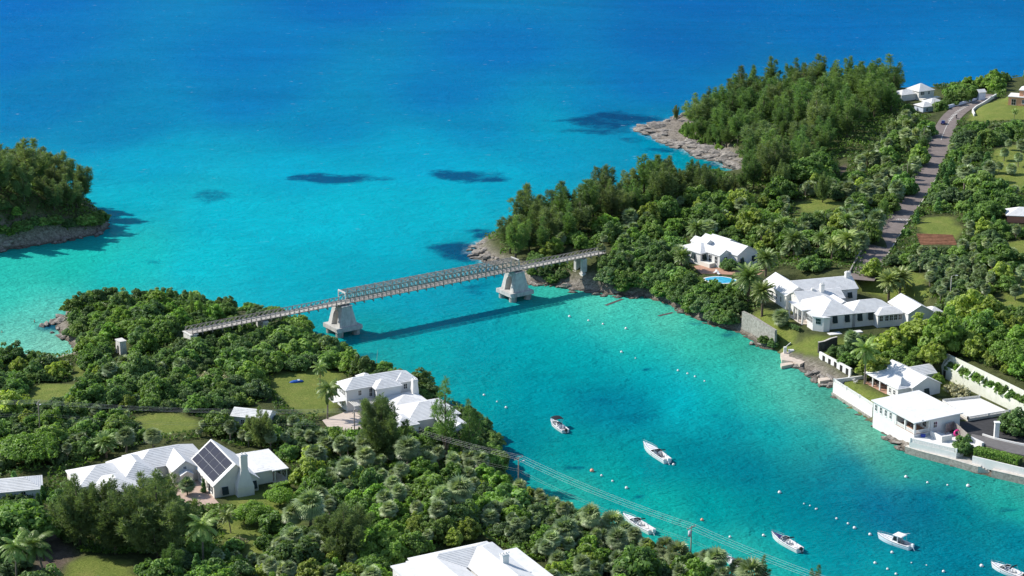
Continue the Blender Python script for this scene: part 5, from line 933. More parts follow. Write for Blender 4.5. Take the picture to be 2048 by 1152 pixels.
# ================================================================== boats
M_GEL = plain('white_gelcoat', (.80, .80, .79), .25, .04, 1, .5); M_FLOORB = plain('boat_sole', (.60, .58, .56), .7, .1, 2); M_CANVAS = plain('black_canvas', (.012, .012, .018), .8, .2, 3); M_NAVY = plain('navy_canvas', (.02, .025, .12), .75, .2, 3); M_GREYUP = plain('grey_upholstery', (.34, .32, .33), .7, .15, 3); M_OUTB = plain('black_cowling', (.015, .015, .02), .3, .1, 3, .5); M_CHROME = plain('stainless', (.6, .6, .6), .2, .05, 3, .5, .9); M_STRIPE = plain('hull_stripe', (.10, .085, .08), .5)
def boat(bow, stern, label, beam=2.4, fb=.95, style='cuddy', engine=None, engines=1, canopy=None, cover=False, name='motor_boat', tint=None):
    p = W(*bow); q = W(*stern); d = p - q; Lb = d.length; mid = (p + q) / 2; t = tag(empty(name, (mid.x, mid.y, 0), math.atan2(d.y, d.x)), label, 'boat', 'moored motor boats'); L2 = Lb / 2
    ns = 15; st_ = [i / (ns - 1) for i in range(ns)]
    hw = lambda s: beam / 2 * (.86 + .14 * min(1, s * 3)) * (1 - max(0, (s - .45) / .55) ** 2.3 * .97); sh = lambda s: fb * (1 + .38 * s ** 2); xs = lambda s: -L2 + Lb * s * (1.0) ; ins = .16
    b = MB(); rows = []
    for s in st_:
        w_ = hw(s); z = sh(s); x = xs(s) + .10 * Lb * max(0, s - .7) / .3 * .6
        xo = xs(s); rows.append([(xo, 0, -.45 + .4 * s ** 4), (xo, -w_ * .80, -.12), (xo + (x - xo) * .6, -w_ * .97, z * .55), (x, -w_, z)])
    v = []; f = []
    for s_ in (1, -1):
        o = len(v); v += [(x, y * s_, z) for r_ in rows for (x, y, z) in r_]
        for i in range(ns - 1):
            for k in range(3): a = o + i * 4 + k; f.append((a, a + 4, a + 5, a + 1) if s_ > 0 else (a + 1, a + 5, a + 4, a))
    r0 = rows[0]; o = len(v); v += [r0[0], r0[1], r0[2], r0[3], (r0[3][0], -r0[3][1], r0[3][2]), (r0[2][0], -r0[2][1], r0[2][2]), (r0[1][0], -r0[1][1], r0[1][2])]; f.append(tuple(range(o, o + 7)))
    b.add(v, f); hull = b.build('hull', tint or M_GEL, t, False)
    b = MB()
    for s_ in (1, -1):
        for i in range(ns - 1): r, r1 = rows[i], rows[i + 1]; b.bar((r[3][0], r[3][1] * s_, r[3][2] - .1), (r1[3][0], r1[3][1] * s_, r1[3][2] - .1), .06, .07)
    b.build('rub_rail', M_STRIPE, hull)
    # side decks (gunwales) and foredeck
    fd = {'cuddy': .52, 'hardtop': .50, 'console': .72, 'bow': .66}[style]; b = MB()
    for i in range(ns - 1):
        r, r1 = rows[i], rows[i + 1]; s0, s1 = st_[i], st_[i + 1]
        if s0 >= fd - 1e-6: b.add([(r[3][0], r[3][1], r[3][2]), (r1[3][0], r1[3][1], r1[3][2]), (r1[3][0], 0, r1[3][2] + .12 * (1 - s1)), (r[3][0], 0, r[3][2] + .22 * (1 - s0) + .05), (r[3][0], -r[3][1], r[3][2]), (r1[3][0], -r1[3][1], r1[3][2])], [(0, 1, 2, 3), (3, 2, 5, 4)])
        else:
            for s_ in (1, -1): g = .22; q4 = [(r[3][0], r[3][1] * s_, r[3][2]), (r1[3][0], r1[3][1] * s_, r1[3][2]), (r1[3][0], (r1[3][1] + g) * s_, r1[3][2] + .02), (r[3][0], (r[3][1] + g) * s_, r[3][2] + .02)]; lo = [(x, y, .25) for x, y, z in q4]; b.add(q4 + [lo[3], lo[2]], [(0, 1, 2, 3) if s_ > 0 else (3, 2, 1, 0), (3, 2, 5, 4) if s_ > 0 else (4, 5, 2, 3)])
    i0 = max(i for i in range(ns) if st_[i] <= fd + 1e-6); rr = rows[min(ns - 1, i0 + 0)]; b.add([(rr[3][0], rr[3][1], .25), (rr[3][0], -rr[3][1], .25), (rr[3][0], -rr[3][1], rr[3][2]), (rr[3][0], 0, rr[3][2] + .15), (rr[3][0], rr[3][1], rr[3][2])], [(0, 1, 2, 3, 4)])
    b.build('deck', M_GEL, t); xb = rr[3][0]; zb = rr[3][2]; r0x = -L2
    b = MB(); b.add([(r0x + .02, -beam * .40, .26), (xb, -beam * .42, .26), (xb, beam * .42, .26), (r0x + .02, beam * .40, .26)], [(0, 1, 2, 3)]); b.box(r0x + .35, r0x + .7, -beam * .36, beam * .36, .26, fb * .98); b.build('cockpit_sole', M_FLOORB, t)
    # windscreen
    if style in ('cuddy', 'bow', 'console'):
        xw = xb - .15 if style != 'console' else xb - Lb * .2; ww = beam * (.42 if style != 'console' else .24); b = MB()
        pts = [(xw - .7, -ww, zb + .05), (xw + .15, -ww * .62, zb + .1), (xw + .15, ww * .62, zb + .1), (xw - .7, ww, zb + .05)]; up = [(x - .32, y * .93, z + .5) for x, y, z in pts]
        for k in range(3): b.add([pts[k], pts[k + 1], up[k + 1], up[k]], [(0, 1, 2, 3)])
        ws = b.build('windscreen', M_GLASS, t); b = MB()
        for k in range(3): b.bar(up[k], up[k + 1], .06)
        for k in range(4): b.bar(pts[k], up[k], .05)
        b.build('windscreen_frame', M_CHROME if style != 'bow' else M_GEL, ws)
        for y in (-beam * .2, beam * .2): b = MB(); b.box(xw - 1.7, xw - 1.15, y - .27, y + .27, .26, .72); b.box(xw - 1.78, xw - 1.65, y - .27, y + .27, .72, 1.2); b.build('seat', M_GREYUP if style == 'cuddy' else M_GEL, t)
        b = MB(); b.box(xw - .8, xw - .2, -beam * .36, -beam * .08, .26, zb); b.box(xw - .8, xw - .2, beam * .1, beam * .36, .26, zb * .95); b.build('helm_console', M_GEL, t)
    if style == 'console': b = MB(); b.box(-.3, .5, -.45, .45, .26, 1.25); b.add([(.5, -.4, 1.25), (.5, .4, 1.25), (.2, .36, 1.65), (.2, -.36, 1.65)], [(0, 1, 2, 3)]); b.build('centre_console', M_GEL, t)
    b = MB(); b.box(r0x + .75, r0x + 1.25, -beam * .34, beam * .34, .26, .68); b.build('stern_seat', M_GREYUP if style != 'bow' else M_GEL, t)
    if style == 'hardtop':
        b = MB(); w_ = beam * .40; x0, x1 = xb - 1.55, xb + .05; zt = zb + 1.45
        b.add([(x1 + .1, -w_, zb), (x1 + .1, w_, zb), (x1 - .25, w_ * .92, zt), (x1 - .25, -w_ * .92, zt)], [(0, 1, 2, 3)]); b.add([(x1 + .05, -w_, .3), (x0 + .2, -w_, .3), (x0 + .35, -w_ * .95, zt), (x1 - .25, -w_ * .92, zt)], [(3, 2, 1, 0)]); b.add([(x1 + .05, w_, .3), (x0 + .2, w_, .3), (x0 + .35, w_ * .95, zt), (x1 - .25, w_ * .92, zt)], [(0, 1, 2, 3)]); cb = b.build('cabin', M_GEL, t)
        b = MB()
        for s_ in (-1, 1): b.add([(x1 - .12, s_ * (w_ + .012), zb + .25), (x0 + .45, s_ * (w_ + .012), zb + .25), (x0 + .5, s_ * (w_ * .97 + .012), zt - .2), (x1 - .25, s_ * (w_ * .95 + .012), zt - .2)], [(0, 1, 2, 3)])
        b.add([(x1 + .03, -w_ * .85, zb + .3), (x1 + .03, w_ * .85, zb + .3), (x1 - .18, w_ * .8, zt - .15), (x1 - .18, -w_ * .8, zt - .15)], [(0, 1, 2, 3)]); b.build('cabin_window', M_GLASS, cb)
        b = MB(); b.box(x0 - .75, x1 - .02, -w_ * 1.08, w_ * 1.08, zt, zt + .1); b.box(x0 - .6, x1 - .2, -w_ * .95, w_ * .95, zt + .1, zt + .17); b.build('hardtop_roof', M_GEL, t); b = MB(); b.bar((x0, -w_ * .8, zt + .17), (x0 - 1.6, -w_ * .8, zt + .75), .05); b.build('antenna', M_GEL, t)
        for s_ in (-1, 1): b = MB(); b.tube([(x0 - .65, s_ * w_ * .98, zt), (x0 - .75, s_ * w_, fb)], .035, 6); b.build('roof_post', M_CHROME, t)
        b = MB(); b.box(x0 - .2, x0 + .4, -w_ * .7, -w_ * .2, .26, .95); b.build('helm_seat', M_GREYUP, t)
    if canopy == 'open':
        b = MB(); w_ = beam * .5; x0, x1 = xb - 2.2, xb + .35; z = zb + 1.5; pts = []
        for i in range(5):
            for j in range(5): u = i / 4; v_ = j / 4; pts.append((x0 + (x1 - x0) * u, -w_ + 2 * w_ * v_, z + .18 * math.sin(PI * v_) + .10 * math.sin(PI * u)))
        b.add(pts + [(x, y, zz - .06) for x, y, zz in pts], [(i * 5 + j, (i + 1) * 5 + j, (i + 1) * 5 + j + 1, i * 5 + j + 1) for i in range(4) for j in range(4)] + [(25 + i * 5 + j + 1, 25 + (i + 1) * 5 + j + 1, 25 + (i + 1) * 5 + j, 25 + i * 5 + j) for i in range(4) for j in range(4)]); cn = b.build('bimini_canopy', M_CANVAS, t)
        for s_ in (-1, 1): b = MB(); [b.tube([(xe, s_ * w_ * .98, z), ((x0 + x1) / 2 - .2, s_ * beam * .47, fb)], .025, 5) for xe in (x0, x1, (x0 + x1) / 2)]; b.build('canopy_frame', M_CHROME, cn)
    if canopy == 'folded':
        xf = xb - 1.5; b = MB(); w_ = beam * .46; z = fb + 1.05; xk = xf - .9; b.tube([(xk, -w_, z), (xk - .04, -w_ * .5, z + .1), (xk - .05, 0, z + .13), (xk - .04, w_ * .5, z + .1), (xk, w_, z)], .13, 8); cn = b.build('folded_bimini', M_CANVAS, t)
        for s_ in (-1, 1): b = MB(); b.tube([(xk, s_ * w_, z), (xf + .2, s_ * beam * .47, fb)], .03, 5); b.tube([(xk, s_ * w_, z), (xk - .5, s_ * beam * .46, fb)], .025, 5); b.build('canopy_frame', M_CHROME, cn)
    if cover:
        b = MB(); top = [r_ for r_, s in zip(rows, st_) if s >= fd - .02]
        for i in range(len(top) - 1): r, r1 = top[i], top[i + 1]; k = .74; b.add([(r[3][0], r[3][1] * k, r[3][2] + .09), (r1[3][0] - .12, r1[3][1] * k, r1[3][2] + .08), (r1[3][0] - .12, 0, r1[3][2] + .24 * (1 - i / len(top)) + .08), (r[3][0], 0, r[3][2] + .32), (r[3][0], -r[3][1] * k, r[3][2] + .09), (r1[3][0] - .12, -r1[3][1] * k, r1[3][2] + .08)], [(0, 1, 2, 3), (3, 2, 5, 4)])
        b.build('bow_cover', M_NAVY, t)
    # bow rail
    b = MB(); tp = []
    for s_ in (1, -1):
        pl = [(r_[3][0] - .05, r_[3][1] * s_ * .93, r_[3][2] + .42) for r_, s in zip(rows, st_) if s >= max(fd, .6)]; b.tube(pl, .028, 5)
        for p_ in pl[::2]: b.tube([p_, (p_[0], p_[1], p_[2] - .45)], .02, 5)
    b.build('bow_rail', M_CHROME, t)
    em = engine or M_OUTB
    for k in range(engines):
        y = (k - (engines - 1) / 2) * .75; b = MB(); b.box(r0x - .62, r0x - .02, y - .24, y + .24, fb * .75, fb * .75 + .62); b.add([(r0x - .55, y - .2, fb * .75 + .62), (r0x - .08, y - .2, fb * .75 + .62), (r0x - .08, y + .2, fb * .75 + .62), (r0x - .55, y + .2, fb * .75 + .62), (r0x - .45, y - .12, fb * .75 + .74), (r0x - .15, y - .12, fb * .75 + .74), (r0x - .15, y + .12, fb * .75 + .74), (r0x - .45, y + .12, fb * .75 + .74)], [(0, 1, 5, 4), (1, 2, 6, 5), (2, 3, 7, 6), (3, 0, 4, 7), (4, 5, 6, 7)]); eg = b.build('outboard_engine', em, t); b = MB(); b.tube([(r0x - .5, y, fb * .75), (r0x - .75, y, .12), (r0x - 1.05, y, -.15)], [.13, .11, .09], 8); b.build('engine_leg', em, eg)
    return t
boat((1103, 846), (1131, 866), 'small white boat with open black canopy, farthest of the moored boats', 2.5, .8, 'console', M_OUTB, 1, 'open')
boat((1289, 896), (1335, 927), 'white cabin cruiser with dark folded canopy in mid channel', 2.7, 1.15, 'cuddy', M_GEL, 1, 'folded')
boat((1546, 1075), (1600, 1105), 'white bowrider with navy bow cover and black outboard', 2.5, .95, 'bow', M_OUTB, 1, 'folded', True)
boat((1758, 1077), (1822, 1099), 'white pilot-house boat with hard top and white outboard', 2.6, .95, 'hardtop', M_GEL, 1, tint=plain('pale_blue_gelcoat', (.68, .78, .82), .25, .04, 1, .5))
boat((1249, 1038), (1304, 1068), 'white boat half hidden behind the palmettos of the near bank', 2.6, .95, 'bow', M_GEL, 1, 'folded')
boat((1985, 1135), (2046, 1158), 'white boat cut off by the lower right corner', 2.6, .9, 'bow', M_OUTB, 1, 'folded')
boat((1452, 1118), (1480, 1140), 'small white boat tucked in behind the bare palm stump', 2.0, .7, 'console', M_GEL, 1)
# buoys
M_BW = plain('buoy_white', (.80, .77, .74), .45, .1, 2); M_BO = plain('buoy_orange', (.80, .36, .24), .45, .12, 2); M_GREENSL = plain('weed_stain', (.12, .12, .09), .9)
BUOYS = [(1139, 634, .5), (1177, 642, .4), (1206, 649, .4), (1252, 658, .5), (1243, 705, .45), (1271, 717, .25), (1356, 742, .4), (1375, 748, .35), (1390, 754, .35), (1409, 763, .3), (968, 791, .4), (994, 804, .28), (1012, 816, .42), (1184, 943, .62, 1), (1203, 952, .36), (1225, 963, .34), (1253, 977, .46), (1404, 1041, .46, 1), (1460, 1075, .38), (1527, 1072, .42), (1559, 986, .5), (1608, 1008, .22), (1620, 1012, .24), (1632, 1019, .3), (1634, 1018, .2), (1673, 1038, .32), (1696, 1048, .34), (1709, 1057, .46), (1740, 1070, .44), (1784, 1106, .42), (1750, 1127, .4), (1775, 1139, .34), (1792, 1149, .36), (1887, 1144, .4), (1963, 1133, .5), (1812, 955, .5, 2), (1855, 966, .36), (1895, 971, .3), (1936, 973, .55), (1347, 930, .42), (1823, 1126, .2), (1853, 1131, .2)]
NEAR = ['by the bridge pier', 'in the upper channel', 'off the two-storey house', 'near the near bank', 'in mid channel', 'off the boathouse quay', 'among the moored boats']
for (px, py, r, *o_) in BUOYS:
    r *= .82
    q = W(px, py); m = M_BO if o_ and o_[0] == 1 else M_BW; z = r * .45
    wh = 'off the shallows beside the bridge' if py < 720 and px > 1100 else 'in the upper channel over pale sand' if 740 < py < 770 and px > 1300 else 'off the point by the two-storey house' if px < 1020 else 'along the near bank' if px < 1270 else 'off the boathouse quay' if py < 975 and px > 1800 else 'among the moored boats in the lower channel'
    b = MB(); b.lathe([(.001, -r), (r * .6, -r * .8), (r * .95, -r * .3), (r, 0), (r * .92, r * .4), (r * .6, r * .8), (r * .22, r * .97), (.001, r)], 14); bo = b.build('mooring_buoy', m, None, True); bo.location = (q.x, q.y, z)
    tag(bo, ('large orange mooring buoy ' + ('by the end of the near bank wires' if px > 1300 else 'nearest the leaning pole')) if m is M_BO else ('large' if r >= .46 else 'small' if r < .36 else 'round') + ' white mooring buoy ' + wh, 'buoy', 'mooring buoys ' + wh)
    b = MB(); b.tube([(0, 0, r * .94), (0, 0, r * 1.35)], r * .16, 8); b.build('mooring_ring', M_GREENSL, bo)
for k, (a, e) in enumerate((((1211, 611), (1245, 598)), ((1317, 632), (1346, 625)))):
    p, q = W(*a), W(*e); b = MB(); b.bar((p.x, p.y, -.05), (q.x, q.y, -.05), 1.1, .18); tag(b.build('sunken_beam', M_DARKST), ['long dark beam lying awash near the bridge footing', 'shorter dark beam awash beneath the bank bushes'][k], 'beam')
# kayak under a blue cover on the lawn
q = G(593, 764); ky = tag(empty('dinghy', q, R(18)), 'blue covered dinghy upside down on the lawn', 'dinghy'); b = MB()
pr_ = [(0.05, -1.95), (.42, -1.5), (.62, -.8), (.66, 0), (.62, .9), (.40, 1.6), (.05, 2.0)]; vs_ = []
for w_, x in pr_:
    for k in range(7): t = PI * k / 6; vs_.append((x, w_ * math.cos(t), .04 + .62 * w_ * math.sin(t) * 1.25))
b.add(vs_, [(i * 7 + k, (i + 1) * 7 + k, (i + 1) * 7 + k + 1, i * 7 + k + 1) for i in range(6) for k in range(6)]); b.build('hull', plain('blue_cover', (.015, .10, .42), .5, .25, 2, .4), ky, True)
b = MB(); b.bar((.3, 0, .52), (.9, 0, .53), 1.05, .06); b.build('pale_strip', plain('pale_cover', (.5, .58, .66), .6), ky)
# ================================================================== utility poles, wires, lamps
M_POLE = plain('grey_pole', (.26, .22, .18), .9, .3, 2, .1); M_WIRE = plain('aluminium_wire', (.5, .5, .49), .6, .05, 3, .2); M_LAMP = plain('lamp_head', (.72, .72, .72), .4)
TOPS = [(-260, 792, 17.5, 10), (76, 803, 17.5, 10), (708, 820, 14.6, 10), (1037, 914, 13.2, 10), (1383, 1052, 13.6, 10.5), (1760, 1195, 13.0, 10)]
PT = [W(*p[:3]) for p in TOPS]; wires = [[] for _ in range(4)]; low = []
PL = ['utility pole with crossarm beyond the left edge', 'utility pole with crossarm among the left bushes', 'wooden utility pole in front of the two-storey house', 'utility pole with small lamp on the near shore by the grove', 'utility pole with transformer on the near bank', 'utility pole beyond the lower edge']
for k, (p, t) in enumerate(zip(PT, TOPS)):
    pole = tag(empty('utility_pole', (p.x, p.y, p.z - t[3])), PL[k], 'pole', 'utility poles'); a = PT[min(k + 1, 5)] - PT[max(k - 1, 0)]; a.z = 0; a.normalize(); s = Vector((-a.y, a.x, 0)); b = MB(); b.tube([(0, 0, -1), (0, 0, t[3])], [.17, .11], 8); b.build('post', M_POLE, pole, True)
    b = MB(); b.bar(s * -1.4 + Vector((0, 0, t[3] - .35)), s * 1.4 + Vector((0, 0, t[3] - .35)), .12, .14); ca = b.build('crossarm', M_POLE, pole)
    for i, u in enumerate((-1.3, -.5, .5, 1.3)): b = MB(); c = s * u + Vector((0, 0, t[3] - .26)); b.tube([c, c + Vector((0, 0, .2))], .06, 6); b.build('insulator', M_BW, ca); wires[i].append(Vector((p.x, p.y, p.z - t[3])) + c + Vector((0, 0, .2)))
    low.append(Vector((p.x, p.y, p.z - 3.0)))
    if k == 4: b = MB(); c = s * -.5; b.tube([c + Vector((0, 0, t[3] - 2.2)), c + Vector((0, 0, t[3] - 1.0))], .34, 12); b.build('transformer', plain('transformer_grey', (.5, .5, .55), .5), pole, True)
    if k in (3, 1): b = MB(); b.tube([(0, 0, t[3] - 1.6), s * .9 + Vector((0, 0, t[3] - 1.3)), s * 1.5 + Vector((0, 0, t[3] - 1.35))], .04, 6); ar = b.build('lamp_arm', M_POLE, pole); b = MB(); b.bar(s * 1.4 + Vector((0, 0, t[3] - 1.38)), s * 2.0 + Vector((0, 0, t[3] - 1.4)), .28, .14); b.build('lamp_head', M_LAMP, ar)
def sag(pts, s, n=14):
    out = []
    for i in range(len(pts) - 1):
        for k in range(n): t = k / n; p = pts[i].lerp(pts[i + 1], t); p.z -= s * (pts[i + 1] - pts[i]).length / 50 * 4 * t * (1 - t); out.append(p)
    return out + [pts[-1]]
for i, w_ in enumerate(wires): b = MB(); b.tube(sag(w_, .75), .016, 4); tag(b.build('overhead_wire', M_WIRE), 'thin overhead wire strung between the utility poles', 'wire', 'upper wires')
for i in range(2): b = MB(); b.tube(sag([p + Vector((0, 0, -.5 * i)) for p in low], 1.0), .013, 4); tag(b.build('service_cable', plain('service_cable', (.32, .31, .3), .6)), 'lower sagging service cable beneath the overhead wires', 'cable', 'service cables')
for k, (px, py, h, z) in enumerate(((1813, 378, 9, 10.2), (1846, 300, 9, 10.8), (1868, 228, 6.5, 10.5), (1900, 598, 7, 9.5))):
    q = W(px, py, z); lp = tag(empty('street_lamp', q), ['grey street lamp on the left verge halfway up the road', 'thin street pole beside the road below the bend', 'brown pole in front of the pale bluish building', 'curved street lamp among the shrubs right of the large house'][k], 'street lamp'); b = MB(); b.tube([(0, 0, -1), (0, 0, h)], [.12, .08], 8); b.build('post', M_POLE if k < 3 else M_STEP, lp, True)
    if k != 2: b = MB(); b.tube([(0, 0, h - .15), (.5, -.1, h + .25), (1.3, -.2, h + .3)], .05, 6); ar = b.build('arm', M_POLE if k < 3 else M_STEP, lp); b = MB(); b.bar((1.1, -.18, h + .28), (1.8, -.25, h + .26), .3, .13); b.build('lamp_head', M_LAMP, ar)
# leaning whitened trunk by the two-storey house and the palm stump on the near bank
q = W(752, 752, 1.0); b = MB(); b.tube([(0, 0, -.5), (.1, 0, 3), (.5, 0, 6.4), (.6, 0, 7.6)], [.09, .07, .05, .02], 6); tag(b.build('bare_pole', plain('bleached_wood', (.5, .46, .42), .9)), 'thin bare leaning pole at the water edge behind the two-storey house', 'pole').location = q
q = G(1440, 1150); sp = tag(empty('palm_stump', q), 'bare palm stump with two broken heads on the near bank', 'stump'); b = MB(); b.tube([(0, 0, -1), (.1, 0, 2), (.3, 0, 4.2), (.7, 0, 5.6)], [.5, .45, .42, .36], 9); b.build('trunk', MPALM_ if False else plain('stump_bark', (.34, .27, .24), .9, .4, 2, .1, bmp=.6), sp, True); b = MB(); b.tube([(.5, 0, 2.6), (.85, 0, 3.6), (1.0, 0, 4.4)], [.3, .28, .22], 8); b.build('side_stub', plain('stump_bark', (.34, .27, .24)), sp, True)
# planted soil plot: a sheet laid on the ground with raised rows
q = [G(*p) for p in ((1833, 468), (1905, 470), (1914, 490), (1840, 490))]; e0 = sum(q, Vector()) / 4; n = 10; b = MB(); vv = []
for i in range(n + 1):
    for j in range(n + 1): p = q[0].lerp(q[1], i / n).lerp(q[3].lerp(q[2], i / n), j / n); vv.append((p.x - e0.x, p.y - e0.y, ground(p.x, p.y) + .07 - e0.z))
b.add(vv, [(i * (n + 1) + j, i * (n + 1) + j + 1, (i + 1) * (n + 1) + j + 1, (i + 1) * (n + 1) + j) for i in range(n) for j in range(n)]); sl = tag(empty('vegetable_plot', e0), 'bare red-brown vegetable plot beside the road', 'plot'); M_SOIL = plain('red_soil', (.27, .135, .08), .95, .4, 1.2, .1, bmp=.5); b.build('soil', M_SOIL, sl)
for k in range(7):
    t = (k + .5) / 7; a = q[0].lerp(q[3], t); e = q[1].lerp(q[2], t); pts = [a.lerp(e, u / 8) for u in range(9)]; b = MB(); b.tube([(p.x - e0.x, p.y - e0.y, ground(p.x, p.y) + .06 - e0.z) for p in pts], .28, 6); b.build('furrow', M_SOIL, sl)
# ================================================================== plants
def leaf_mat(name, lo, hi, warm, rough=.55, trans=.40, rnd=.5):
    """leaves: tint of the clump and of the plant move between two greens and a warmer one"""
    m, nt, b = new_mat(name)
    t = attr(nt, 'tint').outputs['Fac']; oi = nt.nodes.new('ShaderNodeObjectInfo')
    c = mixc(nt, t, lo, hi)
    w = ramp(nt, oi.outputs['Random'], [(.0, 0.0), (.45, 0.0), (.75, .35), (1., .8)])
    c = mixc(nt, math_(nt, 'MULTIPLY', w, rnd), c, warm)
    v = ramp(nt, math_(nt, 'FRACT', math_(nt, 'MULTIPLY', oi.outputs['Random'], 7.31)), [(0., .72), (1., 1.28)])
    c = mixc(nt, 1.0, c, v, 'MULTIPLY')
    nt.links.new(c, b.inputs['Base Color']); b.inputs['Roughness'].default_value = rough; b.inputs['Specular IOR Level'].default_value = .35
    tr = nt.nodes.new('ShaderNodeBsdfTranslucent'); nt.links.new(mixc(nt, 1.0, c, (1.15, 1.25, .55), 'MULTIPLY'), tr.inputs[0])
    mx = nt.nodes.new('ShaderNodeMixShader'); mx.inputs[0].default_value = trans
    nt.links.new(b.outputs[0], mx.inputs[1]); nt.links.new(tr.outputs[0], mx.inputs[2]); nt.links.new(mx.outputs[0], nt.nodes['Material Output'].inputs[0])
    return m
ML = {
 'broad': leaf_mat('leaf_broad', (.072, .144, .033), (.264, .427, .101), (.350, .443, .106)),
 'bright': leaf_mat('leaf_bright', (.098, .190, .035), (.338, .552, .102), (.434, .552, .110)),
 'yellow': leaf_mat('leaf_yellow', (.184, .261, .049), (.454, .541, .118), (.477, .552, .120)),
 'grey': leaf_mat('leaf_grey_green', (.078, .138, .061), (.248, .367, .154), (.291, .368, .133)),
 'dark': leaf_mat('leaf_dark', (.059, .114, .038), (.192, .316, .100), (.239, .318, .097)),
 'casuarina': leaf_mat('casuarina_needles', (.066, .137, .044), (.219, .342, .111), (.262, .326, .103), .6, .42),
 'casuarina_olive': leaf_mat('casuarina_olive_needles', (.079, .126, .052), (.238, .309, .125), (.249, .280, .115), .6, .42),
 'palmetto': leaf_mat('palmetto_blades', (.112, .170, .079), (.389, .487, .247), (.425, .467, .229), .4, .25),
 'fan': leaf_mat('fan_palm_blades', (.127, .179, .085), (.426, .516, .270), (.468, .494, .250), .4, .25),
 'date': leaf_mat('date_palm_fronds', (.094, .168, .049), (.283, .382, .115), (.428, .428, .136), .42, .25),
 'coco': leaf_mat('coconut_fronds', (.101, .184, .047), (.296, .405, .102), (.564, .500, .153), .42, .28),
 'grape': leaf_mat('sea_grape_leaves', (.078, .162, .040), (.276, .454, .114), (.362, .458, .117)),
 'dead': leaf_mat('dead_fronds', (.340, .320, .161), (.570, .552, .359), (.570, .552, .321), .8, .15),
 'cedar': leaf_mat('cedar_scales', (.061, .152, .045), (.206, .383, .113), (.232, .365, .112), .7, .15)}
MBARK = plain('bark', (.15, .12, .095), .9, .4, 2.5, .1, bmp=.5)
MPALM = plain('palm_trunk', (.24, .205, .165), .9, .35, 3.0, .1, bmp=.6)
MPALMD = plain('date_palm_trunk', (.16, .125, .09), .9, .4, 3.0, .1, bmp=.6)
rs = np.random.RandomState(7)
def unit(n, r=rs):
    v = r.normal(size=(n, 3)); return v / np.linalg.norm(v, axis=1)[:, None]
def cards(cen, nor, size, asp=1.0, r=rs, twist=None, along=None):
    """diamond leaves: centre, facing, half-size; along = direction of the long axis"""
    n = len(cen); nor = nor / np.linalg.norm(nor, axis=1)[:, None]
    a = unit(n, r) if along is None else along
    u = a - nor * (a * nor).sum(1)[:, None]; u /= np.linalg.norm(u, axis=1)[:, None] + 1e-9; w = np.cross(nor, u)
    size = np.asarray(size).reshape(-1, 1) * np.ones((n, 1))
    bow = nor * size * .25
    v = np.stack([cen - u * size * asp - bow, cen + w * size * .62, cen + u * size * asp - bow, cen - w * size * .62], 1).reshape(-1, 3)
    f = np.arange(4 * n).reshape(n, 4); return v, f
def blades(base, d, length, width, r=rs, nor=None):
    """narrow pointed blades: base, direction"""
    n = len(base); a = unit(n, r) if nor is None else nor; s = np.cross(d, a); s /= np.linalg.norm(s, axis=1)[:, None] + 1e-9
    length = np.asarray(length).reshape(-1, 1) * np.ones((n, 1)); width = np.asarray(width).reshape(-1, 1) * np.ones((n, 1))
    v = np.stack([base - s * width * .35, base + d * length * .5 - s * width * .5, base + d * length, base + d * length * .5 + s * width * .5], 1).reshape(-1, 3)
    return v, np.arange(4 * n).reshape(n, 4)
def broad_crown(seed, Rr, Hh, z0, mat, leaf=.34, clumps=46, per=72, flat=.0, name='crown'):
    r = np.random.RandomState(seed); V = []; T = []
    for k in range(clumps):
        a = r.uniform(0, 2 * PI); q = math.sqrt(r.uniform(0, 1)); h = r.uniform(0, 1)
        top = math.sqrt(max(0, 1 - q * q)) * (1 - flat) + flat * (1 - q ** 4)
        zz = (h ** .55) * top; rad = Rr * r.uniform(.12, .30) * (1.15 - .35 * zz)
        c = np.array([Rr * .9 * q * math.cos(a) * (1 + .22 * math.sin(2 * a + seed)), Rr * .9 * q * math.sin(a) * (1 + .22 * math.cos(3 * a + seed)), z0 + Hh * .94 * zz * (1 + .16 * math.sin(3 * a + 2 * seed))])
        n = int(per * (rad / (.27 * Rr)) ** 2); d = unit(n, r); d[:, 2] = np.abs(d[:, 2]) * .95 - .28 + .0 * d[:, 2]; d /= np.linalg.norm(d, axis=1)[:, None]
        cen = c + d * rad * r.uniform(.72, 1.08, (n, 1)) * np.array([1, 1, .82]); nor = d * .9 + unit(n, r) * .75 + np.array([0, 0, .35])
        v, f = cards(cen, nor, leaf * r.uniform(.7, 1.25, n), 1.15, r); V.append(v)
        T.append(np.repeat(np.clip(r.uniform(.15, .85) + r.normal(0, .16, n), 0, 1), 4))
    n = int(clumps * 9); d = unit(n, r); d[:, 2] = np.abs(d[:, 2]); cen = d * np.array([Rr * .75, Rr * .75, Hh * .72]) * (r.uniform(.2, 1, (n, 1)) ** .5) + np.array([0, 0, z0 * .8])
    v, f = cards(cen, unit(n, r) + np.array([0, 0, .4]), leaf * 2.0, 1.1, r); V.append(v); T.append(np.repeat(r.uniform(0, .3, n), 4))
    V = np.concatenate(V); T = np.concatenate(T); return np_mesh(name, V, np.arange(len(V)).reshape(-1, 4), ML[mat], pa={'tint': T})
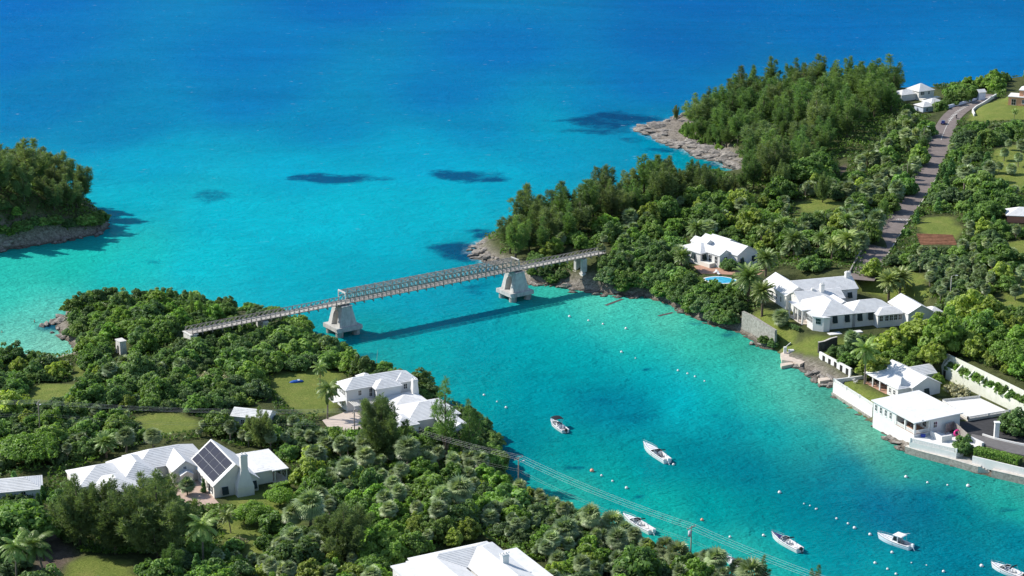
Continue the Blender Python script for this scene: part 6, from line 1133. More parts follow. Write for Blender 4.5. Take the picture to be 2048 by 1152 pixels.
def limb_trunk(seed, H, r0, n=5, spread=.5, mat=None, name='trunk', lean=0.06, top=.7):
    r = random.Random(seed); b = MB(); lx = r.uniform(-lean, lean) * H; ly = r.uniform(-lean, lean) * H
    b.tube([(0, 0, -.6), (lx * .2, ly * .2, H * .25), (lx * .6, ly * .6, H * top * .7), (lx, ly, H * top)], [r0 * 1.25, r0, r0 * .75, r0 * .3], 7)
    for k in range(n):
        a = k * 2.4 + r.uniform(-.4, .4); h = H * r.uniform(.22, .55); L = H * spread * r.uniform(.7, 1.1)
        c, s = math.cos(a), math.sin(a)
        b.tube([(lx * .3, ly * .3, h), (lx * .3 + c * L * .45, ly * .3 + s * L * .45, h + L * .3), (lx * .3 + c * L * .85, ly * .3 + s * L * .85, h + L * .75)], [r0 * .55, r0 * .36, r0 * .12], 5)
    return b.mesh(name, mat or MBARK, True)
def casuarina_crown(seed, H, Rr, mat, leaders=6, low=.12, name='crown', dens=1.0):
    """feathery plumes: several steep leaders, each with rising side shoots of soft needles"""
    r = np.random.RandomState(seed); V = []; T = []
    for k in range(leaders):
        a = k * 2.399 + r.uniform(-.5, .5); main = k == 0
        b0 = np.array([0, 0, H * r.uniform(low, .35)]) if not main else np.array([0, 0, H * low])
        out = Rr * r.uniform(.35, .95) * (0 if main else 1); ht = H * (1.0 if main else r.uniform(.55, .92))
        tip = np.array([math.cos(a) * out + r.normal(0, .15), math.sin(a) * out + r.normal(0, .15), ht])
        L = ht - b0[2]; shoots = int(dens * 10 * L)
        tint0 = r.uniform(.2, .8)
        for s in range(shoots):
            t = r.uniform(0, 1) ** .8; bow = math.sin(t * PI) * .25
            ax = b0 + (tip - b0) * t + np.array([math.cos(a), math.sin(a), 0]) * out * bow
            w = (1 - t) ** .6 * Rr * (.62 if main else .52) + .16
            az = r.uniform(0, 2 * PI); el = r.uniform(.15, .9) + t * .4; sl = w * r.uniform(.6, 1.15)
            d = np.array([math.cos(az) * math.cos(el), math.sin(az) * math.cos(el), math.sin(el)])
            n = max(6, int(12 * sl)); q = r.uniform(.25, 1, (n, 1)); base = ax + d * sl * q
            dd = d * .75 + unit(n, r) * .75 + np.array([0, 0, .12]); dd /= np.linalg.norm(dd, axis=1)[:, None]
            v, f = blades(base, dd, r.uniform(.5, 1.05, n), r.uniform(.08, .15, n), r); V.append(v)
            T.append(np.repeat(np.clip(tint0 * .5 + .5 * r.uniform(.0, 1.0) + r.normal(0, .1, n), 0, 1), 4))
    V = np.concatenate(V); T = np.concatenate(T); return np_mesh(name, V, np.arange(len(V)).reshape(-1, 4), ML[mat], pa={'tint': T})
def casuarina_trunk(seed, H, r0):
    r = random.Random(seed); b = MB(); lx = r.uniform(-.03, .03) * H; ly = r.uniform(-.03, .03) * H
    b.tube([(0, 0, -.8), (lx * .3, ly * .3, H * .3), (lx, ly, H * .85)], [r0 * 1.3, r0, r0 * .25], 7)
    for k in range(7):
        a = k * 2.4; h = H * r.uniform(.12, .5); L = H * r.uniform(.12, .22); b.tube([(lx * .2, ly * .2, h), (math.cos(a) * L * .6, math.sin(a) * L * .6, h + L * .7), (math.cos(a) * L * .8, math.sin(a) * L * .8, h + L * 1.5)], [r0 * .5, r0 * .33, r0 * .1], 5)
    return b.mesh('trunk', MBARK, True)
def cedar_crown(seed, H, Rr):
    r = np.random.RandomState(seed); V = []; T = []
    for s in range(150):
        t = r.uniform(0.03, 1); w = (1 - t) ** .8 * Rr + .1; az = r.uniform(0, 2 * PI); sl = w * r.uniform(.55, 1.1)
        d = np.array([math.cos(az), math.sin(az), .35]); n = 26; base = np.array([0, 0, H * t]) + d * sl * r.uniform(.3, 1, (n, 1)) + r.normal(0, .12, (n, 3))
        v, f = cards(base, unit(n, r) + d * .5, r.uniform(.13, .26, n), 1.6, r); V.append(v); T.append(np.repeat(np.clip(r.uniform(.1, .9) + r.normal(0, .15, n), 0, 1), 4))
    V = np.concatenate(V); T = np.concatenate(T); return np_mesh('crown', V, np.arange(len(V)).reshape(-1, 4), ML['cedar'], pa={'tint': T})
def fan_crown(seed, z0, Rr, mat='palmetto', leaves=40, lo=-.95, seg=17, name='crown', hi=1.45):
    """palmetto head: stalks that end in folded fans with drooping tips"""
    r = np.random.RandomState(seed); V = []; T = []
    for k in range(leaves):
        az = k * 2.39996 + r.uniform(-.25, .25); el = lo + (hi - lo) * ((k + .5) / leaves) ** .9 + r.normal(0, .1)
        d = np.array([math.cos(az) * math.cos(el), math.sin(az) * math.cos(el), math.sin(el)]); up = np.array([0, 0, 1.]); s = np.cross(d, up); s /= np.linalg.norm(s) + 1e-9; nrm = np.cross(s, d)
        pl = Rr * r.uniform(.38, .55); hub = np.array([0, 0, z0]) + d * pl; fr = Rr * r.uniform(.5, .66); tint = np.clip(r.uniform(.1, .95), 0, 1)
        v, f = blades(np.array([[0, 0, z0]]), d[None], pl * 2, .05, r, nrm[None]); V.append(v); T.append(np.full(4, tint * .6))
        th = np.linspace(-1.75, 1.75, seg); dirs = d * np.cos(th)[:, None] + s * np.sin(th)[:, None] - up * (.18 + .12 * np.abs(th))[:, None]; dirs /= np.linalg.norm(dirs, axis=1)[:, None]
        b0 = np.repeat(hub[None], seg, 0); mid = b0 + dirs * fr * .62; dr = dirs - up * r.uniform(.35, .8, (seg, 1)); dr /= np.linalg.norm(dr, axis=1)[:, None]; tip = mid + dr * fr * .5
        ss = np.cross(dirs, nrm); ss /= np.linalg.norm(ss, axis=1)[:, None] + 1e-9; wd_ = fr * .085
        v = np.stack([b0, mid + ss * wd_, tip, mid - ss * wd_], 1).reshape(-1, 3); V.append(v); T.append(np.repeat(np.clip(tint + r.normal(0, .1, seg), 0, 1), 4))
    V = np.concatenate(V); T = np.concatenate(T); return np_mesh(name, V, np.arange(len(V)).reshape(-1, 4), ML[mat], pa={'tint': T})
def frond_crown(seed, z0, L, mat, fronds=46, lo=-.75, hi=1.35, pairs=22, droop=1.0, lw=.42, off=(0, 0), name='crown', curl=.9):
    """feather palm head: arching ribs with two rows of leaflets"""
    r = np.random.RandomState(seed); V = []; T = []
    for k in range(fronds):
        az = k * 2.39996 + r.uniform(-.2, .2); el = lo + (hi - lo) * ((k + .5) / fronds) ** .85 + r.normal(0, .08); ln = L * r.uniform(.8, 1.1)
        t = np.linspace(0, 1, pairs); e2 = el - droop * curl * t ** 1.5 * (1.1 if el > -.2 else .5)
        seg = ln / (pairs - 1); dirx = np.cos(e2); dirz = np.sin(e2); hx = np.concatenate([[0], np.cumsum(dirx[:-1])]) * seg; hz = np.concatenate([[0], np.cumsum(dirz[:-1])]) * seg
        c, s_ = math.cos(az), math.sin(az); side_sw = r.normal(0, .12)
        P = np.stack([hx * c - s_ * side_sw * hx * t + off[0], hx * s_ + c * side_sw * hx * t + off[1], hz + z0], 1)
        D = np.stack([dirx * c, dirx * s_, dirz], 1); S = np.repeat(np.array([[-s_, c, 0]]), pairs, 0); tint = np.clip(.25 + .6 * (el - lo) / (hi - lo) + r.normal(0, .14), 0, 1)
        # rib
        w_ = np.linspace(.05, .015, pairs)[:, None]; A = P - S * w_; B = P + S * w_; v = np.stack([A[:-1], A[1:], B[1:], B[:-1]], 1).reshape(-1, 3); V.append(v); T.append(np.full(len(v), tint * .8))
        ll = lw * np.sin(PI * (.12 + .85 * t)) ** .6 * L / 3
        for sg in (-1, 1):
            d = S * sg * .8 + D * .62 + np.array([0, 0, -.28 - .3 * droop * .6]) + r.normal(0, .08, (pairs, 3)); d /= np.linalg.norm(d, axis=1)[:, None]
            v, f = blades(P + D * seg * .25, d, ll * 2.0, .085 * L / 3 + .02, r, np.cross(d, D) + 1e-3); V.append(v); T.append(np.repeat(np.clip(tint + r.normal(0, .08, pairs), 0, 1), 4))
    V = np.concatenate(V); T = np.concatenate(T); return np_mesh(name, V, np.arange(len(V)).reshape(-1, 4), ML[mat], pa={'tint': T})
def palm_trunk(H, r0, r1, mat, lean=(0, 0), seed=0, ringed=True):
    b = MB(); n = max(6, int(H * 2.2)); pts = []; rr = []
    for i in range(n + 1):
        t = i / n; pts.append((lean[0] * t ** 1.6, lean[1] * t ** 1.6, -.5 + (H + .5) * t)); rr.append((r0 * (1 - t) + r1 * t) * (1.06 if i % 2 else .95) * (1.35 - .35 * min(1, t * 8)))
    b.tube(pts, rr, 8); return b.mesh('trunk', mat, True)
PROTO = {}
def proto(kind, i, parts, h, rad): PROTO.setdefault(kind, []).append((parts, h, rad))
for i in range(6):
    H_ = 12.0; proto('casuarina', i, [('trunk', casuarina_trunk(i, H_, .22)), ('crown', casuarina_crown(100 + i, H_, 2.7 + .25 * (i % 3), 'casuarina', 5 + i % 3))], H_, 2.9)
for i in range(5):
    H_ = 11.0; proto('casuarina_olive', i, [('trunk', casuarina_trunk(30 + i, H_, .22)), ('crown', casuarina_crown(130 + i, H_, 3.2 + .3 * (i % 3), 'casuarina_olive', 7 + i % 3, .08))], H_, 3.3)
for i in range(6):
    proto('broad', i, [('trunk', limb_trunk(i, 4.2, .16, 5)), ('crown', broad_crown(200 + i, 3.2, 3.7, 1.1, 'broad', 0.258, 80, 81, .25))], 4.8, 3.2)
for i in range(4):
    proto('bright', i, [('trunk', limb_trunk(20 + i, 4.6, .16, 5)), ('crown', broad_crown(230 + i, 3.0, 4.2, 1.1, 'bright', 0.275, 73, 77, .3))], 5.3, 3.0)
for i in range(3):
    proto('yellow', i, [('trunk', limb_trunk(40 + i, 4.0, .13, 5)), ('crown', broad_crown(250 + i, 2.5, 3.5, 1.1, 'yellow', 0.241, 64, 72, .2))], 4.6, 2.5)
for i in range(4):
    proto('grey', i, [('trunk', limb_trunk(60 + i, 3.4, .13, 5)), ('crown', broad_crown(270 + i, 2.9, 3.0, .8, 'grey', 0.215, 86, 92, .2))], 3.8, 2.9)
for i in range(5):
    proto('dark', i, [('trunk', limb_trunk(80 + i, 4.2, .16, 5)), ('crown', broad_crown(290 + i, 3.1, 3.9, .9, 'dark', 0.232, 86, 88, .25))], 4.8, 3.1)
for i in range(4):
    proto('grape', i, [('trunk', limb_trunk(50 + i, 3.6, .14, 6)), ('crown', broad_crown(280 + i, 3.3, 3.4, .7, 'grape', 0.310, 70, 63, .3))], 4.2, 3.3)
for i in range(5):
    hh = 2.6 + .5 * i; proto('palmetto', i, [('trunk', palm_trunk(hh, .2, .17, MPALM, (.2 * (i - 2), .1 * (i - 1)), i)), ('crown', fan_crown(300 + i, hh, 2.3, 'palmetto', 44 + 2 * i))], hh + 2.0, 2.2)
for i in range(4):
    hh = 3.6 + .7 * i; proto('fan', i, [('trunk', palm_trunk(hh, .24, .2, MPALM, (.15 * (i - 1), .1), i)), ('crown', fan_crown(320 + i, hh, 2.0, 'fan', 46, -.6)), ('dead_fronds', fan_crown(325 + i, hh - .2, 1.7, 'dead', 14, -1.4, 13, 'dead_fronds', -.8))], hh + 1.7, 2.0)
for i in range(4):
    hh = 5.0 + .8 * i; proto('date', i, [('trunk', palm_trunk(hh, .34, .30, MPALMD, (.15 * (i - 1), .1), i)), ('crown', frond_crown(330 + i, hh, 3.6, 'date', 64, -.9, 1.4, 40, .9, .34)), ('dead_fronds', frond_crown(350 + i, hh - .15, 2.7, 'dead', 16, -1.25, -.7, 18, .5, .36, name='dead_fronds'))], hh + 2.4, 3.2)
for i in range(4):
    hh = 6.5 + .7 * i; ln = (.9 * (i - 1.5), .5 * ((i % 2) - .5)); proto('coco', i, [('trunk', palm_trunk(hh, .2, .13, MPALM, ln, i)), ('crown', frond_crown(370 + i, hh, 3.4, 'coco', 24, -.95, 1.2, 44, 1.35, .42, ln)), ('dead_fronds', frond_crown(390 + i, hh - .1, 2.6, 'dead', 5, -1.3, -.9, 18, .5, .36, ln, 'dead_fronds'))], hh + 2, 3.0)
for i in range(3):
    hh = 5.5; proto('cedar', i, [('trunk', palm_trunk(4.5, .14, .05, MBARK, (0, 0), i)), ('crown', cedar_crown(410 + i, hh, 1.7))], hh, 1.7)
for i in range(2):
    proto('flame', i, [('trunk', limb_trunk(90 + i, 4.2, .2, 7, .8)), ('crown', broad_crown(430 + i, 4.6, 2.2, 2.4, 'bright', 0.206, 112, 88, .75))], 4.8, 4.5)
for i in range(2):
    proto('bare', i, [('trunk', limb_trunk(95 + i, 2.0, .09, 7, .9)), ('crown', broad_crown(440 + i, 1.7, 1.7, .4, 'dead', .12, 26, 80, .1))], 2.2, 1.7)
KNAME = {'casuarina': 'casuarina_tree', 'casuarina_olive': 'casuarina_tree', 'broad': 'broadleaf_tree', 'bright': 'leafy_tree', 'yellow': 'golden_tree', 'grey': 'grey_bush', 'dark': 'shrub', 'palmetto': 'palmetto_palm', 'date': 'date_palm', 'coco': 'coconut_palm', 'cedar': 'cedar_tree', 'flame': 'spreading_tree', 'bare': 'dry_bush', 'grape': 'sea_grape_bush', 'fan': 'fan_palm'}
KCAT = {'palmetto': 'palm', 'date': 'palm', 'coco': 'palm', 'grey': 'bush', 'dark': 'shrub', 'bare': 'bush', 'grape': 'bush', 'fan': 'palm'}
prnd = random.Random(11)
TREES = []
def plant(kind, x, y, h=None, z=None, label=None, group=None, wide=1.0, rz=None, var=None):
    ps = PROTO[kind]; parts, ph, pr = ps[(prnd.randrange(len(ps)) if var is None else var) % len(ps)]
    h = h or ph; s = h / ph
    t = empty(KNAME[kind], (x, y, ground(x, y) if z is None else z), prnd.uniform(0, 6.28) if rz is None else rz, label, KCAT.get(kind, 'tree'), group)
    t.scale = (s * wide, s * wide, s)
    for nm, me in parts: obj(nm, me, t)
    TREES.append((x, y, pr * s * wide, kind)); return t
# ------------------------------------------------------------------ where plants grow
# stretches the photograph shows open: nothing may grow up in front of them
OPEN = [
 [(150, 945), (210, 915), (275, 895), (380, 880), (420, 875), (470, 900), (520, 895), (582, 938), (575, 985), (500, 1010), (380, 1005), (300, 960), (230, 985), (160, 985)],
 [(663, 766), (790, 733), (832, 752), (835, 765), (905, 790), (905, 840), (860, 856), (790, 850), (700, 856), (630, 854), (640, 835), (665, 820)],
 [(456, 818), (543, 803), (552, 835), (540, 842), (468, 838)], [(0, 955), (97, 946), (75, 985), (0, 992)], [(780, 1135), (958, 1074), (1104, 1152), (1104, 1190), (780, 1190)],
 [(1372, 485), (1440, 462), (1512, 500), (1514, 545), (1478, 578), (1408, 562), (1375, 530)], [(1490, 533), (1545, 548), (1535, 565), (1490, 555)],
 [(1526, 555), (1560, 538), (1700, 538), (1716, 575), (1760, 595), (1812, 585), (1872, 610), (1840, 640), (1780, 664), (1650, 676), (1600, 662), (1560, 646), (1530, 600)], [(1500, 622), (1560, 640), (1600, 662), (1690, 670), (1690, 690), (1640, 690), (1556, 662)],
 [(1480, 622), (1556, 660), (1548, 676), (1484, 652)], [(1660, 752), (1735, 720), (1870, 718), (1884, 698), (2048, 768), (2060, 970), (1960, 948), (1815, 910), (1742, 858), (1662, 792)],
 [(1556, 690), (1612, 700), (1635, 694), (1702, 740), (1695, 760), (1665, 775), (1600, 740), (1556, 735)],
 [(1722, 528), (1752, 480), (1800, 415), (1842, 345), (1866, 270), (1842, 248), (1900, 212), (1990, 186), (1970, 212), (1915, 240), (1894, 300), (1866, 365), (1806, 455), (1768, 520)],
 [(1795, 178), (1840, 158), (1872, 178), (1896, 195), (1894, 228), (1838, 228), (1800, 195)], [(1930, 242), (1960, 203), (2012, 195), (2014, 158), (2060, 150), (2060, 238), (1990, 242)], [(2010, 430), (2048, 410), (2060, 450), (2012, 448)],
 [(1832, 456), (1848, 432), (1908, 434), (1924, 465), (1914, 494), (1836, 492)], [(1988, 296), (2060, 284), (2060, 364), (1994, 358)], [(1900, 215), (1960, 178), (1975, 180), (1970, 200), (1905, 226)],
 [(366, 655), (690, 571), (1040, 503), (1222, 487), (1222, 505), (1048, 543), (690, 608), (520, 652), (372, 680)], [(645, 606), (700, 600), (728, 674), (645, 676)], [(990, 548), (1050, 540), (1072, 604), (1000, 612)], [(228, 680), (258, 680), (258, 712), (228, 712)],
 [(1150, 510), (1192, 510), (1195, 580), (1140, 578)],
 [(538, 770), (560, 754), (600, 744), (692, 744), (668, 800), (610, 828), (580, 812)], [(266, 838), (345, 825), (402, 840), (392, 860), (300, 868)], [(62, 774), (152, 764), (150, 786), (84, 806), (62, 800)], [(146, 726), (168, 724), (170, 752), (144, 754)],
 [(86, 1010), (118, 1006), (120, 1042), (90, 1040)], [(128, 1122), (180, 1108), (262, 1116), (258, 1160), (128, 1160)], [(468, 1076), (528, 1064), (540, 1096), (480, 1112)], [(586, 1008), (630, 1006), (628, 1052), (590, 1052)], [(560, 985), (580, 968), (600, 985), (575, 1000)],
 [(1984, 590), (2060, 585), (2060, 615), (1990, 610)], [(1715, 560), (1760, 560), (1800, 590), (1780, 600), (1720, 580)], [(1590, 402), (1650, 396), (1690, 410), (1640, 424), (1592, 420)], [(1676, 318), (1694, 316), (1694, 346), (1680, 346)], [(84, 640), (126, 632), (124, 672), (90, 672)], [(942, 485), (1000, 480), (1000, 520), (950, 520)], [(1270, 262), (1345, 236), (1368, 250), (1348, 268), (1400, 290), (1480, 330), (1488, 352), (1440, 340), (1300, 285)]]
OPEN_BB = [(min(p[0] for p in q), max(p[0] for p in q), min(p[1] for p in q), max(p[1] for p in q)) for q in OPEN]
# things behind the open stretch (farther than this, in metres from the viewer) may show over it
FAR = {0: 438, 1: 484, 2: 464, 3: 417, 4: 362, 5: 612, 7: 572, 8: 560, 10: 497}
def covers_open(px, py, y=None):
    px = np.atleast_1d(np.asarray(px, float)); py = np.atleast_1d(np.asarray(py, float)); m = np.zeros(px.shape, bool)
    for n_, (q, (a, b, c, d)) in enumerate(zip(OPEN, OPEN_BB)):
        if y is not None and y > FAR.get(n_, 9e9): continue
        if y is not None and n_ == 19 and y > 554 + ((px[0] - 686) / 344 * 35 if True else 0) + 4: continue
        k = (px > a) & (px < b) & (py > c) & (py < d) & ~m
        if k.any(): m[k] |= inpoly(q, px[k], py[k])
    return m
_ctr = {}
def fits(x, y, z, h, r):
    bx, by, s = PX(x, y, z); sv_ = s * .96
    pts = [(0, 0), (0, h), (0, h * .6), (-.6 * r, .75 * h), (.6 * r, .75 * h), (-.95 * r, .4 * h), (.95 * r, .4 * h), (-.5 * r, .1 * h), (.5 * r, .1 * h)]
    return not covers_open([bx + s * a for a, b in pts], [by - sv_ * b for a, b in pts], y).any()
CELLS = {}; FOOTB = [(F_, min(p[0] for p in F_), max(p[0] for p in F_), min(p[1] for p in F_), max(p[1] for p in F_)) for F_ in FOOT]
def taken(x, y, r, f):
    i, j = int(x // 8), int(y // 8)
    for a in (i - 1, i, i + 1):
        for b in (j - 1, j, j + 1):
            for (tx, ty, tr) in CELLS.get((a, b), ()):
                if (tx - x) ** 2 + (ty - y) ** 2 < (f * (r + tr)) ** 2: return True
    return False
def occupy(x, y, r): CELLS.setdefault((int(x // 8), int(y // 8)), []).append((x, y, r))
COUNT = {}; ZC = []; ZREC = []
LIMIT = {k: 296 for k in ('casuarina_tree', 'broadleaf_tree', 'leafy_tree', 'golden_tree', 'shrub', 'grey_bush', 'palmetto_palm', 'sea_grape_bush', 'fan_palm')}
zr = random.Random(5)
def zone(poly, z, mix, n, lo, hi, labels, group, f=.62, wide=(.85, 1.2), inset=.4, shrink=(1, .75, .55)):
    """n tries of plants in a stretch of land given by its outline"""
    P = [tuple(W(p[0], p[1], z))[:2] for p in poly]
    x0, x1 = min(p[0] for p in P), max(p[0] for p in P); y0, y1 = min(p[1] for p in P), max(p[1] for p in P); got = 0
    kinds = [k for k in mix if k[0] != '_']; ws = [mix[k] for k in kinds]
    for _ in range(n):
        x = zr.uniform(x0, x1); y = zr.uniform(y0, y1); k = zr.choices(kinds, ws)[0]; h = zr.uniform(lo, hi) * (.85 + .85 * zr.uniform(0, 1) ** 2.2) * {'palmetto': .85, 'date': 1., 'coco': 1., 'grey': .8, 'dark': .92}.get(k, 1.0) if k not in ('casuarina', 'casuarina_olive') else zr.uniform(*mix.get('_cas', (9, 14)))
        u = zr.uniform(0, 1); w_ = zr.uniform(*wide); v = zr.randrange(6)
        if not inpoly(P, x, y): continue
        if shore(x, y) < inset: continue
        j_, i_ = int((y - gy[0]) / CELL), int((x - gx[0]) / CELL)
        if not (0 <= j_ < len(gy) and 0 <= i_ < len(gx)) or GRASS[j_, i_] > .45 or BAREM[j_, i_] > .5: continue
        if any(b0 < x < b1 and c0 < y < c1 and inpoly(F_, x, y) for F_, b0, b1, c0, c1 in FOOTB): continue
        gz = ground(x, y); ps = PROTO[k]; _, ph, pr = ps[v % len(ps)]
        for q in shrink:
            r = pr * h * q / ph * w_
            if taken(x, y, r, f) or not fits(x, y, gz - .3, h * q, r): continue
            nm = KNAME[k]
            if COUNT.get(nm, 0) >= LIMIT.get(nm, 9999): break
            COUNT[nm] = COUNT.get(nm, 0) + 1; occupy(x, y, r)
            ZREC.append((plant(k, x, y, h * q, gz, labels.get(k, labels.get('*')), group + ' (' + k + ')' if False else group, w_, u * 6.28, v), h * q, x, y)); got += 1; break
    return got
def lab(where, **extra):
    d = {'casuarina': 'feathery green casuarina tree ' + where, 'casuarina_olive': 'feathery olive-grey casuarina tree ' + where, 'broad': 'rounded mid-green broadleaf tree ' + where, 'bright': 'bright green leafy tree ' + where,
         'yellow': 'yellowish-green leafy tree ' + where, 'grey': 'low grey-green shrub ' + where, 'dark': 'dense dark green shrub ' + where, 'palmetto': 'grey-green fan palmetto ' + where, 'date': 'date palm with arching fronds ' + where,
         'coco': 'slender coconut palm ' + where, 'cedar': 'dark pointed cedar ' + where, 'flame': 'flat-topped spreading tree ' + where, 'bare': 'dry brown bush ' + where, 'fan': 'pale skirted fan palm ' + where, 'grape': 'round-leaved green sea-grape bush ' + where}
    d.update(extra); return d
# ------------------------------------------------------------------ plants that stand out on their own
def stand(kind, px, py, h, label, wide=1.0, var=None, dz=0.0, group=None):
    q = G(px, py); ps = PROTO[kind]; v = var if var is not None else prnd.randrange(len(ps)); _, ph, pr = ps[v % len(ps)]
    occupy(q.x, q.y, pr * h / ph * wide * (.35 if kind in ('coco', 'date') else .7)); COUNT[KNAME[kind]] = COUNT.get(KNAME[kind], 0) + 1
    return plant(kind, q.x, q.y, h, q.z - .1 + dz, label, group, wide, None, v)
for i in range(2):
    H_ = 18.0; proto('casuarina_big', i, [('trunk', casuarina_trunk(60 + i, H_, .32)), ('crown', casuarina_crown(160 + i, H_, 7.0, 'casuarina_olive', 17, .03, dens=.95))], H_, 6.0)
H_ = 18.0; proto('casuarina_airy', 0, [('trunk', casuarina_trunk(71, H_, .26)), ('crown', casuarina_crown(171, H_, 3.8, 'casuarina', 7, .28, dens=.5))], H_, 3.4)
for k in ('casuarina_big', 'casuarina_airy'): KNAME[k] = 'casuarina_tree'
stand('casuarina_big', 318, 1118, 19.5, 'huge olive-green casuarina in front of the solar-panel house', 1.2, 0)
stand('casuarina_big', 232, 1108, 17, 'broad casuarina standing left of the huge one below the solar house', 1.05, 1)
stand('casuarina_big', 160, 1092, 16, 'dark leaning casuarina beside the foreground driveway', 1.0, 0)
stand('casuarina_big', 765, 925, 17, 'bushy casuarina covering the corner of the two-storey house', 1.05, 1)
stand('casuarina_airy', 893, 925, 21, 'tall airy casuarina with open branches right of the two-storey house', 1.0)
stand('casuarina_airy', 938, 935, 17, 'slimmer airy casuarina nearest the water by the two-storey house', 1.0)
stand('casuarina_big', 522, 896, 10.5, 'wide casuarina partly hiding the small white outbuilding', .9, 0)
stand('casuarina_big', 690, 1128, 13.5, 'feathery yellow-green casuarina in the foreground garden', 1.2, 1)
stand('casuarina', 345, 1160, 8, 'small pointed casuarina on the foreground lawn', 1.2)
stand('casuarina', 1525, 1180, 7.5, 'young casuarina at the lower edge below the moored boats', 1.0); stand('casuarina', 1634, 1205, 8, 'young casuarina farthest right on the lower edge', 1.0)
stand('casuarina', 402, 640, 8, 'spindly casuarina rising above the left headland bushes', .6); stand('casuarina', 385, 642, 9, 'thin casuarina spire on the left headland', .45); stand('casuarina_olive', 1352, 242, 7, 'lone casuarina at the tip of the rocky point', .8); stand('casuarina', 1465, 590, 6.5, 'small bluish casuarina on the bank below the upper villa', .9); stand('casuarina', 1248, 578, 7, 'pale green casuarina on the bank beside the bridge end', 1.0)
stand('casuarina_big', 1560, 385, 12, 'broad olive casuarina below the far stand', .8, 0); stand('casuarina_big', 1645, 405, 11, 'bushy casuarina beside the grassy clearing', .8, 1)
D = 'date palm with arching fronds '
for px, py, h, lb in ((1393, 490, 8.5, 'tallest behind the upper villa'), (1364, 550, 8.5, 'left of the upper villa with orange fruit'), (1496, 610, 12.5, 'with a tall trunk beside the pool'), (1524, 632, 10.5, 'on the lawn edge below the large house gable'), (1531, 552, 8.5, 'with orange fruit stalks by the pale drive'), (1567, 480, 8.0, 'leftmost in the clump behind the villas'), (1588, 515, 9, 'in front of the clump behind the villas'), (1641, 510, 8, 'in the middle of the clump by the hedge'), (1663, 525, 8, 'directly behind the clipped hedge'), (1694, 515, 9.0, 'closest to the road wall'), (1692, 470, 7.5, 'highest up beside the road'), (1549, 480, 7, 'between the villa and the clump'), (1777, 600, 9.0, 'with a thick trunk right of the large house'), (1799, 592, 9.0, 'twin of the thick-trunked one right of the large house'), (1708, 385, 6.5, 'half way up the left verge'), (1890, 1000, 0, '')):
    if h: stand('date', px, py, h, D + lb, .95)
for px, py, h, lb in ((1522, 492, 7.5, 'slender palm beside the upper villa drive'), (1711, 528, 7, 'yellowing palm in front of the road wall'), (1729, 768, 12.5, 'tall coconut palm with a curved bare trunk beside the cottage'), (407, 1134, 12.5, 'coconut palm with a white trunk below the solar house'), (462, 1066, 6, 'short yellowing palm on the solar house lawn'), (92, 1165, 11.5, 'coconut palm over the foreground driveway'), (34, 1172, 11.5, 'yellowed coconut palm at the left edge'), (655, 838, 10.5, 'coconut palm in front of the two-storey house corner'), (640, 775, 7.5, 'ragged palm on the lawn behind the blue dinghy'), (1865, 268, 4, 'little palm by the road bend'), (2028, 240, 5, 'small palm on the bright far lawn')): stand('coco', px, py, h, lb, 1.0)
for px, py, h, lb in ((588, 1064, 6.5, 'dark fan palm left of the pair on the lawn'), (621, 1062, 9.2, 'taller fan palm with a thick skirt on the lawn'), (1562, 653, 5.2, 'fan palm in front of the large house porch'), (1702, 702, 6.0, 'spreading fan palm below the large house'), (213, 915, 6, 'arching palm behind the left roofs'), (253, 905, 6.4, 'palmetto with a brown skirt behind the left roofs'), (307, 905, 6.2, 'palmetto behind the main ridge'), (640, 892, 4.4, 'low palm at the terrace of the two-storey house'), (375, 990, 4.2, 'small palm at the brick terrace'), (1012, 272, 0, '')):
    if h: stand('palmetto' if 'arching' not in lb else 'date', px, py, h, lb, 1.1)
stand('flame', 58, 925, 6.5, 'bright green spreading tree left of the low cottage', 1.15); stand('flame', 1515, 455, 6, 'flat-topped bright green tree behind the upper villa', 1.15); stand('flame', 560, 1012, 4.2, 'spreading bright tree on the lawn right of the solar house', .8); stand('flame', 2035, 735, 7, 'spreading bright tree above the retaining wall', 1.0)
stand('broad', 40, 1090, 9.5, 'large round dark-green tree at the lower left', 1.15); stand('broad', 330, 1175, 6, 'dense tree at the lower edge below the huge casuarina'); stand('yellow', 25, 830, 7, 'yellow-green tree at the left edge by the lawn', 1.2); stand('yellow', 1180, 1150, 5.5, 'yellow-leaved tree right of the near roof', .8); stand('yellow', 1112, 1166, 5, 'golden bush at the corner of the near roof', .8); stand('yellow', 1745, 555, 6, 'yellow-leaved tree above the chimney of the large house', .9); stand('yellow', 1780, 715, 8, 'golden-green tree behind the cottage roof', 1.2); stand('yellow', 1840, 690, 8.5, 'large golden-green tree beneath the right gable', 1.3)
stand('bare', 412, 765, 3.2, 'grey-brown leafless bush in the left thicket', 1.2); stand('bare', 450, 768, 2.6, 'smaller grey-brown bush beside the leafless one', 1.2); stand('bare', 1905, 787, 3.4, 'loose brownish shrub behind the cottage', 1.0); stand('bare', 1920, 793, 3.4, 'twin brownish shrub nearer the parking deck', 1.0); stand('bare', 480, 1090, 2.2, 'orange-brown small bush on the lawn', .9)
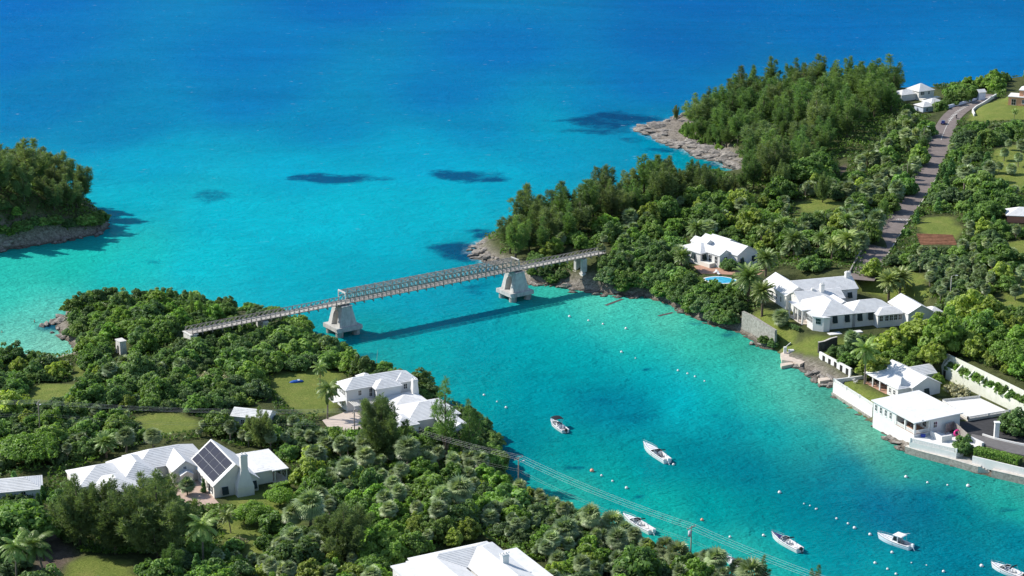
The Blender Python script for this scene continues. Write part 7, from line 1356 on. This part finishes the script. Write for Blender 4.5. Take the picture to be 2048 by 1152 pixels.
stand('dark', 1926, 908, 4.6, 'big round clipped bush beside the white terrace', .85); stand('dark', 2036, 868, 6.2, 'large dark bush behind the gate pillar', 1.15); stand('dark', 2012, 862, 5, 'dark bush against the gate pillar', .9); stand('dark', 548, 995, 2.2, 'low clipped bush at the porch of the solar house', 1.2); stand('grape', 1622, 540, 5, 'rounded bright bush in front of the clipped hedge', 1.0); stand('dark', 1458, 540, 4, 'bush in front of the villa gable', 1.0); stand('broad', 1475, 532, 4, 'bush beside the villa gable window', .9); stand('grape', 530, 1095, 3, 'bright bush on the lawn by the fan palms', 1.0); stand('cedar', 408, 985, 3.2, 'small potted conifer at the terrace', .8); stand('cedar', 1833, 760, 4, 'pointed bright shrub behind the cottage', .8); stand('cedar', 30, 985, 5, 'dark candelabra conifer before the low cottage', 1.0)
for k, (px, py, h, kd) in enumerate(((1722, 505, 7, 'palmetto'), (1738, 486, 7.5, 'broad'), (1752, 466, 8, 'palmetto'), (1768, 443, 8, 'casuarina'), (1780, 424, 6.5, 'broad'), (1793, 405, 8, 'palmetto'), (1806, 388, 7.5, 'grape'), (1817, 368, 8, 'casuarina'), (1828, 350, 7, 'palmetto'), (1838, 330, 7.5, 'broad'), (1846, 312, 8, 'casuarina'), (1850, 290, 6.5, 'palmetto'), (1852, 272, 6.5, 'grape'), (1880, 224, 5, 'grape'), (1902, 212, 6, 'broad'), (1925, 204, 6, 'grape'), (1945, 198, 6, 'broad'))):
    stand(kd, px, py, h, {'palmetto': 'palmetto leaning over the left side of the road', 'broad': 'broadleaf tree shading the left side of the road', 'casuarina': 'casuarina shading the left side of the road', 'grape': 'sea-grape bush on the left side of the road'}[kd], .85, group='trees shading the road')
for px, py, h, kd, lb in ((505, 1046, 4.2, 'flame', 'low spreading bright tree below the chimney of the solar house'), (545, 1060, 4.0, 'grape', 'rounded bush between the chimney and the fan palms'), (470, 1100, 2.6, 'grape', 'small bush at the edge of the lower lawn'), (640, 1020, 5.5, 'palmetto', 'palmetto right of the tall fan palms'), (605, 1000, 3.2, 'bright', 'small bright tree right of the porch'), (665, 985, 5, 'palmetto', 'pale palmetto at the left end of the grove'), (455, 1130, 3.5, 'cedar', 'dark pointed cedar under the coconut palm'), (395, 1150, 4.5, 'cedar', 'taller dark cedar under the huge casuarina')): stand(kd, px, py, h, lb, 1.1)
def shore_row(pts, step, kinds, lo, hi, label, group, z=1.5, jit=1.0):
    P = [W(p[0], p[1], 0) for p in pts]
    for i in range(len(P) - 1):
        n = max(1, int((P[i + 1] - P[i]).length / step))
        for k in range(n):
            p = P[i].lerp(P[i + 1], (k + prnd.uniform(.2, .8)) / n); x, y = p.x + prnd.uniform(-jit, jit), p.y + prnd.uniform(-jit, jit); kd = kinds[prnd.randrange(len(kinds))]; h = prnd.uniform(lo, hi)
            g = max(.3, ground(x, y)); pr = PROTO[kd][0]
            if shore(x, y) < .2 or not fits(x, y, g, h, pr[2] * h / pr[1]): continue
            nm = KNAME[kd]; COUNT[nm] = COUNT.get(nm, 0) + 1; occupy(x, y, pr[2] * h / pr[1] * .8); plant(kd, x, y, h, g - .2, label[kd], group, prnd.uniform(.9, 1.2))
BK = {'grape': 'sea-grape bush overhanging the water on the right bank', 'dark': 'dark shrub overhanging the water on the right bank', 'broad': 'small tree overhanging the water on the right bank', 'grey': 'grey-green bush overhanging the water on the right bank'}
shore_row([(1060, 562), (1100, 566), (1146, 575)], 2.6, ['grape', 'dark'], 2.6, 4.0, BK, 'bushes along the right waterline'); shore_row([(1062, 553), (1100, 556), (1140, 562)], 3.2, ['grape', 'dark'], 3.4, 4.6, BK, 'bushes along the right waterline')
shore_row([(1196, 580), (1240, 587), (1290, 590), (1332, 602), (1354, 612), (1401, 635), (1436, 648), (1476, 659), (1506, 675), (1528, 690)], 2.6, ['grape', 'dark', 'broad', 'grey'], 3.6, 5.4, BK, 'bushes along the right waterline'); shore_row([(1200, 562), (1250, 568), (1300, 575), (1350, 590), (1400, 615), (1440, 630), (1480, 642)], 3.2, ['grape', 'dark', 'broad'], 4.6, 6.4, BK, 'bushes along the right waterline')
LK = {'grape': 'sea-grape bush at the waterline of the left shore', 'dark': 'dark shrub at the waterline of the left shore', 'broad': 'small tree at the waterline of the left shore'}
shore_row([(440, 628), (500, 642), (560, 654), (620, 674), (668, 706), (700, 728)], 3.2, ['grape', 'dark', 'broad'], 3.0, 4.4, LK, 'bushes along the left waterline'); shore_row([(140, 634), (190, 618), (250, 620), (330, 618), (400, 622)], 3.2, ['grape', 'dark', 'broad'], 3.6, 5.2, LK, 'bushes along the left waterline')
shore_row([(0, 499), (60, 489), (130, 478), (188, 466), (212, 452)], 3.0, ['dark', 'grape', 'broad'], 2.6, 4.2, {k: v.replace('of the left shore', 'of the small island') for k, v in LK.items()}, 'bushes along the island waterline')
for k, (px, py, h) in enumerate(((1250, 1088, 5.2), (1268, 1098, 5.0), (1292, 1114, 4.4), (1225, 1075, 6), (1330, 1124, 5.5), (1355, 1135, 5.8), (1415, 1152, 6), (1500, 1178, 6.5))): stand('palmetto', px, py, h, 'shaggy fan palmetto on the very edge of the near bank', 1.1, group='palmettos on the near waterline')
for k, (px, py, h) in enumerate(((2008, 322, 5), (2036, 334, 5.5), (1998, 348, 4.6), (2042, 304, 5), (2022, 350, 4.4), (2016, 300, 4.2), (2022, 525, 5), (2042, 565, 5.4), (2030, 600, 4.6))): stand('palmetto', px, py, h, 'palmetto growing on the grass at the right edge', 1.0, group='palmettos on the right lawns')
stand('broad', 1430, 590, 4.8, 'bush half hiding the left end of the pool', 1.0); stand('grape', 1468, 596, 4.6, 'round-leaved bush half hiding the right end of the pool', 1.0)
# plants spilling over the retaining wall
for k, (p, u) in enumerate(RW_SHELF):
    t = plant(['grape', 'bright', 'broad'][k % 3], p.x, p.y, 2.3 + .7 * ((k * 37) % 10) / 10, 5.9, 'trailing green shrub in the planted shelf of the retaining wall', 'shrubs in the planted wall', .8)
# clipped hedges
def hedge(name, pts, z, w, h, label, mat='bright', n=1500):
    P = [W(p[0], p[1], z) for p in pts]; r = np.random.RandomState(abs(hash(label)) % 999 if False else len(label)); V = []; T = []; e = P[0]; L = sum((P[i + 1] - P[i]).length for i in range(len(P) - 1))
    for i in range(len(P) - 1):
        d = P[i + 1] - P[i]; l = d.length; m = int(n * l / L); d.normalize(); s = np.array([-d.y, d.x, 0]); dd = np.array([d.x, d.y, 0]); o = np.array([*(P[i] - e)])
        face = r.randint(0, 4, m); u = r.uniform(0, l, m); a = r.uniform(-1, 1, m); b = r.uniform(0, 1, m)
        a = np.where(face == 0, -1, np.where(face == 1, 1, a)); b = np.where(face >= 2, 1, b)
        c = o + dd * u[:, None] + s * (a * w / 2)[:, None] + np.array([0, 0, 1.]) * (b * h)[:, None] + r.normal(0, .07, (m, 3)); nr = s * (np.where(face < 2, a, 0))[:, None] + np.array([0, 0, 1.]) * (face >= 2)[:, None] + unit(m, r) * .6
        v, f = cards(c, nr, r.uniform(.16, .3, m), 1.1, r); V.append(v); T.append(np.repeat(np.clip(.5 + r.normal(0, .25, m), 0, 1), 4))
    V = np.concatenate(V); t = tag(empty(name, e), label, 'hedge'); obj('leaves', np_mesh('leaves', V, np.arange(len(V)).reshape(-1, 4), ML[mat], pa={'tint': np.concatenate(T)}), t)
    b = MB(); [b.bar(P[i] - e + Vector((0, 0, h * .46)), P[i + 1] - e + Vector((0, 0, h * .46)), w * .86, h * .9) for i in range(len(P) - 1)]; b.build('branches', plain('hedge_inside', (.04, .06, .02), .9, .3, 2), t)
hedge('clipped_hedge', [(1950, 912), (1995, 922), (2040, 933)], 2.7, 2.6, 2.2, 'long clipped bright green hedge above the white garden wall', 'bright', 2600)
hedge('clipped_hedge', [(541, 986), (578, 976)], 7.0, 1.6, 1.6, 'clipped dark hedge at the porch of the solar house', 'broad', 1200)
hedge('clipped_hedge', [(1628, 530), (1662, 534)], 9.0, 1.8, 2.0, 'clipped hedge behind the palms above the large house', 'broad', 1200)
hedge('clipped_hedge', [(1600, 662), (1570, 648), (1556, 640)], 5.2, 1.0, .9, 'low planting along the top of the stone wall', 'dark', 700)
# ------------------------------------------------------------------ rock ledges and boulders of the shore
def rock_mesh(seed, flat):
    r = random.Random(seed); bm = bmesh.new(); bmesh.ops.create_icosphere(bm, subdivisions=2, radius=1)
    off = Vector((r.uniform(0, 50), r.uniform(0, 50), r.uniform(0, 50)))
    from mathutils import noise as mn
    for v in bm.verts: k = 1 + .55 * mn.noise(v.co * 1.3 + off) + .22 * mn.noise(v.co * 3.5 + off); v.co = Vector((v.co.x * k, v.co.y * k * .7, max(-.5, v.co.z * k * flat)))
    me = bpy.data.meshes.new('rock'); bm.to_mesh(me); bm.free(); me.materials.append(M_ROCK); return me
def rock_mat():
    m, nt, b = new_mat('shore_rock'); p = wpos(nt, 1, 1.8, 2.2); n1 = noise(nt, 1.1, 8, .72, p, .7)
    c = ramp(nt, n1, [(.28, (.05, .042, .036)), (.43, (.20, .175, .15)), (.58, (.37, .33, .285)), (.78, (.52, .48, .42))])
    z = nt.nodes.new('ShaderNodeSeparateXYZ'); g = nt.nodes.new('ShaderNodeNewGeometry'); nt.links.new(g.outputs['Position'], z.inputs[0]); mr = nt.nodes.new('ShaderNodeMapRange'); nt.links.new(z.outputs[2], mr.inputs[0]); mr.inputs[1].default_value = .15; mr.inputs[2].default_value = .6; mr.inputs[3].default_value = .8; mr.inputs[4].default_value = 0
    nt.links.new(mixc(nt, mr.outputs[0], c, (.055, .045, .03)), b.inputs['Base Color']); b.inputs['Roughness'].default_value = .9; bump(nt, b, n1, 1.0, .4); return m
M_ROCK = rock_mat(); ROCKS = [rock_mesh(i, .28 + .1 * (i % 3)) for i in range(7)]; rr_ = random.Random(4); NROCK = 0
def rock(x, y, s, rz=None, z=None, sq=1.0):
    global NROCK
    if NROCK >= 298: return
    o = obj('rock', ROCKS[rr_.randrange(7)], ground_o); o.location = (x, y, max(0.0, ground(x, y)) if z is None else z); o.rotation_euler = (rr_.uniform(-.15, .15), rr_.uniform(-.15, .15), rr_.uniform(0, 6.28) if rz is None else rz); o.scale = (s * rr_.uniform(.9, 1.5), s * rr_.uniform(.7, 1.1), s * rr_.uniform(.7, 1.3) * sq); NROCK += 1
def rocks_along(pts, n, size, spread, z=0.0, rz=None):
    P = [W(p[0], p[1], z) for p in pts]; Ls = [(P[i + 1] - P[i]).length for i in range(len(P) - 1)]; T = sum(Ls)
    for k in range(n):
        t = rr_.uniform(0, T); i = 0
        while t > Ls[i] and i < len(Ls) - 1: t -= Ls[i]; i += 1
        p = P[i].lerp(P[i + 1], t / Ls[i]); rock(p.x + rr_.uniform(-spread, spread), p.y + rr_.uniform(-spread, spread), size * rr_.uniform(.5, 1.3), None if rz is None else rz + rr_.uniform(-.3, .3))
rocks_along([(1278, 256), (1300, 267), (1335, 283), (1370, 298), (1400, 310), (1440, 322), (1482, 345)], 70, 2.2, 2.0, .5, R(-20)); rocks_along([(1290, 253), (1330, 258), (1360, 275), (1400, 292), (1440, 308), (1480, 326)], 40, 2.6, 3.0, 1.2, R(-20)); rocks_along([(1335, 246), (1352, 238), (1370, 234)], 10, 2.0, 1.5, .6)
rocks_along([(1450, 345), (1475, 352), (1485, 358)], 8, 1.6, 1.5, .3); rocks_along([(952, 492), (955, 508), (975, 520), (995, 522)], 26, 1.6, 2.6, .4); rocks_along([(90, 650), (110, 640), (135, 632), (120, 660), (100, 662), (135, 680)], 20, 1.8, 2.0, .2)
rocks_along([(1060, 566), (1100, 571), (1150, 581), (1200, 587), (1240, 592), (1285, 595)], 34, 1.2, 1.2, .2); rocks_along([(1352, 617), (1400, 640), (1475, 664), (1525, 695)], 14, 1.0, 1.2, .2); rocks_along([(1596, 730), (1616, 742), (1640, 760), (1664, 770)], 26, 1.4, 1.8, .4); rocks_along([(1772, 868), (1795, 886), (1812, 900)], 14, 1.3, 1.2, .2); rocks_along([(0, 500), (60, 491), (130, 481), (190, 470), (216, 455)], 22, 1.5, 1.2, .3); rocks_along([(432, 616), (460, 624), (482, 630)], 8, 1.3, 1.4, .2); rocks_along([(1668, 790), (1706, 822), (1746, 854)], 6, .9, .6, 0)
ZC.append(zone([(1050, 568), (1200, 586), (1290, 594), (1400, 640), (1475, 664), (1520, 690), (1500, 630), (1420, 570), (1360, 530), (1260, 510), (1200, 540)], 4, {'dark': 3, 'grape': 3, 'broad': 1, 'bright': 1, 'palmetto': 2, 'grey': 2}, 4500, 4.2, 6.0, lab('on the bank between the villas and the channel'), 'bank trees along the right shore', 0.55, inset=.3))
ZC.append(zone([(1480, 664), (1530, 696), (1560, 700), (1620, 715), (1700, 735), (1720, 690), (1640, 690), (1550, 665)], 4, {'dark': 4, 'broad': 3, 'grey': 2}, 2500, 3.0, 4.6, lab('on the bank below the large white house'), 'bank trees below the large house', 0.55, inset=.3))
ZC.append(zone([(1880, 200), (1960, 180), (2070, 140), (2070, 175), (1990, 190), (1900, 220)], 9, {'grape': 3, 'broad': 2, 'bright': 1}, 4000, 4.0, 6.0, lab('along the far coast beyond the road'), 'trees on the far coast', 0.66, inset=2))
ZC.append(zone([(1830, 195), (1800, 240), (1880, 235), (1900, 225), (1900, 200)], 10, {'dark': 3, 'broad': 2}, 900, 2.5, 4.0, lab('around the small far cottages'), 'bushes by the far cottages', 0.66))
ZC.append(zone([(1500, 1166), (1700, 1216), (1700, 1300), (1300, 1300)], 5, {'palmetto': 3, 'broad': 2}, 200, 3, 5, lab('on the near bank at the lower edge'), 'near bank lower edge', 0.66, inset=.5))
ZC.append(zone([(-40, 985), (80, 990), (140, 1000), (300, 1010), (420, 1020), (440, 1130), (420, 1240), (-60, 1240)], 8, {'dark': 2, 'broad': 2, 'grape': 2, 'cedar': 1, 'grey': 1}, 600, 3.4, 5.4, lab('in the foreground below the solar-panel house'), 'foreground below the solar house', 0.74))
ZC.append(zone([(560, 1040), (800, 1070), (960, 1066), (780, 1150), (770, 1240), (420, 1240), (440, 1120), (540, 1100)], 8, {'broad': 3, 'bright': 2, 'fan': 3, 'dark': 2, 'yellow': 1}, 900, 4.0, 6.0, lab('in the foreground garden left of the near roof'), 'foreground garden', 0.71))
ZC.append(zone([(1050, 992), (1200, 1058), (1330, 1112), (1500, 1166), (1500, 1230), (1100, 1230), (1110, 1150), (960, 1070)], 5, {'palmetto': 3, 'fan': 3, 'bright': 2, 'yellow': 1, 'grape': 1, 'grey': 2}, 1100, 3.6, 5.4, lab('on the near bank of the channel'), 'near bank planting', 0.66, inset=.3))
ZC.append(zone([(580, 960), (700, 880), (840, 880), (1000, 940), (1050, 992), (1120, 1022), (1010, 1070), (800, 1080), (600, 1040)], 6, {'bright': 4, 'broad': 2, 'yellow': 1, 'fan': 4, 'dark': 2}, 1100, 4.4, 6.4, lab('in the grove below the two-storey house'), 'grove below the two-storey house', 0.71))
ZC.append(zone([(690, 760), (770, 748), (835, 776), (930, 826), (985, 862), (1006, 905), (1000, 960), (900, 900), (840, 870), (700, 745)], 4, {'dark': 4, 'broad': 3}, 1500, 3.2, 5.0, lab('on the point beside the two-storey house'), 'trees beside the two-storey house', 0.66, inset=.3))
ZC.append(zone([(-40, 880), (150, 835), (420, 850), (560, 850), (680, 870), (620, 930), (560, 910), (420, 872), (270, 885), (130, 930), (-40, 955)], 7, {'fan': 3, 'broad': 2, 'grape': 2, 'grey': 3, 'dark': 2, 'bright': 1}, 1000, 3.4, 5.2, lab('in the planting behind the solar-panel house'), 'planting behind the solar house', 0.71))
ZC.append(zone([(-40, 716), (160, 718), (300, 735), (560, 752), (540, 800), (420, 830), (260, 825), (150, 830), (-40, 900)], 6, {'dark': 3, 'broad': 2, 'grape': 3, 'grey': 3, 'palmetto': 1, 'yellow': 1}, 1100, 3.4, 5.4, lab('in the thicket behind the left lawns'), 'thicket behind the left lawns', 0.71))
ZC.append(zone([(380, 690), (420, 655), (520, 645), (620, 670), (700, 722), (680, 745), (560, 752), (420, 742), (300, 740)], 5, {'dark': 4, 'grey': 3, 'broad': 1, 'grape': 3}, 700, 3.4, 5.0, lab('in the thicket under the left bridge approach'), 'thicket under the bridge approach', 0.69, inset=.3))
ZC.append(zone([(140, 690), (105, 660), (140, 630), (250, 616), (400, 617), (470, 630), (420, 660), (380, 690), (260, 720), (180, 720)], 4, {'broad': 2, 'grape': 3, 'bright': 2, 'dark': 2, 'grey': 1}, 620, 3.8, 5.6, lab('on the headland at the left end of the bridge'), 'trees on the left headland', 0.69, inset=.6))
ZC.append(zone([(-60, 330), (60, 345), (150, 380), (205, 425), (216, 452), (120, 480), (-60, 505)], 7, {'casuarina_olive': 1, '_cas': (12, 18)}, 700, 9, 13, lab('on the small island at left'), 'casuarinas on the left island', .8, (1.15, 1.5), .4))
ZC.append(zone([(-10, 425), (40, 440), (60, 492), (-10, 500)], 4, {'bright': 1, 'dark': 1}, 400, 3, 4.5, lab('at the foot of the left island'), 'bushes on the left island', 0.66))
ZC.append(zone([(1350, 250), (1400, 215), (1500, 185), (1600, 176), (1800, 172), (1815, 230), (1740, 260), (1690, 300), (1640, 330), (1580, 345), (1500, 345), (1440, 300)], 8, {'casuarina': 8, 'casuarina_olive': 2, '_cas': (12, 17)}, 2600, 6, 9, lab('in the tall stand on the far rocky headland'), 'casuarinas on the far headland', .84, (1.3, 1.6), 7.0))
ZC.append(zone([(1345, 262), (1380, 245), (1480, 320), (1500, 350), (1440, 330), (1380, 290)], 3, {'bright': 2, 'broad': 2, 'casuarina': 1, '_cas': (4, 6)}, 1200, 2.2, 4.0, lab('behind the ledges of the rocky point'), 'scrub above the rocky point', 0.66, inset=6))
ZC.append(zone([(1002, 470), (1100, 440), (1200, 415), (1330, 384), (1450, 362), (1560, 360), (1560, 395), (1450, 405), (1380, 412), (1300, 432), (1180, 462), (1090, 500), (1010, 505)], 6, {'casuarina_olive': 5, 'casuarina': 3, '_cas': (11, 16)}, 1100, 8, 11, lab('in the stand beyond the right end of the bridge'), 'casuarinas beyond the bridge', .72, (1.1, 1.4), 1.2))
ZC.append(zone([(1500, 345), (1690, 300), (1700, 360), (1640, 385), (1560, 400)], 10, {'casuarina': 5, 'casuarina_olive': 3, 'broad': 1, '_cas': (9, 13)}, 420, 5, 8, lab('on the slope below the far stand'), 'trees on the slope', 0.63))
ZC.append(zone([(1050, 560), (1010, 520), (1090, 490), (1200, 455), (1320, 420), (1480, 400), (1600, 400), (1720, 380), (1800, 330), (1840, 260), (1700, 500), (1560, 520), (1380, 490), (1230, 510), (1190, 575)], 7, {'broad': 3, 'bright': 3, 'yellow': 2, 'grape': 3, 'dark': 1, 'palmetto': 3}, 1500, 4.0, 6.2, lab('in the thicket behind the upper villa'), 'thicket behind the upper villa', 0.73))
ZC.append(zone([(1560, 400), (1720, 330), (1800, 240), (1860, 250), (1850, 300), (1800, 390), (1740, 470), (1700, 510), (1560, 500)], 10, {'palmetto': 3, 'fan': 3, 'dark': 2, 'broad': 2, 'date': 1}, 900, 3.6, 5.5, lab('along the left verge of the road'), 'plants left of the road', 0.69))
ZC.append(zone([(1690, 700), (1780, 668), (1900, 640), (2070, 600), (2070, 770), (1890, 700), (1880, 716), (1740, 722)], 9, {'yellow': 4, 'bright': 3, 'broad': 3, 'dark': 2}, 900, 5.0, 7.5, lab('in the wood behind the waterfront cottage'), 'wood behind the waterfront cottage', 0.74))
ZC.append(zone([(1760, 530), (1900, 480), (2070, 460), (2070, 620), (1900, 650), (1870, 600), (1780, 560)], 10, {'yellow': 1, 'grey': 5, 'broad': 2, 'fan': 4, 'dark': 2}, 1000, 3.6, 5.6, lab('in the scrub right of the large house'), 'scrub right of the large house', 0.73))
ZC.append(zone([(1770, 520), (1810, 450), (1870, 370), (1896, 300), (1930, 245), (2070, 250), (2070, 480), (1930, 500), (1840, 500)], 11, {'fan': 3, 'dark': 4, 'grape': 2, 'broad': 1, 'cedar': 1, 'grey': 1}, 1300, 3.8, 6.4, lab('on the slope right of the road'), 'plants right of the road', 0.69))
ZC.append(zone([(1820, 730), (2070, 790), (2070, 740), (1890, 690)], 10, {'yellow': 2, 'bright': 2, 'dark': 2}, 160, 3, 5, lab('on top of the long retaining wall'), 'trees on the retaining wall', 0.66))
print('ZONES', ZC)
print('PLANTS', COUNT, len(TREES))
# ------------------------------------------------------------------ low leafy cover between the plants
def thicket():
    r = np.random.RandomState(3); n = 1000000
    x = r.uniform(gx[0], gx[-2], n); y = 380 + (1130 - 380) * r.uniform(0, 1, n) ** 1.35
    i = ((x - gx[0]) / CELL).astype(int); j = ((y - gy[0]) / CELL).astype(int)
    ok = (SD[j, i] > .9 + 2.5 * (fbm(x, y, .2, 2, 2) - .5)) & (GRASS[j, i] < .4) & (BAREM[j, i] < .4) & (BEACHM[j, i] < .5) & (ROCKM[j, i] < .9)
    ok &= np.abs(x) < y * .285 + 12
    x, y, i, j = x[ok], y[ok], i[ok], j[ok]; fx = (x - gx[0]) / CELL - i; fy = (y - gy[0]) / CELL - j
    z = (HGT[j, i] * (1 - fx) + HGT[j, i + 1] * fx) * (1 - fy) + (HGT[j + 1, i] * (1 - fx) + HGT[j + 1, i + 1] * fx) * fy
    cz = .35 + 1.9 * np.clip(fbm(x, y, .22, 3, 33) - .28, 0, 1) + .8 * vnoise(x, y, .6, 5)
    hz = cz * r.uniform(.35, 1.0, len(x)) ** .6
    dz = z + hz - CAM_H; zc = y * CP - dz * SP; u = y * SP + dz * CP; px = 1024 + FPX * x / zc; py = 576 - FPX * u / zc
    d2 = z - CAM_H; zc2 = y * CP - d2 * SP; u2 = y * SP + d2 * CP; py2 = 576 - FPX * u2 / zc2
    k = ~covers_open(px, py) & ~covers_open(px, py2)
    x, y, z, hz, cz = x[k], y[k], z[k], hz[k], cz[k]
    if len(x) > 240000: x, y, z, hz, cz = x[:240000], y[:240000], z[:240000], hz[:240000], cz[:240000]
    cen = np.stack([x, y, z + hz], 1); nor = unit(len(x), r) * .8 + np.array([0, 0, .55])
    v, f = cards(cen, nor, r.uniform(.22, .46, len(x)) * (1 + (y - 400) / 1300), 1.15, r)
    t = np.clip(fbm(x, y, .12, 3, 44) * 1.3 - .25 + r.normal(0, .16, len(x)), 0, 1)
    m = leaf_mat('undergrowth_leaves', (.04, .085, .018), (.17, .28, .05), (.14, .18, .04), .55, .3, 0.0)
    return np_mesh('undergrowth', v, f, m, pa={'tint': np.repeat(t, 4)})
tag(obj('undergrowth', thicket()), 'low leafy undergrowth between the trees', 'undergrowth', kind='stuff')
# ------------------------------------------------------------------ alike plants of one stand told apart by size and place
_by = {}
for o, h, x, y in ZREC: _by.setdefault(o['label'], []).append((o, h, PX(x, y, 5)))
for lb, L in _by.items():
    if len(L) < 5: continue
    hs = sorted(q[1] for q in L); xs_ = sorted(q[2][0] for q in L); ys_ = sorted(q[2][1] for q in L); n = len(L)
    for o, h, p in L:
        sz = 'low ' if h < hs[n // 3] else 'tall ' if h > hs[2 * n // 3] else 'mid-sized '
        i = sum(v < p[0] for v in xs_) * 3 // n; j = sum(v < p[1] for v in ys_) * 2 // n
        if lb.startswith('low '): sz = {'low ': 'small ', 'tall ': 'large ', 'mid-sized ': 'mid-sized '}[sz]
        t = (sz + lb.replace('low grey', 'grey') if lb.startswith('low ') else sz + lb) + (', back ' if j == 0 else ', front ') + ('left', 'middle', 'right')[i]
        o['label'] = t if len(t.split()) <= 16 else sz + lb
# ------------------------------------------------------------------ everything with a category is a thing
for o in C.objects:
    if o.parent is None and 'category' in o and 'kind' not in o: o['kind'] = 'thing'
